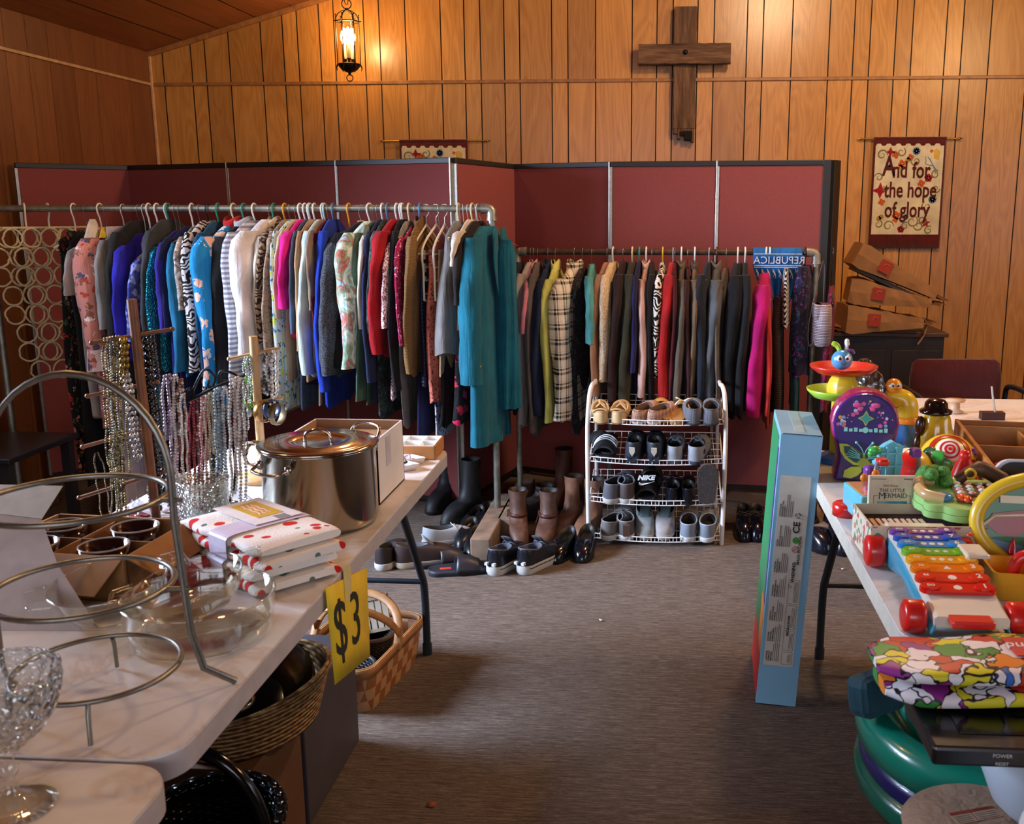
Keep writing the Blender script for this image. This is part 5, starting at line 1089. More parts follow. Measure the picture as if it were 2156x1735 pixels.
for (x, y) in ((.055, -.125), (-.045, .125), (-.115, -.06)):
    b = B(); b.tube([(x * .93, y * .93, .066), (x, y, .05), (x * 1.04, y * 1.04, .004)], .0055, 7, flat=.7); b.obj('short_leg', wm, t)
b = B(); zt = tp.z - .74; zs = zt - hw * .98
pts = [(hx + hw + .045, .09, .004), (hx + hw + .008, .055, .045)] + [(hx + hw + .0 - .004 * i, .045, .045 + (zs - .045) * i / 5) for i in range(1, 5)] + [(hx + (hw - .015) * math.cos(a), .045, zs + (hw) * math.sin(a)) for a in [PI * i / 20 for i in range(21)]] + [(hx - hw, .045, zs * q) for q in (.7, .4, .1)] + [(hx - hw - .03, .09, .004)]
b.tube(pts, .0065, 8, flat=.7); b.obj('hoop_handle', wm, t)

# ---- glassware
gl = glass('clear_glass', 'fefffd', 1.5, edge='d4d6bc'); glc = glass('cut_crystal', 'f6fafb', 2.5, .9, 75, .06, 'd5dde0'); glv = glass('crackle_glass', 'f0f3ee', 2.2, 1.0, 130, .1, 'd0d4ca')
def dish(name, label, cx_, cy_, z, r, h, rot=(0, 0, 0), tabs=0, taper=.8, mat=gl, group=None, cat='glass dish'):
    t = thing(name, label, cat, (cx_, cy_, z), rot=rot, group=group)
    b = B(); b.lathe([(0, .004), (r * taper * .9, .004), (r * taper, .008), (r * (taper + .6 * (1 - taper)), h * .5), (r * .985, h - .003), (r, h), (r * .975, h - .001), (r * (taper + .5 * (1 - taper)) * .97, h * .5), (r * taper * .9, .009), (0, .009)], n=56); b.obj('bowl', mat, t)
    b = B(); b.tube(ringp(0, 0, h, r * .99), .0028, 6, True); b.obj('rim', mat, t)
    b = B(); b.tube(ringp(0, 0, .005, r * taper * .92), .0025, 6, True); b.obj('foot_ring', mat, t)
    if tabs:
        for s in (-1, 1):
            pts = [(s * r * .97, -.055, h), (s * (r + .03), -.045, h + .003), (s * (r + .035), -.03, h + .003), (s * (r + .035), .03, h + .003), (s * (r + .03), .045, h + .003), (s * r * .97, .055, h)]
            b = B(); b.tube(smooth_pts(pts, 3), .004, 6); b.add([p for p in pts], [tuple(range(6))], False); b.obj('handle_tab', mat, t)
    return t
dish('round_casserole', 'largest round straight sided clear glass casserole nearest the table edge', -.885, 1.735, .741, .142, .085, taper=.93)
dish('handled_dish', 'clear glass dish with flat handles nested tilted inside the round casserole', -.925, 1.80, .772, .108, .06, (R(4), R(-12), R(25)), 1, .75)
dish('glass_casserole_bowl', 'clear glass bowl with wide tab handles left of the nested dishes', -1.095, 1.80, .75, .112, .075, (R(3), R(-6), R(38)), 1, .7)
# cut glass goblet bottom left
t = thing('cut_glass_compote', 'cut crystal footed goblet at the bottom left corner', 'goblet', (-.887, 1.168, .74))
b = B(); b.lathe([(0, .004), (.05, .006), (.056, .004), (.057, .001), (.02, .012), (.008, .03), (.007, .045), (.013, .055), (.014, .063), (.008, .07), (.012, .083), (.02, .088), (.016, .094)], n=40); b.obj('foot_and_stem', gl, t)
b = B(); rs = []
for r, z in ((.012, .09), (.03, .098), (.052, .118), (.066, .14), (.0745, .163), (.078, .185), (.0765, .2)):
    rs.append([((r + (.0016 if (j % 2) else -.0004) * (r > .02)) * math.cos(2 * PI * (j + z * 150) / 72), (r + (.0016 if j % 2 else -.0004) * (r > .02)) * math.sin(2 * PI * (j + z * 150) / 72), z) for j in range(72)])
b.rings(rs, cap=False); b.lathe([(.0765, .2), (.073, .185), (.069, .163), (.06, .14), (.046, .12), (.02, .104), (0, .1)], n=40); b.obj('cut_bowl', glc, t)
b = B(); b.tube(ringp(0, 0, .2, .0765), .0026, 6, True); b.obj('rim', glc, t)
# crackled vase
t = thing('crackle_vase', 'frosted crackle glass cylinder vase behind the plate stand', 'vase', (-1.115, 2.25, .74))
b = B(); b.lathe([(0, .003), (.05, .003), (.054, .01), (.060, .16), (.062, .168), (.058, .168), (.051, .012), (0, .01)], n=40); b.obj('body', glv, t)
b = B(); b.tube(ringp(0, 0, .167, .061), .003, 6, True); b.obj('rim', gl, t)
# pressed glass dish with swan handle
t = thing('pressed_glass_dish', 'ornate pressed glass dish between the vase and stock pot', 'glass dish', (-1.08, 2.42, .74), R(10))
b = B(); rs = []
for r, z in ((.03, .0), (.05, .012), (.075, .03), (.095, .045)): rs.append([((r + .004 * math.sin(j * 1.0)) * math.cos(2 * PI * j / 48) * 1.25, (r + .004 * math.sin(j)) * math.sin(2 * PI * j / 48) * .8, z + .003 * math.sin(j * 1.0)) for j in range(48)])
b.rings(rs, cap=False); b.add(rs[0], [tuple(range(48))]); b.obj('scalloped_bowl', glv, t)
b = B(); b.tube(smooth_pts([(-.09, 0, .04), (-.1, 0, .07), (-.075, 0, .1), (-.05, 0, .085), (-.045, 0, .07)], 5), [.012 - .0003 * i for i in range(21)], 8); b.obj('curled_handle', glv, t)
# white folded card and cardboard box of dark glasses
t = thing('folded_card', 'large blank white folded card standing at the left edge', 'card', (-1.30, 1.72, .74))
b = B(); b.grid([[(-.30, .0, .0), (-.10, -.0, .0), (.205, .02, .0)], [(-.30, .08, .1), (-.1, .09, .1), (.08, .10, .105)], [(-.30, .15, .19), (-.1, .16, .19), (.01, .17, .175)]], False); b.obj('front_leaf', P('cfc4bf', .7), t, solid=.002)
b = B(); b.grid([[(-.30, .151, .191), (-.1, .161, .191), (.01, .171, .176)], [(-.30, .20, .235), (-.1, .2, .24), (.045, .2, .24)]], False); b.obj('top_fold', P('e6e2d6', .7), t, solid=.002)
t = thing('cardboard_box', 'low open cardboard box holding dark amethyst glasses', 'box', (-1.27, 2.02, .74), R(-4))
cb_ = P('a5733f', .8, 0, .15, 12); H_ = .1
b = B()
for (x0, x1, y0, y1) in ((-.17, .17, -.13, -.125), (-.17, .17, .125, .13), (-.17, -.165, -.13, .13), (.165, .17, -.13, .13)): b.box(x0, x1, y0, y1, 0, H_)
b.box(-.17, .17, -.13, .13, 0, .004); b.obj('walls', cb_, t)
b = B(); b.grid([[(.168, -.13, H_), (.168, .13, H_)], [(.235, -.12, .06), (.235, .1, .055)]], False); b.obj('side_flap', cb_, t, solid=.003)
b = B(); b.grid([[(-.165, -.129, H_), (.165, -.129, H_)], [(-.15, -.2, .045), (.14, -.2, .04)]], False); b.obj('front_flap', cb_, t, solid=.003)
b = B(); b.box(-.165, .165, -.004, -.001, .01, H_ - .01); b.box(-.02, -.017, -.12, .12, .01, H_ - .01); b.obj('dividers', P('8f6234', .85), t)
am = P('1e060a', .08, 0, .1, 20, coat=.6)
for k, (x, y) in enumerate(((-.1, .06), (.07, .065), (-.09, -.065), (.07, -.065))):
    t = thing('dark_glass', ['back left dark amethyst glass in the cardboard box', 'back right dark amethyst glass in the cardboard box', 'front left dark amethyst glass in the cardboard box', 'front right dark amethyst glass in the cardboard box'][k], 'glass', (-1.27 + x, 2.02 + y, .746), 0, 'dark glasses in the cardboard box')
    b = B(); b.lathe([(0, .001), (.03, .002), (.045, .04), (.052, .093), (.049, .093), (.042, .04), (0, .01)], n=28); b.obj('bowl', am, t)
    b = B(); b.tube(ringp(0, 0, .093, .0505), .0022, 6, True); b.obj('rim', P('9a8f8a', .2), t)
# folded red cloth
b = B(); b.box(-.13, .13, -.09, .09, 0, .022); b.box(-.125, .13, -.088, .085, .0225, .045); o = b.obj('folded_red_cloth', fabric('a4121a', .9), None, bevel=.009, loc=(-1.12, 2.06, .741), rot=(0, 0, R(-14))); tag(o, 'folded red cloth behind the clear glass dishes', 'cloth')

# ---- cherry towels
g = N('cherry_print'); v = g.co((1, 1, .6))
vo = g.n('ShaderNodeTexVoronoi', {'Vector': v, 'Scale': 25, 'Randomness': .85}); rd = g.ramp(vo.outputs['Distance'], [(0, (1, 1, 1)), (.30, (1, 1, 1)), (.32, (0, 0, 0))]); pk = g.math('GREATER_THAN', g.xyz(vo.outputs['Color'])[0], .25)
vo2 = g.n('ShaderNodeTexVoronoi', {'Vector': g.co((1, 1, 1), loc=(.3, .1, .2)), 'Scale': 26, 'Randomness': 1.0}); gd = g.ramp(vo2.outputs['Distance'], [(0, (1, 1, 1)), (.2, (1, 1, 1)), (.22, (0, 0, 0))]); pk2 = g.math('GREATER_THAN', g.xyz(vo2.outputs['Color'])[0], .4)
c = g.mix(g.math('MULTIPLY', gd, pk2), 'f0e7dc', '5f7d66'); c = g.mix(g.math('MULTIPLY', rd, pk), c, 'cf2a22'); g.bump(g.noise(v, 250, 2), .5, .003); cherry = g.fin(c, .92, 0, .2)
lil = P('d9cde0', .5)
for k in range(2):
    t = thing('folded_towel', ['lower cherry print towel of the folded stack', 'upper cherry print towel with a yellow label'][k], 'towel', (-.918 + .012 * k, 2.10 - .01 * k, .741 + .057 * k), R(-40 + 3 * k), 'folded cherry print towels')
    for j in range(2):
        b = B(); rs = []; n = 26; x1 = .175 - .012 * j
        for i in range(17):
            q = i / 16; x = -.17 + (x1 + .17) * q; ed = min(1, min(q, 1 - q) * 9 + .35) ** .5
            hgt = .028 * ed; wdt = .105 - .004 * (1 - ed) + .003 * math.sin(i * 1.3 + j + k)
            rs.append([(x, wdt * (abs(math.cos(a)) ** .35) * (1 if math.cos(a) > 0 else -1), .0145 + .0285 * j + hgt * .5 * (abs(math.sin(a)) ** .5) * (1 if math.sin(a) > 0 else -1) + .0018 * math.sin(i * 1.1 + a * 2 + k)) for a in [2 * PI * m / n for m in range(n)]])
        b.rings(rs); b.obj('folded_layer', cherry, t, sub=1)
    b = B(); b.rings([[(x, .112 * (abs(math.cos(a)) ** .3) * (1 if math.cos(a) > 0 else -1), .029 + .031 * (abs(math.sin(a)) ** .3) * (1 if math.sin(a) > 0 else -1)) for a in [2 * PI * m / 24 for m in range(24)]] for x in (-.03, .045)], cap=False, smooth=False); b.obj('paper_band', lil, t)
    if k:
        b = B(); b.box(-.16, .03, -.03, .09, .0615, .0625); b.obj('white_label', P('eee6e4', .5), t)
        b = B(); b.box(-.135, -.01, .0, .065, .0626, .0634); b.obj('yellow_label_panel', P('d8ab3a', .5), t)
        b = B(); 
        for j in range(3): b.tube([(-.12 + .01 * i, .02 + .012 * j + .003 * math.sin(i * 2 + j), .0636) for i in range(10)], .0014, 4)
        b.obj('pink_lettering', P('e3a7a4', .5), t)
        b = B(); b.box(.0, .028, .03, .06, .0627, .0632); b.obj('grey_code_patch', P('8b8688', .6), t)

# ---- stock pot with lid
pc = (-.893, 2.45); PR = .146; PH_ = .205
t = thing('stock_pot', 'large shiny stainless steel stock pot with lid and loop handles', 'pot', (pc[0], pc[1], .741))
pm = P('b9b2a6', .13, 1.0, .12, 4)
b = B(); b.lathe([(0, 0), (PR - .014, 0), (PR - .004, .006), (PR, .018), (PR, PH_ - .004), (PR + .005, PH_), (PR + .005, PH_ + .003), (PR - .004, PH_ + .002), (PR - .004, .02), (0, .015)], n=72); b.obj('pot_body', pm, t)
lid = B(); lid.lathe([(PR + .007, PH_ + .004), (PR + .009, PH_ + .008), (PR + .002, PH_ + .012), (PR - .016, PH_ + .009), (PR - .03, PH_ + .011), (PR * .55, PH_ + .017), (PR * .45, PH_ + .013), (PR * .38, PH_ + .012), (0, PH_ + .011)], n=72); lo = lid.obj('lid', pm, t)
b = B(); b.tube(smooth_pts([(-.035, 0, PH_ + .013), (-.03, 0, PH_ + .034), (0, 0, PH_ + .044), (.03, 0, PH_ + .034), (.035, 0, PH_ + .013)], 5), .004, 8, flat=2.0); b.obj('lid_strap', CHROME, lo)
for a0, up_ in ((-118, -.01), (62, .045)):
    ca, sa = math.cos(R(a0)), math.sin(R(a0)); tx, ty = -sa, ca; w_ = .052
    pts = []
    for s_, out_, dz in ((-1, 0, 0), (-1, .018, up_ * .5), (-.8, .034, up_), (0, .04, up_ * 1.15), (.8, .034, up_), (1, .018, up_ * .5), (1, 0, 0)):
        pts.append(((PR + out_) * ca + tx * w_ * s_, (PR + out_) * sa + ty * w_ * s_, PH_ - .025 + dz))
    b = B(); b.tube(smooth_pts(pts, 5), .0045, 8)
    for s_ in (-1, 1): b.ball(((PR + .002) * ca + tx * w_ * s_, (PR + .002) * sa + ty * w_ * s_, PH_ - .027), .011, 8, (1, 1, 1.2))
    b.obj('loop_handle', CHROME, t)
# open white carton behind the pot
t = thing('open_carton', 'open white cardboard carton behind the stock pot', 'box', (-.90, 2.70, .741))
wb_ = P('e3dfe0', .6, 0, .05, 8); br_ = P('a27a52', .8); x0, x1, y0, y1, H_ = -.15, .118, -.1, .17, .186
b = B()
for q in ((x0, x0 + .004, y0, y1), (x1 - .004, x1, y0, y1), (x0, x1, y0, y0 + .004), (x0, x1, y1 - .004, y1)): b.box(*q, 0, H_)
b.box(x0, x1, y0, y1, 0, .004); b.obj('outer_walls', wb_, t)
b = B()
for q in ((x0 + .0045, x0 + .006, y0 + .005, y1 - .005), (x0 + .005, x1 - .005, y1 - .006, y1 - .0045), (x1 - .006, x1 - .0045, y0 + .005, y1 - .005)): b.box(*q, .005, H_ - .001)
b.box(x0 + .005, x1 - .02, y0 + .01, y1 - .01, H_ - .03, H_ - .028); b.obj('brown_inside', br_, t)
b = B(); b.box(x1 + .0002, x1 + .0012, -.02, .03, .09, H_ - .01); b.obj('clear_tape', P('c9c6cc', .3), t)
# divided sample tray
t = thing('divided_tray', 'tan cardboard tray with white dividers at the far table end', 'tray', (-.85, 3.185, .741), R(2))
b = B(); W_, D_ = .105, .078
for q in ((-W_, -W_ + .004, -D_, D_), (W_ - .004, W_, -D_, D_), (-W_, W_, -D_, -D_ + .004), (-W_, W_, D_ - .004, D_)): b.box(*q, 0, .045)
b.box(-W_, W_, -D_, D_, 0, .003); b.obj('tray_walls', P('b97a3e', .7), t)
b = B()
for q in ((-W_ + .005, -W_ + .007, -D_ + .005, D_ - .005), (W_ - .007, W_ - .005, -D_ + .005, D_ - .005), (-W_ + .005, W_ - .005, D_ - .007, D_ - .005), (-W_ + .005, W_ - .005, -D_ + .005, -D_ + .007), (-W_ + .005, W_ - .005, -.001, .001), (-.012, -.010, -D_ + .005, D_ - .005), (.05, .052, -D_ + .005, D_ - .005)): b.box(*q, .004, .047)
b.box(-W_ + .005, W_ - .005, -D_ + .005, D_ - .005, .0035, .006); b.obj('white_dividers', P('eeeae2', .6), t)
for k, (y, l, cs) in enumerate(((2.985, 'white plastic tray holding a black and gold bangle', '2a2416'), (3.065, 'white plastic tray of small copper pink trinkets', 'b98377'))):
    t = thing('jewelry_tray', l, 'tray', (-.825, y, .741), R(2)); b = B()
    b.lathe([(.040, 0), (.042, .003), (.05, .02), (.048, .02), (.039, .005), (0, .005)], n=4, sx=1.25, sy=.95); b.M = Matrix.Identity(4); b.obj('tray', P('e8e3e6', .35), t)
    if k == 0: b = B(); b.tube([(.02 * math.cos(a), .014 * math.sin(a), .024) for a in [2 * PI * i / 20 for i in range(20)]], .004, 6, True); o = b.obj('bangle', P(cs, .3, .4), None, loc=(-.825, y, .741)); tag(o, 'black and gold bangle lying in the small white tray', 'bangle')
    else:
        random.seed(4)
        for i in range(7): b = B(); b.ball((0, 0, 0), .007, 8, (1.3, .8, .5)); o = b.obj('trinket', P(random.choice(('b98377', 'd8a2a8', '9a5f50', 'c9a3a0')), .2, .5), None, loc=(-.825 + random.uniform(-.03, .03), y + random.uniform(-.018, .018), .751)); tag(o, 'small copper pink trinket in the far white plastic tray', 'trinket', 'trinkets in the far white tray')
# $3 sign taped to the table edge
t = thing('price_sign', 'yellow paper price sign reading $3 taped to the table edge', 'sign', (-.7, 2.11, .45)); yw = P('e3c51f', .6)
b = B(); A_ = [atX(685, 1238, -.7205), atX(772, 1195, -.7205), atX(779, 1382, -.70), atX(705, 1442, -.70)]
O_ = Vector((-.7, 2.11, .45)); SP = lambda u, q: (A_[0].lerp(A_[1], u)).lerp(A_[3].lerp(A_[2], u), q) - O_
b.grid([[tuple(SP(u, q)) for u in (0, .25, .5, .75, 1)] for q in (0, .25, .5, .75, 1)]); b.obj('paper', yw, t, solid=.0008)
for ch, u0, sz_ in (('$', .25, .205), ('3', .63, .20)):
    lo_ = lettering(ch, sz_, P('14120c', .6), t, 'lettering', None, sx=.72, ext=.0006)
    for v_ in lo_.data.vertices:
        x_, y_, z_ = v_.co; q_ = SP(u0 + x_ / .236, .50 - y_ / .245); v_.co = q_ + Vector((.0014 + z_, 0, 0))
cen = SP(.5, .5)
b = B(); b.grid([[tuple(SP(u, q) + Vector((.0012, 0, 0))) for u in (.4, .58)] for q in (-.12, 0, .12, .25)]); b.obj('clear_tape', P('d8c878', .15), t)

# ============================================================ JEWELRY STANDS AND NECKLACES
wd = P('8a5228', .45, 0, .3, 14); wdl = P('c79a62', .5, 0, .2, 14)
def peg_tree(label, base, top, pegs, mat, r, name='necklace_tree'):
    bx, by, bz = base; t = thing(name, label, 'jewelry stand', base)
    b = B(); b.tube([(0, 0, .012), (top[0] - bx, top[1] - by, top[2] - bz)], r, 12); b.obj('post', mat, t)
    b = B(); b.lathe([(.075, 0), (.078, .006), (.075, .016), (.0, .018)], n=28); b.obj('base', mat, t)
    for (a, c_) in pegs:
        b = B(); a = Vector(a) - Vector(base); c_ = Vector(c_) - Vector(base); b.tube([a, c_], .0048, 8); b.ball(a, .0065, 8); b.ball(c_, .0065, 8); b.obj('peg', mat, t)
    return t
Y1 = 2.33; b1 = atZ(329, 1122, .741); tpt = atY(277, 630, Y1); pg = []
for (xa, ya, xb, yb) in ((193, 722, 363, 693), (184, 834, 330, 804), (174, 941, 326, 899), (167, 1048, 344, 993)):
    q = atY(xa, ya, Y1 - .03); w_ = atY(xb, yb, Y1 + .03); pg.append((q, w_))
peg_tree('tall brown wooden necklace tree with four crosspegs', (b1.x, Y1, .741), tpt, pg, wd, .0115)
Y2 = 2.84; tp2 = atY(533, 708, Y2); pg = [(atY(482, 756, Y2 - .02), atY(586, 733, Y2 + .02)), (atY(512, 852, Y2 - .02), atY(592, 838, Y2 + .02))]
peg_tree('shorter pale wooden jewelry tree behind the black wire stand', (tp2.x + .0, Y2, .741), tp2, pg, wdl, .0125)
Y3 = 2.55; t = thing('scroll_jewelry_stand', 'black wrought wire scroll stand hung with beads', 'jewelry stand', (atY(470, 1080, Y3).x, Y3, .741))
ox = atY(470, 1080, Y3).x; fx = lambda px, py, dy=0: (atY(px, py, Y3 + dy).x - ox, dy, atY(px, py, Y3 + dy).z - .741)
bk = P('16130f', .4, .5)
b = B(); b.tube(smooth_pts([fx(396, 845), fx(420, 833), fx(460, 812), fx(515, 790)], 4), .005, 7); b.tube(smooth_pts([fx(400, 838), fx(428, 780), fx(452, 792), fx(447, 815), fx(438, 812), fx(441, 800)], 5), .0035, 6); b.tube(smooth_pts([fx(510, 797), fx(480, 782), fx(462, 785), fx(462, 815), fx(475, 818), fx(480, 800), fx(470, 797)], 5), .0035, 6); b.tube(smooth_pts([fx(395, 845), fx(393, 822), fx(405, 820), fx(408, 838), fx(398, 842)], 4), .0035, 6); b.obj('scroll_bar', bk, t)
b = B(); b.tube(smooth_pts([fx(457, 812), fx(470, 860), fx(490, 930), fx(496, 1000), fx(485, 1050), fx(462, 1084)], 5), .0045, 7); b.obj('curved_leg', bk, t)
b = B(); b.box(-.05, .05, -.035, .035, 0, .008); b.obj('base', bk, t, bevel=.003)
def necklace(px0, py0, py1, Yv, r, cols, label, w_px=8, group='necklaces on the jewelry stands', n=None, metal=0.0, rough=.22, taper=0, drop=None, lean=0, name='bead_necklace', sc=1.0):
    a = atY(px0, py0, Yv); e = atY(px0 + lean, py1, Yv); L = a.z - e.z; w_ = w_px / FPX * Yv * .5; dx = e.x - a.x
    path = []; K = 60
    for i in range(K + 1):
        s = i / K; u = 1 - abs(2 * s - 1)            # down one side and up the other
        side = -1 if s < .5 else 1
        z = -L * (1 - (1 - u) ** 1.0) if u < .9 else -L * (.9 + .1 * math.sin((u - .9) / .1 * PI / 2))
        xw = w_ * min(1, u * 8) * (1 if u < .86 else math.sqrt(max(0, 1 - ((u - .86) / .14) ** 2)))
        path.append(Vector((side * xw + dx * u + .002 * math.sin(u * 18 + px0), side * .006, z)))
    tot = sum((path[i + 1] - path[i]).length for i in range(K)); step = 2 * r * .98; cnt = min(int(tot / step), 190)
    step = tot / max(1, cnt); b = B(); acc = 0; i = 0; d = 0; k = 0
    mats = [P(c, rough, metal, .05, 40, coat=.3) for c in cols]; rnd = random.Random(int(px0 * 3 + py0))
    pos = []
    for q in range(cnt + 1):
        target = q * step
        while i < K - 1 and d + (path[i + 1] - path[i]).length < target: d += (path[i + 1] - path[i]).length; i += 1
        seg = path[i + 1] - path[i]; pos.append(path[i] + seg * min(1, max(0, (target - d) / max(1e-6, seg.length))))
    b.mi = len(mats); b.tube(path, .0007, 4); 
    for p in pos:
        b.mi = rnd.randrange(len(mats)); u = -p.z / L
        b.ball(p, r * (1 - taper + taper * u * 1.2) * (rnd.uniform(.9, 1.05)), 7, (1, 1, sc))
    if drop: b.mi = 0; b.ball((dx, 0, -L - drop), drop, 10, (.8, .5, 1.3))
    o = b.obj(name, mats + [P('6b5d48', .6)]); o.location = (a.x, Yv, a.z); tag(o, label, 'necklace', group); return o
G = 'necklaces on the brown tree'
for k, (px, y1, r, cs, l, m) in enumerate(((222, 980, .0032, ('8a7a4a', 'b5a06a', '4a4230'), 'fine gold and olive seed bead strand, outermost on the left top peg', .6), (229, 1030, .0036, ('9a8440', 'cbb987', '5a5238'), 'glittering brass bead strand second on the left top peg', .7), (237, 1085, .0034, ('a8a49a', '7d7250', 'c9c3b0'), 'silver and bronze glass bead strand third on the left top peg', .6), (244, 1130, .0036, ('8f7a36', 'b8a15a', '3f3a28'), 'long mustard gold beaded rope reaching the table', .6), (250, 1010, .0030, ('5e5434', 'a39156'), 'dark olive gold chain strand nearest the post', .7))):
    necklace(px, 712 + k * -1, y1, Y1 - .02 + .004 * k, r, cs, l, 7, G, metal=m, lean=10 + k * 2)
necklace(262, 716, 806, Y1 - .03, .0082, ('a98a3c', '8d7230'), 'short necklace of large gold balls left of the post', 3, G, metal=.8, rough=.3)
necklace(268, 790, 968, Y1 - .035, .0068, ('b9b7b4', 'd0cfcd', '8c8a88'), 'silver pearl necklace below the gold balls', 5, G, metal=.7, lean=22)
necklace(242, 935, 1120, Y1 - .03, .0028, ('77705a', 'a89a6a'), 'thin antique chain on the third left peg', 9, G, metal=.8)
necklace(205, 955, 1110, Y1 - .04, .0022, ('5c4d33', '8b7440'), 'very thin bronze chain at the far left of the third peg', 14, G, metal=.8, lean=22)
for k, (px, y1, r, l) in enumerate(((300, 1010, .0088, 'faceted black bead necklace closest to the post'), (308, 1075, .0095, 'longest chunky glossy black bead necklace'), (317, 1040, .0082, 'glossy teal black bead necklace at the outer right peg'))):
    necklace(px, 704 - k * 2, y1, Y1 + .015 + .012 * k, r, (('0b0c0e', '101417') if k < 2 else ('0c2a30', '0a0e12', '114048')), l, 9, G, rough=.08, lean=24)
necklace(318, 960, 1055, Y1 + .0, .0045, ('c8ccd0', '9aa0a4'), 'short silver charm strand with a clear teardrop', 4, G, rough=.1, drop=.012)
G2 = 'necklaces on the black scroll stand and behind it'
rows = ((348, 792, 1085, .0050, ('b79fb5', 'a58aa6', 'cbb9c6'), 'pale lilac bead necklace right of the black ones', 10, 14), (357, 790, 1095, .0046, ('8f6f86', 'c2a9b4', '6b5566'), 'mauve and plum mixed bead strand', 7, 18), (370, 790, 1065, .0040, ('e4ddcd', 'd8cdb6', 'e9e4d8'), 'ivory tube bead necklace', 12, 12), (379, 800, 1040, .0048, ('9a5a3c', 'd9cdb8', '7a4430'), 'ivory and terracotta nugget necklace', 10, 14), (386, 830, 1000, .0030, ('e6e0d4', 'c5beb0'), 'thin cream shell strand beside the terracotta one', 6, 4),
 (404, 848, 1080, .0038, ('a0102f', '7a0c28', 'c02a4a'), 'deep ruby red bead strand, leftmost on the scroll bar', 7, 2), (412, 846, 1082, .0042, ('b3122c', '8a0f22'), 'bright cherry red bead strand on the scroll bar', 7, 4), (419, 842, 1075, .0040, ('3a1d24', '6f3a3c', 'c8a08e'), 'dark garnet and rose mixed strand', 6, 6), (427, 838, 1078, .0044, ('d59a94', 'c9857f', 'e0b0a8'), 'rose quartz pink bead strand', 7, 6), (435, 833, 1072, .0040, ('d8b3a2', 'e6cdbd'), 'pale peach pearl strand', 6, 6), (442, 828, 1060, .0034, ('c9b58e', 'dccdac'), 'champagne seed bead strand', 6, 8), (449, 828, 1050, .0034, ('b9b092', '8f9a86'), 'sage gold twisted strand', 6, 8),
 (456, 820, 1062, .0048, ('9fb0b4', 'bccacb', '889a9e'), 'pale grey blue crystal strand', 7, 10), (463, 818, 1072, .0050, ('8fa3ad', 'a9bbc2'), 'icy blue glass bead strand', 7, 10), (452, 960, 1078, .0072, ('1d2f2c', '24403a', '16211f'), 'dark green round stone beads at the lower end of the blue strands', 12, 18), (472, 815, 1065, .0040, ('c9d0cf', 'a5adab'), 'silver grey crystal strand next to the curved leg', 7, 14),
 (489, 800, 1040, .0052, ('dcd3c9', 'e6dfd6', 'c9bdb0'), 'white chip stone necklace right of the curved leg', 8, 4), (498, 795, 1000, .0046, ('d8b9ae', 'e3d2ca', 'cbb0a6'), 'blush pink chip stone necklace', 7, 4), (505, 798, 1100, .0050, ('ded6cc', 'eae5de'), 'longest white shell bead necklace reaching the table', 8, 10), (513, 800, 960, .0030, ('7e7c78', 'a7a49e', '3f3d3a'), 'grey metal chain necklace with dark links', 8, 2))
for k, (px, y0, y1, r, cs, l, wpx, ln) in enumerate(rows):
    necklace(px, y0, y1, Y3 - .015 + .002 * (k % 4), r, cs, l, wpx, G2, lean=ln, rough=.15)
G3 = 'jewelry on the pale wooden tree'
necklace(518, 752, 905, Y2 - .02, .0034, ('c3c4bf', '9fa49d'), 'pale green silver chain on the left upper peg of the pale tree', 7, G3, metal=.5)
necklace(524, 752, 860, Y2 - .025, .0045, ('8d8f8c', 'c9cbc8', '5fae3a'), 'silver necklace with a lime green stone', 8, G3, metal=.3, drop=.012)
necklace(562, 745, 830, Y2, .0060, ('c9c5be', '3a3430', 'a39d94'), 'chunky silver and black necklace right of the pale post', 9, G3, metal=.5)
necklace(578, 740, 838, Y2 + .01, .0066, ('dcd6cc', 'c2bab0'), 'large white pearl necklace at the outer right peg', 8, G3)
def bangle(px, py, Yv, r, w_, c, label, rot, metal=.8, rough=.25):
    p = atY(px, py, Yv); b = B(); n = 28
    b.rings([[((r + q[0]) * math.cos(2 * PI * i / n), q[1], (r + q[0]) * math.sin(2 * PI * i / n)) for i in range(n)] for q in ((0, -w_), (.003, -w_ * .6), (.004, 0), (.003, w_ * .6), (0, w_), (-.0015, w_ * .8), (-.0015, -w_ * .8), (0, -w_))], cap=False)
    o = b.obj('bangle', P(c, rough, metal)); o.location = p; o.rotation_euler = tuple(R(q) for q in rot); tag(o, label, 'bracelet', G3)
bangle(556, 866, Y2 - .02, .030, .014, '9a6a2a', 'wide gold cuff bracelet with dark bands on the lower peg', (0, 0, 55))
bangle(572, 862, Y2 + .0, .027, .011, '3f5270', 'blue and gold bracelet beside the wide gold cuff', (0, 0, 65), .4)
bangle(583, 872, Y2 + .01, .030, .012, '7a6a4a', 'pale pebbled bracelet at the outer end of the lower peg', (0, 0, 75), .5, .5)
bangle(524, 955, Y2 - .03, .033, .010, 'e2ddd2', 'white bangle leaning by the foot of the pale tree', (0, 10, 40), 0, .2)
bangle(540, 955, Y2 - .01, .038, .014, '7c5a2c', 'wide bronze bangle behind the white one', (0, 5, 50), .7, .3)
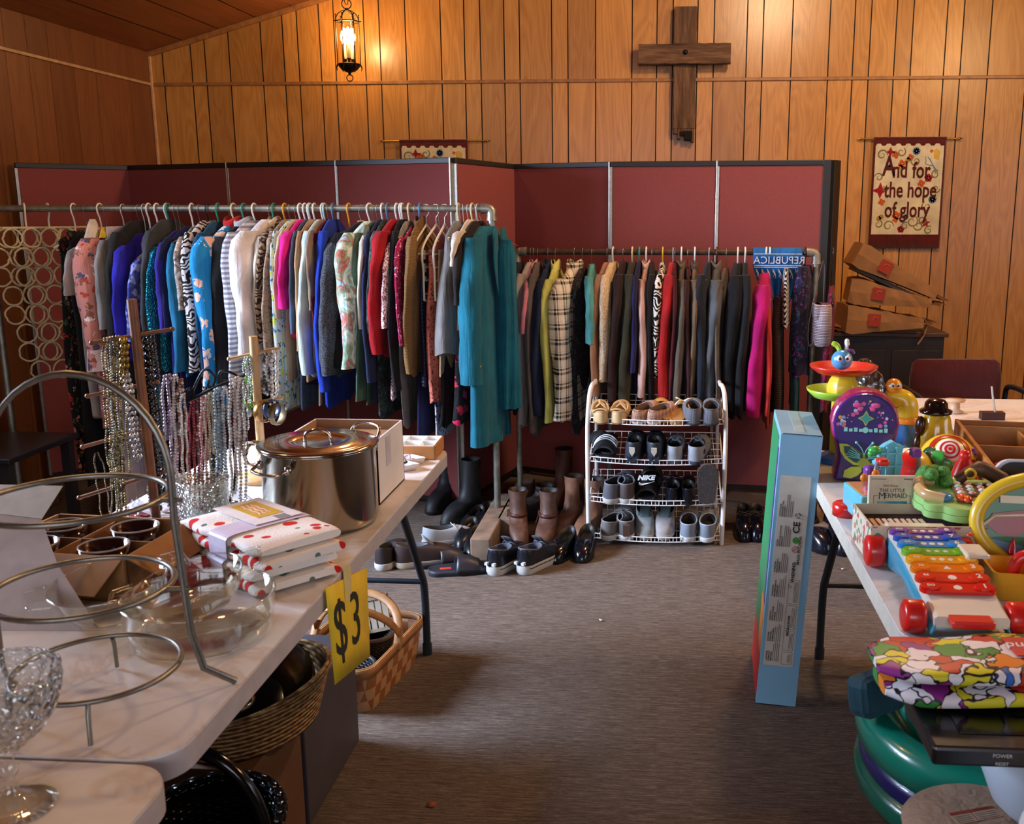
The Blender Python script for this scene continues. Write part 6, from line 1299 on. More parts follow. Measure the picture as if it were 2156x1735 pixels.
# bagged trinkets on the table round the trees: each crumpled clear bag and its bits
cl = glass('plastic_film', 'e8ebf0', 2.6, .8, 45, .12, 'b9bcc6')
random.seed(31)
for k, (px, py, s, c, l) in enumerate(((250, 1128, .05, 'd8408a', 'crumpled clear bag with a magenta card at the left of the tree'), (292, 1085, .045, 'a8262e', 'clear bag with red and gold earrings left of the tree trunk'), (318, 1150, .045, 'bcd3d2', 'clear bag with silver wire bits in front of the tree base'), (372, 1075, .05, 'd2a39a', 'clear bag with a pink charm right of the trunk'), (388, 1118, .045, 'd9d4c4', 'clear bag with white shells left of the crackle vase'), (500, 1065, .05, 'c9cacc', 'flat clear bag beside the base of the scroll stand'), (600, 1100, .05, 'dfe2da', 'crumpled cellophane in front of the stock pot'))):
    p = atZ(px, py, .742); t = thing('clear_bag', l, 'bag', (p.x, p.y, .742), random.uniform(0, 3))
    b = B(); n = 9; g_ = []
    for i in range(n):
        g_.append([(s * (i / 4 - 1), s * .8 * (j / 4 - 1), .003 + .045 * math.exp(-((i - 4) ** 2 + (j - 4) ** 2) / 9) * random.uniform(.6, 1.3)) for j in range(n)])
    b.grid(g_, False); b.obj('film', cl, t)
    b = B(); b.box(-s * .6, s * .6, -s * .4, s * .4, .0, .003); b.obj('backing_card', P(c, .6), t)
    b = B(); b.ball((s * .2, 0, .008), .008, 8); b.ball((-s * .3, s * .1, .007), .006, 8, (1.6, 1, 1)); b.obj('trinket_bits', P(('c9a24a', 'b8b4ae')[k % 2], .2, .8), t)
for k, (px, py, rz, c, l) in enumerate(((262, 1030, 20, 'd3cdb8', 'small blank cream card standing behind the brown tree'), (236, 1140, -15, 'd8d4c8', 'white paper sheet under the bagged jewelry'))):
    p = atZ(px, py, .742); p.y = min(p.y, 3.0); p.x = max(p.x, -1.42); b = B(); b.box(-.06, .06, -.045, .045, 0, .0015) if k else b.box(-.03, .03, -.002, .002, 0, .05)
    o = b.obj('blank_card', P(c, .7), None, loc=(p.x, p.y, .741), rot=(0, 0, R(rz))); tag(o, l, 'card')

# ============================================================ UNDER THE LEFT TABLE
def weave_mat(c1, c2, su, sv, name):
    g = N(name); v = g.co(); x = g.xyz(v)
    ang = g.math('MULTIPLY', g.math('ARCTAN2', x[1], x[0]), su)
    z = g.math('MULTIPLY', x[2], sv); row = g.math('FLOOR', z)
    ph = g.math('ADD', ang, g.math('MULTIPLY', row, PI)); s = g.math('SINE', ph); fz = g.math('PINGPONG', g.math('SUBTRACT', z, row), .5)
    h = g.math('MULTIPLY', g.math('ADD', s, 1.4), fz)
    c = g.mix(1.0, g.ramp(h, [(.02, c2), (.3, c1)]), g.ramp(g.noise(v, 60, 3), [(.3, (.75,) * 3), (.7, (1, 1, 1))]), 'MULTIPLY'); g.bump(h, 1.0, .012)
    return g.fin(c, .6, 0, .4)
wk = weave_mat('dfae6c', '6a3c18', 26, 85, 'natural_wicker'); wkb = weave_mat('0c1210', '020202', 30, 120, 'black_wicker'); wkb.node_tree.nodes['Principled BSDF'].inputs['Roughness'].default_value = .2
def basket(name, label, loc, rx, ry, h, mat, rimmat, flare=1.15, rz=0, thick=.008, rot=None, wave=0):
    t = thing(name, label, 'basket', loc, rz, rot=rot); b = B(); n = 64; rs = []
    for k in range(9):
        q = k / 8; f = 1 / flare + (1 - 1 / flare) * q
        rs.append([(rx * f * math.cos(2 * PI * j / n), ry * f * math.sin(2 * PI * j / n), h * q + wave * q * math.cos(4 * PI * j / n)) for j in range(n)])
    inner = [[(x * .955, y * .955, z) for x, y, z in r] for r in rs[::-1]]
    b.rings(rs + inner, cap=False); b.add([(x * .99, y * .99, .006) for x, y, z in rs[0]], [tuple(range(n))], False); b.obj('woven_body', mat, t)
    b = B(); b.tube([(x * .98, y * .98, z) for x, y, z in rs[-1]], thick, 8, True); b.obj('rim', rimmat, t); return t
# brown carton and grey box on the floor, wicker basket with pans on top
b = B(); b.box(-.15, .15, -.21, .21, 0, .335); o = b.obj('grey_box', P('4a454e', .6, 0, .1, 6), None, bevel=.004, loc=(-1.035, 2.42, 0), rot=(0, 0, 0)); tag(o, 'dull grey box on the floor under the left table behind the brown carton', 'box')
b = B(); b.box(-.15, .14, -.14, .14, 0, .335); o = b.obj('brown_carton', P('6b4a34', .8, 0, .1, 6), None, bevel=.003, loc=(-1.03, 2.06, 0)); tag(o, 'brown cardboard carton under the wicker basket', 'box')
basket('wicker_basket', 'shallow natural wicker basket full of dark pans on the brown carton', (-.985, 2.13, .337), .185, .235, .115, wk, wk, 1.2, R(-8), wave=.012)
t = thing('dark_wok_lid', 'dark grey domed pan lid leaning in the wicker basket', 'pan lid', (-1.0, 2.18, .44), rot=(R(10), R(14), 0))
b = B(); b.lathe([(.15, 0), (.152, .004), (.145, .012), (.12, .04), (.08, .062), (.04, .073), (0, .076)], n=48); b.obj('dome', P('2e2a24', .25, .7), t)
b = B(); b.lathe([(.151, -.003), (.156, 0), (.154, .006), (.148, .006)], n=48); b.obj('rim', P('4b443a', .25, .9), t)
t = thing('steel_lid', 'small stainless lid with ring knob nearest the basket rim', 'pan lid', (-.955, 2.03, .43), rot=(R(24), R(10), 0))
b = B(); b.lathe([(.095, 0), (.097, .003), (.09, .008), (.05, .016), (0, .02)], n=40); b.obj('disc', P('3b3a38', .2, .9), t)
b = B(); b.lathe([(.028, .018), (.03, .022), (.02, .026), (.012, .03), (.0, .03)], n=20); b.obj('knob_plate', CHROME, t); b = B(); b.tube([(.014 * math.cos(a), 0, .038 + .012 * math.sin(a)) for a in [PI * i / 8 for i in range(9)]], .003, 6); b.obj('ring_knob', CHROME, t)
t = thing('dark_pan', 'round dark brown baking pan under the domed lid', 'pan', (-1.0, 2.13, .352)); b = B(); b.lathe([(0, .0), (.14, .0), (.15, .05), (.147, .05), (.137, .004), (0, .004)], n=40); b.obj('pan_body', P('231a14', .35, .5), t)
# black wicker basket with hoop handle in front
t = basket('black_wicker_basket', 'glossy black wicker basket with hoop handle at the bottom of the frame', (-.885, 1.66, .0), .15, .19, .37, wkb, wkb, 1.25, 0, .012)
b = B(); hx0 = .142
b.tube(smooth_pts([(hx0 * math.cos(a), -.02, .36 + .19 * math.sin(a)) for a in [PI * i / 14 for i in range(15)]], 2), .013, 10); b.obj('hoop_handle', P('0a0b0c', .15, 0, .2, 80), t)
b = B(); b.lathe([(.13, .25), (.08, .3), (0, .29)], n=20, sy=1.2); b.obj('lining', P('070708', .9), t)
# split wood picnic basket with two swing handles
g = N('splint_weave'); v = g.co((24, 24, 24)); ck = g.n('ShaderNodeTexChecker', {'Vector': v, 'Scale': 1.0}); 
c = g.mix(g.xyz(ck.outputs['Color'])[0], '9a5f34', 'c39163'); g.bump(ck.outputs['Fac'], .6, .006); g.t.nodes['Checker Texture'].inputs['Color1'].default_value = (1, 1, 1, 1); g.t.nodes['Checker Texture'].inputs['Color2'].default_value = (0, 0, 0, 1); spl = g.fin(c, .55)
strip = P('b07a45', .5, 0, .15, 30)
t = thing('picnic_basket', 'split wood picnic basket with two swing handles behind the yellow sign', 'basket', (-1.0, 3.0, 0), R(-9)); b = B(); rs = []
for z, f in ((0, .86), (.05, .92), (.10, .97), (.15, 1.0)): rs.append([(x * f, y * f, z) for x, y in rrect(-.15, .15, -.235, .235, .06, 6)])
b.rings(rs + [[(x * .97, y * .97, z) for x, y, z in r] for r in rs[::-1]], cap=False); b.add(rs[0], [tuple(range(len(rs[0])))], False); b.obj('woven_body', spl, t)
b = B()
for k_ in (1.012, .97): b.rings([[(x * k_, y * k_, .128), ] * 1 + [] for x, y in ()] or [[(x * k_, y * k_, .128) for x, y in rrect(-.15, .15, -.235, .235, .06, 6)], [(x * k_, y * k_, .16) for x, y in rrect(-.15, .15, -.235, .235, .06, 6)]], cap=False)
b.obj('rim_band', strip, t, solid=.004)
for k_, (tilt) in enumerate((36, -28)):
    b = B(); pts = [(.152 * math.cos(a) * 1.0, (.02 if k_ else -.02) + math.sin(R(tilt)) * .19 * math.sin(a), .14 + math.cos(R(tilt)) * .17 * math.sin(a) ** .7) for a in [PI * i / 16 for i in range(17)]]
    b.tube(pts, .0045, 8, flat=3.2); b.obj('swing_handle', strip, t)
b = B(); b.ball((.153, .0, .14), .008, 8); b.ball((-.153, 0, .14), .008, 8); b.obj('handle_pins', P('6b4526', .5), t)
random.seed(8)
for k, (x, y, s, c, l) in enumerate(((-1.0, 2.86, .10, '1a1211', 'dark brown woven bowl in the front of the picnic basket'), (-.98, 3.08, .085, '3a2418', 'brown splint mini basket deeper in the picnic basket'))):
    basket('small_bowl_basket', l, (x, y, .05 + .02 * k), s, s * .95, .07, weave_mat(c, '080505', 24, 120, 'dark_weave'), P(c, .5), 1.3)
t = thing('pale_slat_basket', 'pale grey slatted basket leaning inside the picnic basket', 'basket', (-1.03, 3.14, .1), rot=(R(-20), R(-14), 0)); b = B()
for i in range(9): b.box(-.1 + .024 * i, -.1 + .024 * i + .019, -.004, .004, 0, .12)
b.obj('slats', P('a39580', .7), t); b = B(); b.box(-.105, .115, -.007, .007, .11, .125); b.box(-.105, .115, -.007, .007, .0, .012); b.obj('bands', P('8d7a62', .6), t)
# ============================================================ RIGHT TABLE AND TOYS
folding_table('right folding table covered with plastic toys', .470, 1.235, 1.79, 3.335, (1,), P('232323', .45), edge=P('cfc9b8', .5))
b = B(); b.tube([(.34, -.70, .7), (.34, -.70, .01)], .0135, 10); b.obj('folding_leg', P('232323', .45), [o for o in bpy.data.objects if o.get('label') == 'right folding table covered with plastic toys'][0])
TZ = .741
# tall leaning toy box
BW, BD, BH = .125, .36, .885
t = thing('toy_box', 'tall narrow sky blue toy carton leaning on the right table', 'box', (.311, 2.93, .0075), rot=(0, R(3.0), R(-3)))
sky = P('86b8d4', .4, 0, .05, 5)
b = B(); b.box(0, BW, 0, BD, 0, BH); b.obj('carton', sky, t, bevel=.0015)
def sidepanel(z0, z1, y0, y1, c, name):
    b = B(); b.box(-.0015, -.0003, y0, y1, z0, z1); b.obj(name, P(c, .4), t)
sidepanel(.33, BH - .02, .045, BD - .01, '2f8a54', 'green_side_print'); sidepanel(.33, BH - .05, .012, .044, '5a2a80', 'purple_stripe'); sidepanel(.17, .33, .012, .13, 'e0862c', 'orange_side_print'); sidepanel(.17, .33, .131, BD - .01, '2c7a4c', 'lower_green_print'); sidepanel(.01, .17, .012, BD - .01, 'd0242c', 'red_side_print')
b = B(); b.box(BW * .05, BW * .98, .0, .002, BH - .004, BH + .0005); b.obj('tape_edge', P('1e1a18', .5), t)
b = B(); b.box(.045, .075, .03, BD - .03, BH + .0002, BH + .001); b.obj('clear_tape', P('a9cdd6', .25), t)
b = B(); b.box(.012, .103, -.0015, -.0003, .135, .755); b.obj('white_label', P('cfc6b8', .6), t)
FM = lambda x, z: Matrix(((0, -1, 0, x), (0, 0, -1, -.0022), (1, 0, 0, z), (0, 0, 0, 1)))
ink = P('1c1a19', .6); parts = []
def lt(s, size, x, z, off=0, mat=ink, al='LEFT', sx=1.0): parts.append(lettering(s, size, mat, None, 'x', FM(x, z), al, .0002, font_off=off, sx=sx))
lt('MADE IN CHINA', .0125, .088, .475, .0002); lt('CE', .028, .074, .575, .0008, sx=1.1); lt('WARNING:', .0135, .077, .415, .0006); lt('PRECAUCIONES', .0095, .078, .238, .0004)
for k, (z, ls) in enumerate(((.625, ('UPOZORNENI:', 'ODSTRANIT OBAL', 'UCHOVEJTE')), (.530, ('PAZNJA', 'UPUTE KOJE SE MORAJU', 'POHRANITI')), (.445, ('ATTENTION', 'INDICATIONS A', 'CONSERVER')), (.365, ('ATTENZIONE', 'INFORMAZIONI DA', 'CONSERVARE')), (.285, ('ATENCION', 'INSTRUCCIONES', 'GUARDAR')), (.215, ('ACHTUNG', 'ANLEITUNG', 'AUFBEWAHREN')), (.150, ('A FIGYELEM', 'UTMUTATO', 'MEGORZES')))):
    for j, s in enumerate(ls): lt(s, .0062, .020 + .0068 * j, z, .0002)
join_meshes('label_lettering', parts, t)
b = B()
random.seed(2)
for z0 in (.625, .530, .445, .365, .285, .215, .150):
    for j in range(4): b.box(.0385 + .0055 * j, .0400 + .0055 * j, -.0021, -.0016, z0, z0 + random.uniform(.05, .072))
for (z0, z1) in ((.345, .425), (.262, .34), (.19, .256), (.142, .184)):
    for q in ((.066, .0668, z0, z1), (.0975, .0983, z0, z1), (.066, .0983, z0, z0 + .0008), (.066, .0983, z1 - .0008, z1)): b.box(q[0], q[1], -.0021, -.0016, q[2], q[3])
    for j in range(3): b.box(.0845 + .004 * j, .0855 + .004 * j, -.0021, -.0016, z0 + .006, z1 - .008)
b.obj('label_fine_print', P('4a4642', .6), t)
def disc(b, x, z, r, y=-.0024, n=20): b.add([(x + r * math.cos(2 * PI * i / n), y, z + r * math.sin(2 * PI * i / n)) for i in range(n)], [tuple(range(n))], False)
b = B(); disc(b, .075, .553, .0105); b.obj('green_recycling_dot', P('3f8a34', .5), t)
b = B(); b.tube([(.075 + .0095 * math.cos(a), -.0022, .524 + .0095 * math.sin(a)) for a in [2 * PI * i / 20 for i in range(20)]], .0009, 4, True); b.tube([(.069, -.0022, .518), (.081, -.0022, .53)], .0009, 4); b.obj('red_ban_symbol', P('b0403a', .5), t)
b = B()
for k in range(3):
    a = k * 2 * PI / 3; b.tube([(.074 + .008 * math.cos(a + q), -.0022, .632 + .008 * math.sin(a + q)) for q in (0, .5, 1.0, 1.4)], .0013, 4)
b.tube([(.066, -.0022, .408), (.066, -.0022, .395), (.077, -.0022, .4015), (.066, -.0022, .408)], .0007, 4); b.obj('symbols', ink, t)

def at_table(px, py): p = atZ(px, py, TZ); return (p.x, p.y, TZ)
pl = plastic
RED, YEL, ORG, LBL, BLU, GRN, LGR, PUR, WHT = pl('d4231c'), pl('e6bf2e'), pl('ee8b26'), pl('6cc3d6'), pl('2c63b4'), pl('3f9a3a'), pl('a6d23c'), pl('7a3f96'), pl('e2dccb')
def googly(t, c, d, s):
    for sgn in (-1, 1):
        b = B(); b.ball((c[0] + sgn * d, c[1], c[2]), s, 12, (1, .5, 1)); e = b.obj('eye_white', pl('f4f2ec'), t)
        b = B(); b.ball((c[0] + sgn * (d - s * .2), c[1] - s * .42, c[2] - s * .1), s * .5, 10, (1, .4, 1)); b.obj('pupil', pl('15131a'), e)
def smile(t, c, r): b = B(); b.tube([(c[0] + r * math.sin(a), c[1] - .001, c[2] - r * math.cos(a)) for a in [R(-60 + 12 * i) for i in range(11)]], r * .1, 5); b.obj('smile', BLACK, t)
# ball tower with caterpillar head
t = thing('ball_tower_toy', 'ball drop tower with red dish, yellow column and blue antennaed head', 'toy', (.582, 3.2, TZ))
b = B(); b.lathe([(.05, .286), (.085, .292), (.106, .31), (.108, .316), (.104, .316), (.084, .3), (.04, .296), (0, .296)], n=44); b.obj('red_dish', RED, t)
b = B(); b.box(-.035, .035, -.1, -.07, .3065, .3125); b.obj('yellow_lip', ORG, t, bevel=.004)
b = B(); b.lathe([(.052, .225), (.052, .25), (.044, .27), (.034, .285), (.04, .292)], n=6); b.lathe([(.034, .0), (.034, .225)], n=6); b.obj('yellow_column', YEL, t, bevel=.004)
b = B(); b.lathe([(.045, .205), (.08, .212), (.1, .232), (.103, .24), (.099, .24), (.078, .22), (.03, .216), (0, .216)], (-.012, 0, 0), 44); b.lathe([(.05, .217), (.05, .226), (.03, .226)], n=20); b.obj('green_dish', LGR, t)
b = B(); b.lathe([(.075, 0), (.078, .01), (.06, .02), (.035, .03)], n=28); b.obj('base', BLU, t)
b = B(); b.ball((-.008, -.01, .335), .034, 20, (1, .9, .95)); hd = b.obj('blue_head', pl('4e9ccb'), t)
googly(hd, (-.008, -.038, .344), .013, .010); smile(hd, (-.008, -.044, .335), .009)
b = B(); b.tube(smooth_pts([(-.016, -.005, .365), (-.024, 0, .38), (-.040, 0, .388)], 4), [.007, .008, .008, .009, .009, .009, .009, .008, .006], 8); b.obj('green_antenna', LGR, t)
b = B(); b.tube(smooth_pts([(.004, 0, .365), (.008, 0, .38), (.006, 0, .402)], 4), [.006, .006, .007, .007, .008, .008, .008, .007, .004], 8); b.obj('spotted_antenna', patt('speck', ('e8e6e0', '151515', 'e8e6e0'), .8, .5), t)
b = B(); b.tube(smooth_pts([(.012, -.008, .366), (.024, -.006, .364), (.03, -.005, .355)], 3), .005, 6); b.obj('purple_bow', PUR, t)
# second toy: orange head on yellow elbow over clear blue tube
t = thing('tube_toy', 'yellow elbow tube toy with smiling orange head over a clear blue cylinder', 'toy', (.79, 3.2, TZ))
b = B(); b.lathe([(.042, 0), (.044, .01), (.034, .012), (.034, .132), (.04, .135)], n=28); b.obj('clear_blue_cylinder', P('3f78b8', .15, 0, .1, 20, coat=.5), t)
b = B(); b.lathe([(.044, .132), (.046, .138), (.046, .15), (.04, .153)], n=28); b.obj('collar', ORG, t)
b = B(); b.tube(smooth_pts([(.0, 0, .15), (.0, 0, .18), (-.012, 0, .205), (-.04, 0, .213), (-.07, 0, .215)], 5), [.037] * 8 + [.036, .035, .034, .033, .032, .031, .03, .028, .026, .024, .022, .02, .018], 18); b.obj('yellow_elbow', YEL, t)
b = B(); b.ball((-.046, -.005, .25), .026, 18); hd = b.obj('orange_head', pl('f09a2c'), t); googly(hd, (-.046, -.027, .256), .010, .008); smile(hd, (-.046, -.033, .25), .007)
for k, (px, py, Yv, s, l) in enumerate(((1838, 812, 3.25, .05, 'crumpled clear plastic bag between the tower toy and the orange head'), (1822, 790, 3.28, .04, 'pale crumpled plastic bag just right of the red dish'))):
    p = atY(px, py, Yv); b = B(); random.seed(k + 50)
    rs = [[((s + random.uniform(-.009, .009)) * f * math.cos(2 * PI * j / 14), .8 * (s + random.uniform(-.009, .009)) * f * math.sin(2 * PI * j / 14), z) for j in range(14)] for z, f in ((0, .7), (p.z - TZ - .02, .9), (p.z - TZ, 1), (p.z - TZ + .03, .8), (p.z - TZ + .05, .3))]
    b.rings(rs, smooth=False); o = b.obj('plastic_bag', glass('pale_film', 'd9d6d2', 2.0, .8, 40, .2, '9a9793')); o.location = (p.x, Yv + .03, TZ); tag(o, l, 'bag')
# purple karaoke style speaker with butterfly
t = thing('musical_toy', 'purple and magenta upright musical toy with a yellow green butterfly front', 'toy', (.612, 2.98, TZ), R(-6))
out = [(-.088, 0), (-.084, .03), (-.078, .07), (-.083, .11), (-.095, .145), (-.1, .18)] + [(-.098 * math.cos(a), .185 + .093 * math.sin(a)) for a in [PI * i / 18 for i in range(1, 18)]] + [(.1, .18), (.095, .145), (.083, .11), (.078, .07), (.084, .03), (.088, 0)]
def slab(b, poly, y0, y1): n = len(poly); b.add([(x, y0, z) for x, z in poly] + [(x, y1, z) for x, z in poly], [tuple(range(n))[::-1], tuple(range(n, 2 * n))] + [(j, (j + 1) % n, n + (j + 1) % n, n + j) for j in range(n)], False)
b = B(); slab(b, out, -.035, .055); b.obj('magenta_shell', pl('9a1c54', .35), t, bevel=.012, seg=3)
fr = [(x * .93, z * .965 + .004) for x, z in out]; b = B(); slab(b, fr, -.048, -.03); b.obj('purple_front', pl('3a1c66', .3), t, bevel=.006)
wing = [(0, .085), (-.02, .10), (-.05, .118), (-.074, .118), (-.07, .095), (-.055, .072), (-.03, .055), (-.005, .052)]; wl = [(-.006, .05), (-.035, .048), (-.055, .036), (-.058, .015), (-.035, .012), (-.015, .022), (-.004, .035)]
for s_, nm in ((1, 'left'), (-1, 'right')):
    b = B(); slab(b, [(x * s_, z) for x, z in wing][::s_], -.0515, -.047); slab(b, [(x * s_, z) for x, z in wl][::s_], -.0515, -.047); b.obj('butterfly_wing', pl('b9c43a', .4), t)
    b = B(); slab(b, [(x * s_ * .78 - s_ * .003, z * .78 + .0195) for x, z in wing][::s_], -.053, -.051); b.obj('wing_inlay', pl('1c3f46', .4), t)
    b = B()
    for i in range(5): b.tube([(-s_ * .012, -.0535, .075 + .003 * i), (-s_ * (.055 - .004 * i), -.0535, .082 + .0065 * i)], .0013, 4)
    b.tube(smooth_pts([(0, -.052, .085), (-s_ * .008, -.052, .105), (-s_ * .022, -.052, .122)], 4), .0016, 5); b.ball((-s_ * .024, -.052, .124), .0045, 8); b.obj('teal_ribs', pl('7fd0c0', .4), t)
b = B(); star4(b, 0, .062, .02, 9, -.054, .7); b.obj('green_star_button', pl('8f9a2a', .4), t)
b = B(); star4(b, 0, .198, .024, 4, -.0495, .5); b.obj('yellow_star_edge', pl('c9c04a', .4), t); b = B(); star4(b, 0, .198, .019, 4, -.0505, .5); b.obj('teal_star_button', pl('2f9a8c', .4), t)
b = B()
for i in range(9): b.box(-.062 + .0145 * i, -.052 + .0145 * i, -.052, -.048, .157, .166 if i % 2 else .169)
disc(b, 0, .163, .009, -.0525); b.obj('aqua_button_row', pl('8fd6cb', .4), t)
random.seed(12); bl = {c: B() for c in ('e85a9a', 'f0b04a', '7fb7d6', 'd8d0e8')}
for i in range(46):
    a = random.uniform(0, PI); q = random.uniform(.3, 1) ** .6; x, z = .082 * q * math.cos(a), .175 + .08 * q * math.sin(a)
    if abs(x) < .026 and abs(z - .198) < .026: continue
    c = random.choice(list(bl)); r = random.uniform(.0015, .005)
    if r > .0035: blossom(bl[c], x, z, r * 1.4, 5, -.0492)
    else: disc(bl[c], x, z, r, -.0492, 8)
fb = B()
for k, c in enumerate(bl): fb.mi = k; fb.add(bl[c].v, bl[c].f, False)
fb.obj('flower_print_pattern', [pl(c, .4) for c in bl], t)
b = B()
for s in (-1, 1):
    b.ball((.045 * s * .6, -.0495, .238), .012, 10, (1.1, .15, .7)); b.ball((.03 * s * .6, -.0495, .226), .008, 10, (1, .15, .8))
b.obj('pink_butterfly_pattern', pl('e04a8c', .4), t)
# black capped yellow bird figure
t = thing('bird_figure', 'glossy yellow figure with black cap standing behind the yellow ball', 'toy', (.853, 3.07, TZ))
b = B(); b.lathe([(.04, 0), (.055, .02), (.06, .07), (.052, .12), (.045, .15), (.04, .175), (.03, .195), (0, .205)], n=24); b.obj('yellow_body', P('d9b32a', .2, 0, .2, 40, coat=.6), t)
b = B(); b.lathe([(.03, .185), (.048, .19), (.05, .198), (.036, .205), (.034, .222), (.025, .232), (0, .236)], (-.006, 0, 0), 24, sx=1.0); b.obj('black_cap', P('0c0b0b', .12, coat=.6), t)
b = B(); b.ball((-.052, -.01, .15), .02, 12, (.8, 1, 1.6)); b.ball((-.055, 0, .08), .022, 12, (.8, 1, 2.2)); b.obj('brown_wing', P('3a1c10', .25), t)
# yellow learning ball
t = thing('activity_ball', 'yellow activity ball with red spiral disc and green frog', 'toy', (.835, 2.87, TZ)); rb = .083
b = B(); b.ball((0, 0, rb), rb, 36); b.obj('ball', YEL, t)
def patch(name, lon, lat, r, mat, h=.003, ring=0, parent=None):
    d = Vector((math.sin(R(lon)) * math.cos(R(lat)), -math.cos(R(lon)) * math.cos(R(lat)), math.sin(R(lat)))); q = d.to_track_quat('Z', 'Y').to_matrix().to_4x4()
    b = B(); b.M = Matrix.Translation(Vector((0, 0, rb))) @ q; rr = math.asin(min(.99, r / rb)); r0 = math.asin(min(.99, ring / rb)) if ring else 0
    b.lathe([((rb + h) * math.sin(a), (rb + h) * math.cos(a)) for a in [r0 + (rr - r0) * i / 6 for i in range(7)]] + [((rb - .004) * math.sin(rr), (rb - .004) * math.cos(rr))], n=28); return b.obj(name, mat, parent or t)
patch('red_white_disc', -12, 40, .036, pl('efe6da'), .004); patch('red_ring', -12, 40, .027, RED, .005, .022); patch('red_ring', -12, 40, .015, RED, .005, .009); patch('centre_dot', -12, 40, .005, RED, .006)
patch('letter_ring', -12, 40, .058, pl('b02a1e'), .002, .044); patch('green_number_panel', -58, 22, .024, pl('1f4a2a'), .0045); patch('frog_body', -22, 3, .026, GRN, .007); patch('frog_head', -34, 22, .016, GRN, .014); patch('bear_patch', 45, -5, .022, pl('7a4018'), .005); patch('bear_ear', 38, 12, .009, pl('7a4018'), .006); patch('bear_nose', 44, -8, .008, pl('c98a4a'), .009); patch('purple_paw', 62, 30, .012, PUR, .006); patch('brown_base', -5, -45, .02, pl('8a5a1e'), .004)
dq = Vector((math.sin(R(-58)) * math.cos(R(22)), -math.cos(R(-58)) * math.cos(R(22)), math.sin(R(22)))); lettering('8 5', .022, pl('e8e4d8'), t, 'number_lettering', Matrix.Translation(Vector((0, 0, rb)) + dq * (rb + .003)) @ dq.to_track_quat('Z', 'Y').to_matrix().to_4x4(), font_off=.0004)
# red and yellow segmented ball behind the castle
t = thing('striped_ball', 'red and yellow segmented ball behind the light blue castle toy', 'ball', (.715, 2.82, TZ), R(40)); b = B()
for k in range(6):
    b.mi = k % 3; b.rings([[(.068 * math.sin(PI * i / 10) * math.cos(a), .068 * math.sin(PI * i / 10) * math.sin(a), .068 - .068 * math.cos(PI * i / 10)) for i in range(11)] for a in [2 * PI * (k + j / 5) / 6 for j in range(6)]], cap=False)
b.obj('segmented_shell', [RED, YEL, pl('e9dfc0')], t)
# light blue castle playset
t = thing('castle_playset', 'light blue fold out castle playset with grey handle', 'toy', (.56, 2.56, TZ), R(8))
b = B(); b.box(-.062, .055, -.085, .06, .02, .09); b.box(-.045, .055, -.085, .06, .0, .02); b.obj('front_wall', LBL, t, bevel=.004)
b = B(); b.box(-.055, .048, -.078, .053, .0895, .0915); b.obj('orange_floor', pl('d8924a'), t)
b = B(); b.box(-.063, -.01, -.086, -.084, .055, .062); b.box(-.012, -.009, -.0865, -.084, .0, .09); b.obj('brick_grooves', pl('58aec2'), t)
b = B(); slab(b, [(.03, .05), (.03, .12), (.02, .14), (.035, .15), (.03, .175), (.05, .19), (.07, .2), (.085, .19), (.1, .185), (.095, .16), (.1, .14), (.095, .11), (.1, .05)], .06, .085); b.obj('tower_back', LBL, t, bevel=.003)
b = B()
for z in (.09, .13, .165): b.box(.035, .095, .053, .061, z, z + .004)
for x in (.05, .075): b.box(x, x + .004, .053, .061, .055, .185)
b.obj('tower_ribs', pl('7fd0e0'), t)
b = B(); b.box(.09, .19, .02, .13, .01, .085); b.obj('rear_wing', pl('6aa9cc'), t, bevel=.006)
b = B(); b.tube(smooth_pts([(.0, -.0, .085), (.002, 0, .13), (.01, .01, .15), (.03, .03, .158)], 4), .006, 8); b.obj('grey_handle_arm', pl('7f8084'), t); b = B(); b.tube(smooth_pts([(.14, .06, .08), (.143, .06, .14), (.135, .06, .16)], 4), .006, 8); b.obj('grey_handle_arm', pl('7f8084'), t)
b = B(); b.box(.012, .04, .0, .035, .145, .165); b.obj('red_clip', RED, t, bevel=.006); b = B(); b.box(.118, .145, .045, .075, .155, .18); b.obj('purple_clip', PUR, t, bevel=.006)
b = B()
for x, z in ((-.038, .125), (-.008, .135), (-.022, .118), (-.016, .1)): b.ball((x, -.03, z), .011, 12, (1, .6, 1))
b.tube([(-.038, -.03, .125), (-.022, -.03, .118), (-.008, -.03, .135)], .006, 6); b.tube([(-.022, -.03, .118), (-.014, -.03, .09)], .006, 6); b.obj('orange_spinner', ORG, t)
b = B(); b.box(-.015, .028, .02, .055, .09, .14); b.obj('purple_figure', PUR, t, bevel=.01); b = B(); b.box(-.03, .015, -.06, -.02, .09, .096); b.obj('purple_tile', PUR, t, bevel=.002)
b = B(); b.ball((.02, .06, .175), .016, 12, (1.2, 1, .8)); b.ball((.008, .055, .168), .01, 10); b.obj('green_frog', pl('3fb04a'), t)
b = B(); b.lathe([(.0, .0), (.035, .0), (.036, .03), (.03, .034), (0, .034)], (-.055, .05, 0), 24); b.obj('red_wheel_base', RED, t)
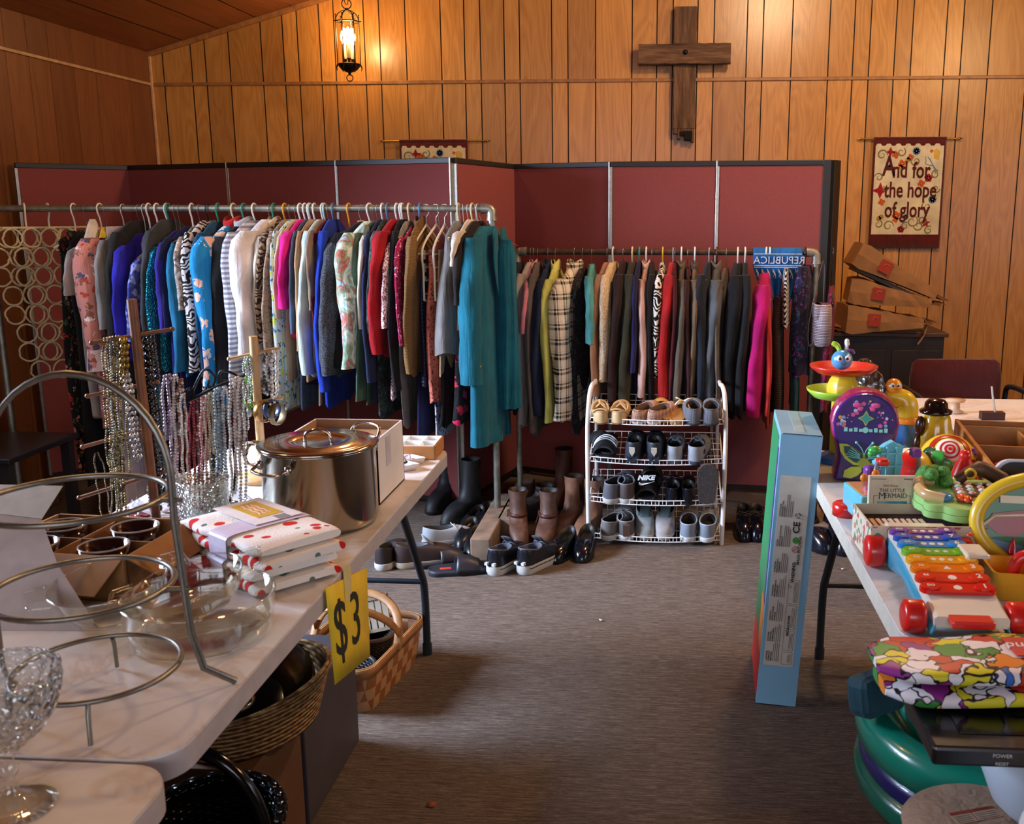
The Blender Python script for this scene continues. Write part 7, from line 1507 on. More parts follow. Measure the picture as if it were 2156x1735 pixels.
# story box with small books, storybook standing in it
t = thing('story_box', 'open cream carton with floral border full of tiny books', 'box', (.66, 2.32, TZ), R(2.5)); cw_ = P('d5c8ae', .7)
g = N('floral_border'); v = g.co(); vo = g.n('ShaderNodeTexVoronoi', {'Vector': v, 'Scale': 90}); rr_ = g.xyz(vo.outputs['Color'])[0]; fb_ = g.fin(g.ramp(rr_, [(0, 'd5c8ae'), (.45, 'b0605a'), (.6, 'd5c8ae'), (.75, '5f8a6a'), (.9, 'd8ccb4')], 'CONSTANT'), .7)
X0, X1, Y0_, Y1_, HB = -.18, .2, -.1, .08, .095
b = B()
for q in ((X0, X0 + .003, Y0_, Y1_), (X1 - .003, X1, Y0_, Y1_), (X0, X1, Y0_, Y0_ + .003), (X0, X1, Y1_ - .003, Y1_)): b.box(*q, 0, HB)
b.box(X0, X1, Y0_, Y1_, 0, .003); b.obj('carton', cw_, t)
b = B(); b.box(X0, X1, Y0_ - .0008, Y0_ - .0002, HB - .03, HB - .001); b.box(X0 - .0008, X0 - .0002, Y0_, Y1_, HB - .09, HB - .001); b.obj('border_print', fb_, t)
b = B(); b.box(X0 + .004, .06, -.03, .075, .004, .07); b.obj('dark_inside', P('3a1416', .8), t)
cols = (('d8ccb4', 'cream'), ('a92a2a', 'brick red'), ('b8352c', 'scarlet'), ('9a2026', 'crimson'), ('e6e0d2', 'white'), ('8c1c28', 'wine red'), ('c03a2e', 'tomato red'), ('cf6a2c', 'orange'), ('7a2620', 'maroon'), ('d9b13c', 'yellow'))
for k, (c, nm) in enumerate(cols):
    b = B(); b.box(0, .0125, 0, .072, 0, .08); o = b.obj('tiny_book', P(c, .4), None, bevel=.002); o.location = (.495 + .0145 * k, 2.232 + .0006 * k, TZ + .0045); o.rotation_euler = (0, R(-8), R(2.5)); tag(o, ['%s tiny book at the left end of the row in the cream carton', '%s tiny book second in the row in the cream carton', '%s tiny book third in the row in the cream carton', '%s tiny book fourth in the row in the cream carton', '%s tiny book between two red ones in the cream carton', '%s tiny book right of the white one in the cream carton', '%s tiny book left of the orange one in the cream carton', '%s tiny book right of the tomato red one in the cream carton', '%s tiny book left of the yellow one in the cream carton', '%s tiny book at the right end of the row in the cream carton'][k] % nm, 'book', 'tiny books in the cream carton')
    b = B(); b.box(.002, .0105, .001, .071, .0802, .0806); b.obj('page_edges', P('c9bda4', .8), o)
t = thing('storybook', 'cream storybook with a sea picture on its cover standing upright in the carton', 'book', (.5725, 2.398, TZ + .005), rot=(R(-4), 0, R(2)))
b = B(); b.box(-.058, .058, 0, .012, 0, .158); b.obj('cover', P('ded3b8', .5), t, bevel=.002)
Mx = lambda x, z: Matrix.Translation((x, -.0006, z)) @ Matrix.Rotation(PI / 2, 4, 'X')
bi = P('2b2a3a', .5); parts = [lettering('THE LITTLE', .0125, bi, None, 'x', Mx(0, .121), ext=.0003), lettering('M', .026, bi, None, 'x', Mx(-.025, .1065), ext=.0003, sx=.9), lettering('ERMAID', .0175, bi, None, 'x', Mx(.009, .1075), ext=.0003, sx=.9)]
join_meshes('title_lettering', parts, t); lettering('Walt Disney', .0075, P('b5403a', .5), t, 'publisher_lettering', Mx(-.005, .133), ext=.0003, shear=.3)
b = B()
for q in ((-.045, -.034, .1075, .1085), (.034, .045, .1075, .1085), (-.0455, -.0445, .06, .1085), (.0445, .0455, .06, .1085)): b.box(q[0], q[1], -.0008, -.0002, q[2], q[3])
for q in ((-.053, -.015, .149, .1505), (.028, .05, .149, .151), (.04, .05, .146, .1465)): b.box(q[0], q[1], -.0008, -.0002, q[2], q[3])
b.obj('frame_lines', bi, t)
g = N('sea_picture'); v = g.co(); x = g.xyz(v); c = g.ramp(g.math('ADD', g.math('MULTIPLY', x[0], 9), g.math('MULTIPLY', g.noise(v, 40, 2), .9)), [(.1, '8fb59a'), (.5, '3f8fa0'), (.9, '2a6a90')]); b = B(); b.box(-.037, .037, -.0012, -.0003, .03, .094); b.obj('sea_picture', g.fin(c, .4), t)
# pale green garden playset
t = thing('garden_playset', 'pale green scalloped garden counting toy lying on the carton', 'toy', (.762, 2.375, TZ + .097), rot=(R(5), 0, R(-6)))
out = []
for i in range(60):
    a = 2 * PI * i / 60; sc = .012 * abs(math.sin(a * 4.5)); out.append(((.132 + sc) * abs(math.cos(a)) ** .6 * (1 if math.cos(a) > 0 else -1), (.098 + sc) * abs(math.sin(a)) ** .7 * (1 if math.sin(a) > 0 else -1)))
b = B(); b.prism(out, 0, .016, True); b.prism([(x * .99, y * .99) for x, y in out], .017, .034, True); b.obj('scalloped_base', pl('9fd27f'), t, bevel=.004)
b = B(); b.box(-.05, .085, -.03, .06, .034, .04); b.obj('brown_key_frame', pl('6a4526'), t, bevel=.002)
for i in range(5):
    kr = B()
    for j in range(4):
        kr.mi = (i + j) % 3; kr.ball((-.036 + .026 * i, -.018 + .021 * j, .043), .0095, 10, (1, .8, .5))
    kr.obj('key_column', [pl('e8e2d6'), pl('e0a6a0'), pl('a9d6b8')], t)
b = B()
for j in range(5): b.ball((.106, -.02 + .014 * j, .042), .007, 8, (1.4, .7, .6))
b.obj('red_white_keys', pl('c2332c'), t); b = B(); b.box(.092, .12, -.035, .05, .034, .039); b.obj('cream_key_panel', pl('d8dca0'), t, bevel=.003)
b = B(); random.seed(3)
for i in range(14): b.ball((-.085 + random.uniform(-.03, .03), .06 + random.uniform(-.02, .02), .055 + random.uniform(-.01, .012)), .018, 8)
b.obj('green_treetop', P('4f9a34', .5, 0, .3, 200, 1.0, 300), t)
b = B(); b.tube(smooth_pts([(-.13, .01, .04), (-.12, -.04, .042), (-.08, -.06, .04)], 5), .014, 8); b.tube(smooth_pts([(-.13, .02, .042), (-.12, .05, .044), (-.09, .06, .042)], 4), .014, 8); b.obj('tan_path', pl('c9a872'), t)
b = B(); b.ball((-.085, -.045, .04), .022, 12, (1.3, 1, .5)); b.obj('blue_button', pl('3f8fd0'), t)
b = B(); b.ball((-.04, -.05, .042), .013, 10, (1, 1.4, .7)); b.ball((-.028, -.06, .042), .012, 10, (1, 1.3, .7)); b.obj('orange_carrots', pl('d8501c'), t)
b = B(); b.ball((.01, -.068, .04), .03, 12, (1.2, .7, .4)); b.obj('brown_mound', pl('8a5a26'), t); b = B(); b.ball((.065, -.062, .042), .026, 10, (1.3, .6, .4)); b.ball((.015, -.045, .042), .014, 10, (1.3, .7, .4)); b.obj('green_leaves', pl('4aa43a'), t)
b = B(); b.tube(smooth_pts([(-.03, .075, .04), (.02, .085, .07), (.08, .08, .045), (.12, .07, .036)], 5), [.014] * 5 + [.02] * 6 + [.014] * 5, 10); b.obj('brown_burrow', P('5c3a22', .5, 0, .2, 80), t)
b = B(); b.tube([(.012 * math.cos(a) - .0, .07, .06 + .012 * math.sin(a)) for a in [2 * PI * i / 16 for i in range(16)]], .004, 6, True); b.obj('yellow_ring', YEL, t)
# red cone house, red car
t = thing('cone_house', 'red cone roofed toy house behind the garden playset', 'toy', (.82, 2.66, TZ)); b = B(); b.lathe([(.05, 0), (.052, .05), (.04, .09), (.022, .135), (.014, .15)], n=24); b.obj('red_cone', RED, t); b = B(); b.ball((0, 0, .155), .017, 12); b.obj('round_tip', RED, t)
b = B(); b.M = Matrix.Translation((.045, -.03, 0)) @ Matrix.Rotation(R(18), 4, 'Y') @ Matrix.Rotation(R(25), 4, 'Z'); b.box(-.005, .035, -.02, .02, 0, .11); b.obj('tan_lattice_panel', P('b8944a', .5), t, bevel=.006)
t = thing('red_toy_car', 'small red rounded toy car with yellow hub beside the cone house', 'toy car', (.925, 2.56, TZ), R(-20)); b = B(); b.ball((0, 0, .055), .05, 16, (1.3, .8, .6)); b.ball((-.03, 0, .08), .03, 14, (1, .9, .8)); b.obj('car_body', RED, t)
b = B(); b.tube([(.0 + .014 * math.cos(a), -.042, .06 + .014 * math.sin(a)) for a in [2 * PI * i / 14 for i in range(14)]], .006, 8, True); b.obj('yellow_hub', YEL, t); b = B(); b.box(-.05, .05, -.03, .03, 0, .03); b.obj('chassis', pl('8c1a16'), t, bevel=.01)
b = B(); b.lathe([(.035, 0), (.036, .05), (.04, .07), (.03, .07), (.028, .01), (0, .01)], n=20); o = b.obj('yellow_cup', pl('d8a02c')); o.location = (.93, 2.44, TZ); tag(o, 'small yellow orange cup at the right of the garden playset', 'cup')
# wooden crate with compartments
wdc = P('b0763c', .5, 0, .25, 10); t = thing('wooden_crate', 'varnished wooden crate with divided compartments of red pieces', 'crate', (1.115, 2.93, TZ), R(-7.2)); X_, Y_, H_ = .185, .355, .122
b = B()
for q in ((-X_, -X_ + .012, -Y_, Y_), (X_ - .012, X_, -Y_, Y_), (-X_, X_, -Y_, -Y_ + .012), (-X_, X_, Y_ - .012, Y_)): b.box(*q, 0, H_)
b.box(-X_, X_, -Y_, Y_, 0, .008); b.obj('crate_walls', wdc, t, bevel=.001)
b = B(); b.box(-X_ + .012, X_ - .012, .03, .038, .008, H_ - .012); b.box(-X_ + .012, X_ - .012, .28, .286, .008, H_ - .006); b.box(-.004, .004, -Y_ + .012, Y_ - .012, .008, H_ - .016); b.obj('dividers', P('c08a4c', .5, 0, .2, 10), t)
random.seed(6)
for k, (x, y, s, l) in enumerate(((-.07, .1, .035, 'dark red rounded plastic piece in the rear left crate compartment'), (-.1, -.05, .03, 'red plastic piece nearest the left crate wall'), (-.04, -.09, .035, 'red toy with a grey patch in the crate'), (.08, .12, .04, 'red folded piece in the rear right crate compartment'), (.07, -.1, .04, 'bright red piece in the front right crate compartment'))):
    b = B(); b.ball((0, 0, 0), s, 12, (1.5, .9, .5)); b.ball((s * .8, 0, s * .1), s * .5, 10, (1, 1, .6)); o = b.obj('red_toy_piece', pl(random.choice(('b3231f', 'c92c22', '8c1c1c')))); o.location = Matrix.Rotation(R(-7.2), 4, 'Z') @ Vector((x, y, 0)) + Vector((1.115, 2.93, TZ + .06 + .01 * k)); o.rotation_euler = (0, 0, R(k * 30)); tag(o, l, 'toy piece')
t = thing('tan_framed_toy', 'tan plastic framed toy with green striped window at the crate front', 'toy', (1.06, 2.60, TZ + .08), rot=(R(-32), 0, R(-5))); b = B(); b.box(-.07, .12, -.012, .012, 0, .085); b.obj('tan_frame', pl('b09a66'), t, bevel=.012)
b = B()
for i in range(5): b.mi = i % 2; b.box(-.045 + .03 * i, -.017 + .03 * i, -.0145, -.0118, .025, .068)
b.obj('striped_window', [pl('1c6a38'), pl('2f9a50')], t)
# black and white drawing board
t = thing('drawing_board', 'white rimmed black drawing board with a purple arc behind the yellow toy', 'drawing board', (1.0, 2.42, TZ), rot=(R(-12), 0, R(-4)))
o1 = [(x, z) for x, z in rrect(-.17, .17, 0, .20, .04, 6)]; b = B(); slab(b, o1, -.008, .01); b.obj('white_rim', pl('dcdce0'), t, bevel=.003); b = B(); slab(b, [(x * .955, (z - .1) * .93 + .1) for x, z in o1], -.011, -.007); b.obj('black_panel', pl('111014', .35), t)
b = B(); b.tube([(.07 + .1 * math.cos(a), -.0125, .03 + .1 * math.sin(a)) for a in [R(95 + 10 * i) for i in range(9)]], .003, 5); b.obj('purple_arc', PUR, t); b = B(); b.tube(smooth_pts([(-.11, -.012, .15), (-.1, -.012, .12), (-.105, -.012, .1)], 4), .0018, 5); b.obj('grey_scratch', P('4a4a50', .5), t)
# yellow ring framed toy with garden scene
t = thing('farm_scene_toy', 'yellow ring framed toy with a green farm scene at the right edge', 'toy', (.865, 2.19, TZ), rot=(R(-14), 0, R(-6))); n = 40; E_ = lambda k, y: [(.16 * k * math.cos(2 * PI * i / n), y, .112 + .112 * k * math.sin(2 * PI * i / n)) for i in range(n)]
b = B(); b.tube(E_(.9, 0), .017, 12, True); b.obj('yellow_ring_frame', YEL, t)
b = B(); slab(b, [(p[0], p[2]) for p in E_(.88, 0)], -.002, .006); b.obj('green_scene_panel', pl('1d7a44', .4), t)
b = B(); slab(b, [(-.11, .03), (-.02, .02), (.12, .035), (.11, .06), (.0, .05), (-.125, .075)][::-1], -.005, -.001); b.obj('blue_pond', pl('5a93b8', .4), t)
b = B(); slab(b, [(-.11, .13), (-.045, .14), (-.03, .1), (-.06, .078), (-.1, .085), (-.125, .105)][::-1], -.007, -.001); b.obj('red_barn_roof', pl('9a1c20', .4), t)
b = B(); b.tube([(-.13, -.006, .103), (-.105, -.006, .125), (-.04, -.006, .13), (-.02, -.006, .105)], .004, 5); b.box(-.095, -.03, -.01, -.006, .155, .172); b.obj('cream_trim', pl('e6ddb0', .4), t)
b = B(); b.tube([(-.068, -.008, .03), (-.066, -.008, .058), (-.063, -.008, .075)], [.011, .008, .001], 8); b.obj('red_gnome_hat', RED, t); b = B(); b.ball((-.068, -.01, .028), .009, 8); b.obj('gnome_face', pl('e0c38a', .5), t)
b = B(); b.ball((.0, -.004, .06), .03, 12, (1.1, .3, .9)); b.obj('grey_rock', P('7d7a66', .7), t)
# orange yellow tray with red handle
t = thing('yellow_play_tray', 'deep yellow plastic tray with a red scoop handle at the right edge', 'tray', (.80, 2.05, TZ), R(-3)); b = B(); o1 = rrect(-.1, .12, -.042, .075, .015, 4)
b.rings([[(x * .88, y * .85, 0) for x, y in o1], [(x * .92, y * .9, .03) for x, y in o1], [(x, y, .062) for x, y in o1], [(x * .95, y * .93, .062) for x, y in o1], [(x * .85, y * .82, .01) for x, y in o1]], smooth=False); b.obj('tray_body', pl('dfa01e'), t)
b = B(); b.tube(smooth_pts([(-.05, -.0, .05), (-.035, 0, .085), (.02, .0, .092), (.09, 0, .09)], 4), .014, 8); b.obj('red_handle', RED, t); b = B(); b.box(-.02, .09, -.03, .03, .03, .075); b.obj('orange_block', ORG, t, bevel=.012)
# xylophone walker
t = thing('xylophone_toy', 'white rolling xylophone toy with eight rainbow keys and red wheels', 'toy', (.592, 1.845, TZ + .034)); hz = lambda y: .018 + .040 * math.sin(min(1, max(0, (y + .04) / .46)) * PI * .62) ** .9
ys = [-.045 + .46 * i / 20 for i in range(21)]; b = B(); W = .07
b.rings([[(-W, y, hz(y) - .022), (W, y, hz(y) - .022), (W, y, hz(y) - .004), (W - .006, y, hz(y)), (-W + .006, y, hz(y)), (-W, y, hz(y) - .004)] for y in ys], smooth=False); b.obj('white_body', WHT, t, bevel=.002)
for s in (-1, 1):
    b = B(); g_ = [[(s * (W - .004), y, hz(y) - .018), (s * (W + .003), y, hz(y) - .035), (s * (W + .003), y, max(-.02, hz(y) - .05 - .05 * abs(i - 10) / 10))] for i, y in enumerate(ys)]; b.grid(g_); b.obj('blue_side_skirt', pl('3b9ab8'), t, solid=.004)
for s in (-1, 1):
    for y, r in ((-.0, .033), (.365, .037)):
        b = B(); b.M = Matrix.Translation((s * .098, y, r - .034)) @ Matrix.Rotation(PI / 2, 4, 'Y'); b.lathe([(0, -.022), (r * .7, -.022), (r * .96, -.018), (r, -.01), (r, .01), (r * .96, .018), (r * .7, .022), (0, .022)], n=28); b.obj('red_wheel', RED, t)
    
for y in (0, .365): b = B(); b.tube([(-.09, y, .0), (.09, y, .0)], .006, 8); b.obj('axle', pl('3b9ab8'), t)
b = B(); b.box(-.045, .035, -.075, -.035, .005, .02); b.obj('red_front_flap', RED, t, bevel=.004)
kc = ('d9231c', 'df3c20', 'ee8420', 'f0ac28', '7cc03a', '2f8fd0', '2358b8', '6a3f9a'); shp = 'ovtdscmr'
for k in range(8):
    y = .045 + .0395 * k; z = hz(y) + .001; th_ = math.atan2(hz(y + .01) - hz(y - .01), .02); kp = B(); M = Matrix.Translation((-.004, y, z)) @ Matrix.Rotation(th_, 4, 'X'); kp.M = M
    bar = rrect(-.074, .074, -.0155, .0155, .015, 5); kp.prism(bar, 0, .008); ko = kp.obj('rainbow_key', P(kc[k], .15, 0, .05, 15, coat=.5), t, bevel=.003)
    for s in (-1, 1): e = B(); e.M = M; e.prism([(s * .052 + .019 * math.cos(a), .014 * math.sin(a)) for a in [2 * PI * i / 18 for i in range(18)]], .006, .0125); e.obj('raised_end', P(kc[k], .12, 0, .05, 15, coat=.5), ko, bevel=.002)
    wp = pl('ece6dc'); lettering(str(k + 1), .021, wp, ko, 'number_lettering', M @ Matrix.Translation((.052, 0, .0128)), ext=.0004, font_off=.0004); lettering('DRMFSLTD'[k] + 'OEIAOAIO'[k], .010, wp, ko, 'note_lettering', M @ Matrix.Translation((-.052, 0, .0128)), ext=.0004)
    s_ = B(); s_.M = M @ Matrix.Translation((0, 0, .0083)) @ Matrix.Rotation(-PI / 2, 4, 'X')
    for q in range(1 if k < 3 else 3):
        xo = 0 if k < 3 else (q - 1) * .018; star4(s_, xo, 0, .007 if k >= 3 else .009, (3, 7, 3, 4, 5, 6, 8, 4)[k], 0, (.95, .9, .5, .72, .45, .87, .8, .72)[k])
    s_.obj('white_shapes', wp, ko, solid=.0006)
b = B(); b.lathe([(.008, 0), (.008, .003), (0, .004)], n=14); b.obj('red_button', RED, t, loc=(.062, .2, .1))
b = B(); b.box(.045, .095, .16, .235, .06, .07); b.obj('white_side_tab', WHT, t, bevel=.006)
# rolled cartoon play mat
g = N('alphabet_mat_print'); v = g.co(); nz = g.noise(v, 20, 2); ov = g.n('ShaderNodeVectorMath', {0: v, 1: g.n('ShaderNodeCombineXYZ', {0: g.math('MULTIPLY', nz, .14), 1: g.math('MULTIPLY', g.noise(v, 17, 2), .12)}).outputs[0]}, operation='ADD').outputs[0]
vo = g.n('ShaderNodeTexVoronoi', {'Vector': ov, 'Scale': 24, 'Randomness': 1}); ed = g.n('ShaderNodeTexVoronoi', {'Vector': ov, 'Scale': 24, 'Randomness': 1}, feature='DISTANCE_TO_EDGE')
c = g.ramp(g.xyz(vo.outputs['Color'])[0], [(0, 'e8e2e6'), (.2, 'd9cf2e'), (.36, '8f2f86'), (.46, 'c23a2a'), (.58, 'e8e6ea'), (.7, 'e08428'), (.8, '3a8a3a'), (.9, '3a6ab8')], 'CONSTANT'); c = g.mix(g.ramp(ed.outputs['Distance'], [(0, (1, 1, 1)), (.035, (1, 1, 1)), (.05, (0, 0, 0))]), c, '14121a'); matm = g.fin(c, .45, 0, .4)
t = thing('folded_play_mat', 'bright cartoon alphabet play mat folded on the black device', 'play mat', (.60, 1.685, .7005), R(4))
for k, (z, hh, x0, y0) in enumerate(((.003, .036, -.205, 0), (.041, .034, -.215, .008))):
    b = B(); rs = []
    for i in range(25):
        q = i / 24; x = x0 + .62 * q; ed_ = min(1, q * 8 + .25) ** .5; m_ = 22
        rs.append([(x, y0 + .085 * ed_ * (abs(math.cos(a)) ** .6) * (1 if math.cos(a) > 0 else -1) + .004 * math.sin(i * .7 + k), z + hh * .5 + hh * .5 * ed_ * (abs(math.sin(a)) ** .6) * (1 if math.sin(a) > 0 else -1) + .003 * math.sin(i * .55 + a + k * 2)) for a in [2 * PI * j / m_ for j in range(m_)]])
    b.rings(rs); b.obj('folded_layer', matm, t)
b = B(); b.box(.03, .3, -.02, .055, .0775, .080); b.obj('red_patch', P('c4262a', .45), t); lettering('A & C ound', .034, P('eae6e2', .5), t, 'upside_down_lettering', Matrix.Translation((.11, .02, .0805)) @ Matrix.Rotation(PI, 4, 'Z'), shear=.2)
# black device
t = thing('black_device', 'flat black plastic machine under the folded play mat', 'electronic device', (.66, 1.62, .665)); bp = pl('121216', .3)
b = B(); b.box(-.215, .3, -.13, .16, 0, .034); b.obj('casing', bp, t, bevel=.006)
b = B(); b.box(-.16, .12, -.085, .04, .034, .0362); b.obj('raised_lid', pl('0e0e12', .2), t, bevel=.002); b = B(); b.box(-.13, -.10, .06, .068, .034, .04); b.obj('hinge', STEEL, t)
Mx = Matrix.Translation((-.105, -.1306, .022)) @ Matrix.Rotation(PI / 2, 4, 'X'); pr = [lettering('POWER', .009, P('c9c9c9', .5), None, 'x', Mx, ext=.0003), lettering('RESET', .008, P('c9c9c9', .5), None, 'x', Matrix.Translation((-.105, -.1306, .008)) @ Matrix.Rotation(PI / 2, 4, 'X'), ext=.0003)]; join_meshes('switch_lettering', pr, t)
# teal baby activity saucer below
teal_p = pl('12806a', .22); t = thing('teal_activity_seat', 'large teal plastic ring seat with a blue band on the floor at the right', 'baby seat', (.80, 2.06, 0))
b = B(); b.lathe([(.0, .0), (.25, .0), (.26, .02), (.20, .06), (.22, .22), (.33, .26), (.352, .29), (.35, .325), (.33, .335)], n=72); b.obj('lower_saucer', pl('14705c', .25), t)
b = B(); b.lathe([(.33, .33), (.342, .34), (.342, .37), (.33, .38)], n=72); b.obj('blue_band', pl('26246a', .3), t)
b = B(); b.lathe([(.325, .375), (.35, .39), (.357, .43), (.345, .465), (.31, .475), (.285, .46), (.275, .44), (.262, .455), (.25, .49), (.225, .50), (.205, .485), (.2, .46)], n=72); b.obj('teal_ring', teal_p, t)
b = B(); b.lathe([(.205, .462), (.1, .455), (0, .455)], n=48); b.obj('brown_seat_cloth', fabric('6b5a48'), t)
b = B(); b.box(-.06, .06, -.035, .035, 0, .09); o = b.obj('dark_teal_bag', fabric('1c4450', .7), None, bevel=.02, loc=(.475, 2.0, .483), rot=(R(-12), 0, R(35))); tag(o, 'dark teal quilted bag wedged under the play mat', 'bag')
# beige padded booster with warning label, white tubs
t = thing('beige_padded_seat', 'beige padded infant seat with a red headed warning label at the bottom edge', 'baby seat', (.605, 1.66, 0)); bg = fabric('a98d74', .8)
b = B(); b.ball((0, 0, .445), .155, 30, (1.0, .85, .22)); b.obj('padded_cushion', bg, t)
b = B(); b.lathe([(.10, 0), (.11, .02), (.075, .06), (.08, .30), (.12, .42)], n=32); b.obj('dark_base', pl('241f1e', .5), t)
Ml = Matrix.Translation((-.030, -.015, .4775)) @ Matrix.Rotation(R(3), 4, 'X') @ Matrix.Rotation(R(18), 4, 'Z'); b = B(); b.M = Ml; b.box(-.045, .045, -.016, .016, 0, .0012); b.obj('warning_label', P('b39a80', .6), t)
b = B(); b.M = Ml; b.box(-.045, .045, .009, .016, .0012, .002); b.box(-.0455, .0455, -.0165, -.0155, .0012, .0018); b.box(-.005, -.004, -.016, .009, .0012, .0018); b.obj('red_label_header', P('8a3420', .6), t)
b = B(); b.M = Ml
for j in range(4):
    b.box(-.042, -.01, -.012 + .005 * j, -.011 + .005 * j, .0012, .0016); b.box(.0, .042, -.012 + .005 * j, -.011 + .005 * j, .0012, .0016)
b.obj('label_fine_print', P('5a4436', .6), t); lettering('WARNING', .006, P('2a1a14', .6), t, 'label_lettering', Ml @ Matrix.Translation((.02, .0125, .0021)), ext=.0001)
wp_ = P('cddcea', .3, 0, .03, 4); t = thing('white_tub', 'smooth pale blue white tub directly under the black device', 'tub', (.715, 1.655, .479)); b = B(); b.lathe([(0, .0), (.08, .0), (.11, .03), (.145, .12), (.155, .18), (.16, .186), (.15, .186), (.14, .12), (.1, .035), (0, .02)], n=48); b.obj('tub_shell', wp_, t)
t = thing('white_padded_corner', 'white rounded booster seat with peach pad in the bottom right corner', 'baby seat', (.64, 1.305, .445)); b = B(); o1 = rrect(-.10, .16, -.1, .1, .05, 6); b.rings([[(x * .8, y * .8, 0) for x, y in o1], [(x * .95, y * .95, .12) for x, y in o1], [(x, y, .2) for x, y in o1], [(x * .97, y * .97, .215) for x, y in o1], [(x * .86, y * .8, .218) for x, y in o1]], cap=True); b.obj('shell', P('e2e8ee', .3, 0, .03, 4), t)
b = B(); b.prism([(x * .8, y * .74) for x, y in o1], .2185, .226); b.obj('peach_pad', fabric('c9a898', .6), t, bevel=.003)
b = B(); b.lathe([(.09, -.444), (.1, -.42), (.06, -.38), (.065, .0)], n=24); b.obj('pedestal', P('c9ced4', .4), t)
# ============================================================ FAR RIGHT BACKGROUND
p0 = atZ(1885, 840, .74); folding_table('white folding table farther back by the maroon chair', .95, 2.75, 3.70, 4.34, (), P('4a4a4a', .5)).rotation_euler = (0, 0, 0)
tt = [o for o in bpy.data.objects if o.get('label') == 'white folding table farther back by the maroon chair'][0]
for x in (-.8, .8):
    b = B(); b.tube([(x, -.22, .012), (x, -.22, .69)], .013, 8); b.obj('leg', legm, tt); b = B(); b.tube([(x, .22, .012), (x, .22, .69)], .013, 8); b.obj('leg', legm, tt)
p = atZ(2010, 868, .742); t = thing('wooden_spool', 'small pale wooden spool on the far white table', 'spool', (p.x, p.y, .741)); b = B(); b.lathe([(0, 0), (.032, 0), (.034, .006), (.02, .012), (.018, .04), (.036, .046), (.04, .054), (.0, .056)], n=24); b.obj('body', P('c9a684', .5), t)
p = atZ(2088, 882, .742); t = thing('card_holder', 'dark wooden block holding an upright clear strip on the far table', 'card holder', (p.x, p.y, .741)); b = B(); b.box(-.045, .045, -.02, .02, 0, .03); b.obj('block', P('3a1512', .5), t, bevel=.002); b = B(); b.tube([(.01, 0, .03), (-.005, 0, .10), (-.01, 0, .13)], .0035, 6, flat=3); b.obj('clear_strip', P('a9a08e', .2), t)
# maroon office chair
mr = fabric('4a0b10', .95, .3); t = thing('office_chair', 'maroon upholstered armchair with black arms behind the far table', 'chair', (1.50, 5.05, 0), R(4))
b = B(); rs = []
for z, wx, d in ((.46, .19, .02), (.47, .22, .03), (.52, .235, .035), (.70, .235, .035), (.78, .225, .03), (.80, .20, .015)): rs.append([(wx * (abs(math.cos(a)) ** .35) * (1 if math.cos(a) > 0 else -1), .05 + d * math.sin(a) + .04 * (z - .46), z) for a in [2 * PI * j / 28 for j in range(28)]])
b.rings(rs); b.obj('backrest', mr, t); b = B(); b.box(-.24, .24, -.44, .04, .40, .47); b.obj('seat', mr, t, bevel=.03, seg=3)
for s in (-1, 1):
    b = B(); b.tube(smooth_pts([(s * .25, .06, .45), (s * .27, .08, .60), (s * .275, .05, .66), (s * .28, -.15, .665), (s * .28, -.30, .655), (s * .28, -.33, .60), (s * .27, -.33, .3), (s * .27, -.33, .02)], 4), .014, 8); b.obj('arm', P('101012', .35), t); b = B(); b.tube([(s * .26, .07, .45), (s * .27, .12, .01)], .013, 8); b.obj('leg', P('101012', .35), t)
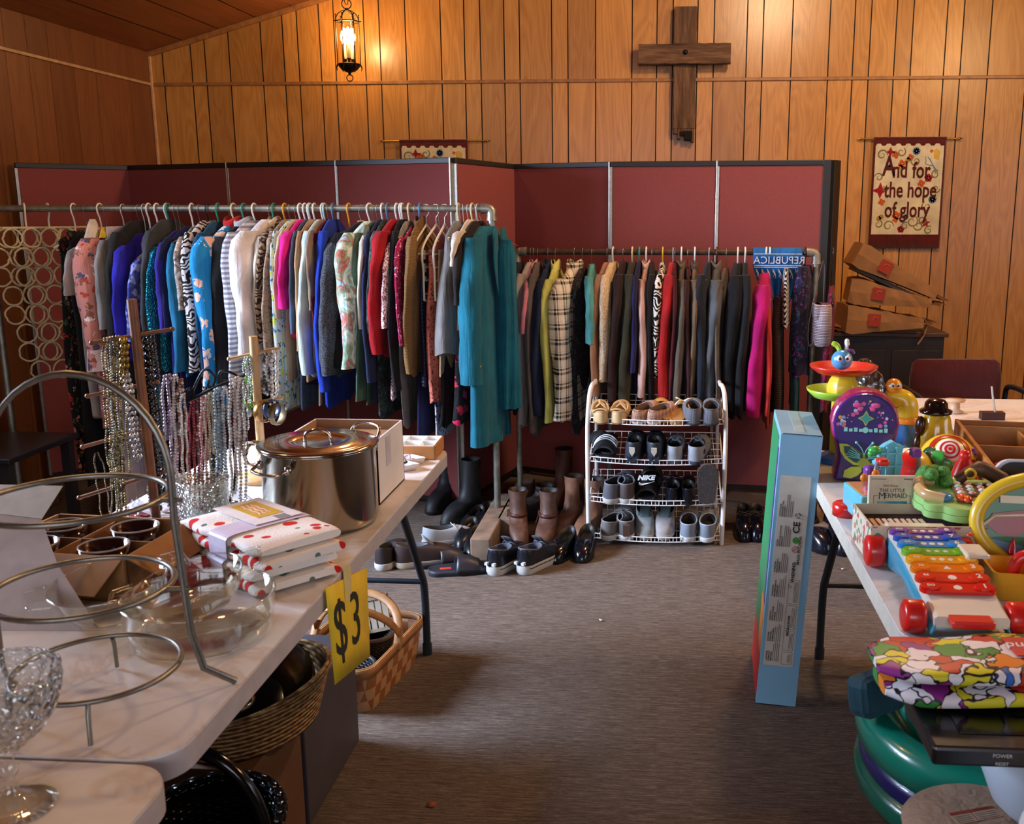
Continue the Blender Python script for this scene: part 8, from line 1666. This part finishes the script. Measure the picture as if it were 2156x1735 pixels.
# dark cabinet with paper bags
t = thing('dark_cabinet', 'dark brown cabinet by the wall carrying the paper bags', 'cabinet', (1.42, 6.55, 0)); dk_ = P('1b110c', .5)
b = B(); b.box(-.36, .34, -.25, .25, .04, .765); b.obj('body', dk_, t, bevel=.004); b = B(); b.box(-.38, .36, -.27, .27, .765, .79); b.obj('wood_top', P('4a2c18', .4), t, bevel=.003); b = B(); b.box(.02, .32, -.256, -.25, .12, .68); b.obj('door', P('22150f', .45), t, bevel=.002); b = B(); b.box(-.33, -.02, -.256, -.25, .12, .68); b.obj('door', P('22150f', .45), t, bevel=.002)
kr = P('9c6f42', .75, 0, .15, 6, .4, 12); krd = P('80562f', .8, 0, .15, 6); redp = P('9a2a18', .7)
def paper_bag(px, py, L, W, H, tilt, rz, label, logo=True, Yv=6.35):
    p = atY(px, py, Yv); t = thing('paper_bag', label, 'paper bag', p, rot=(0, R(tilt), R(rz)), group='brown paper grocery bags on the cabinet')
    b = B(); rs = []; random.seed(int(px + py))
    for i in range(12):
        q = i / 11; x = -L / 2 + L * q; h = H * (1 - .72 * q ** .8) * (.8 if i == 0 else 1); w_ = W * (1 - .05 * q)
        j = lambda: random.uniform(-.006, .006)
        rs.append([(x, -w_ / 2 + j(), -h * .5), (x, w_ / 2 + j(), -h * .5), (x, w_ / 2 + j(), h * .5 + j()), (x, j(), h * .5 + .012 * (1 - q) + j()), (x, -w_ / 2 + j(), h * .5 + j()), (x, -w_ / 2 - .012 * (1 - q), j())])
    b.rings(rs, smooth=False); b.obj('bag_body', kr, t); b = B(); b.box(L / 2 - .03, L / 2 + .06, -W / 2 + .02, W / 2 - .02, -.006, .004); b.box(L / 2 + .02, L / 2 + .09, -W / 2 + .04, W / 2 - .05, .006, .012); b.obj('flattened_mouth', krd, t)
    if logo: b = B(); b.box(-L * .23, -L * .23 + .075, -W / 2 - .016, -W / 2 - .012, -.03, .045); b.obj('red_logo_square', redp, t); b = B(); b.tube([(-L * .23 + .04 + .014 * math.cos(a), -W / 2 - .018, .012 + .014 * math.sin(a)) for a in [R(30 + 25 * i) for i in range(8)]], .003, 4); b.obj('logo_mark', P('c9683a', .7), t)
    return t
paper_bag(1850, 672, .48, .30, .20, 3, 4, 'lowest brown paper grocery bag on the cabinet with red square logo'); paper_bag(1868, 622, .50, .28, .18, 9, -4, 'middle brown paper grocery bag with red square logo'); paper_bag(1878, 576, .56, .26, .17, 27, 2, 'top brown paper grocery bag tilted steeply down to the right')
b = B(); b.box(-.24, .24, -.13, .13, -.012, .012); o = b.obj('grey_binder', P('4c4a46', .6), None, bevel=.003); o.location = atY(1868, 598, 6.38); o.rotation_euler = (0, R(24), 0); tag(o, 'dark grey folder wedged between the two upper paper bags', 'folder')
random.seed(77)
for k in range(5):
    b = B(); b.box(-.27, .27, -.15, .15, 0, .007); o = b.obj('flat_paper_bag', krd if k % 2 else kr, None, bevel=.002); o.location = (1.36 + random.uniform(-.02, .03), 6.45, .791 + .008 * k); o.rotation_euler = (0, 0, R(random.uniform(-6, 6))); tag(o, 'flattened brown paper bag in the thin pile directly on the cabinet', 'paper bag', 'flattened bags under the grocery bags')
b = B(); b.tube(smooth_pts([(0, 0, .06), (.02, -.02, .02), (.0, -.03, -.05), (-.03, -.03, -.10)], 4), .008, 5, flat=.3); o = b.obj('loose_paper_handle', kr); o.location = atY(1942, 690, 6.285); tag(o, 'twisted brown paper bag handle drooping over the cabinet edge', 'paper handle')
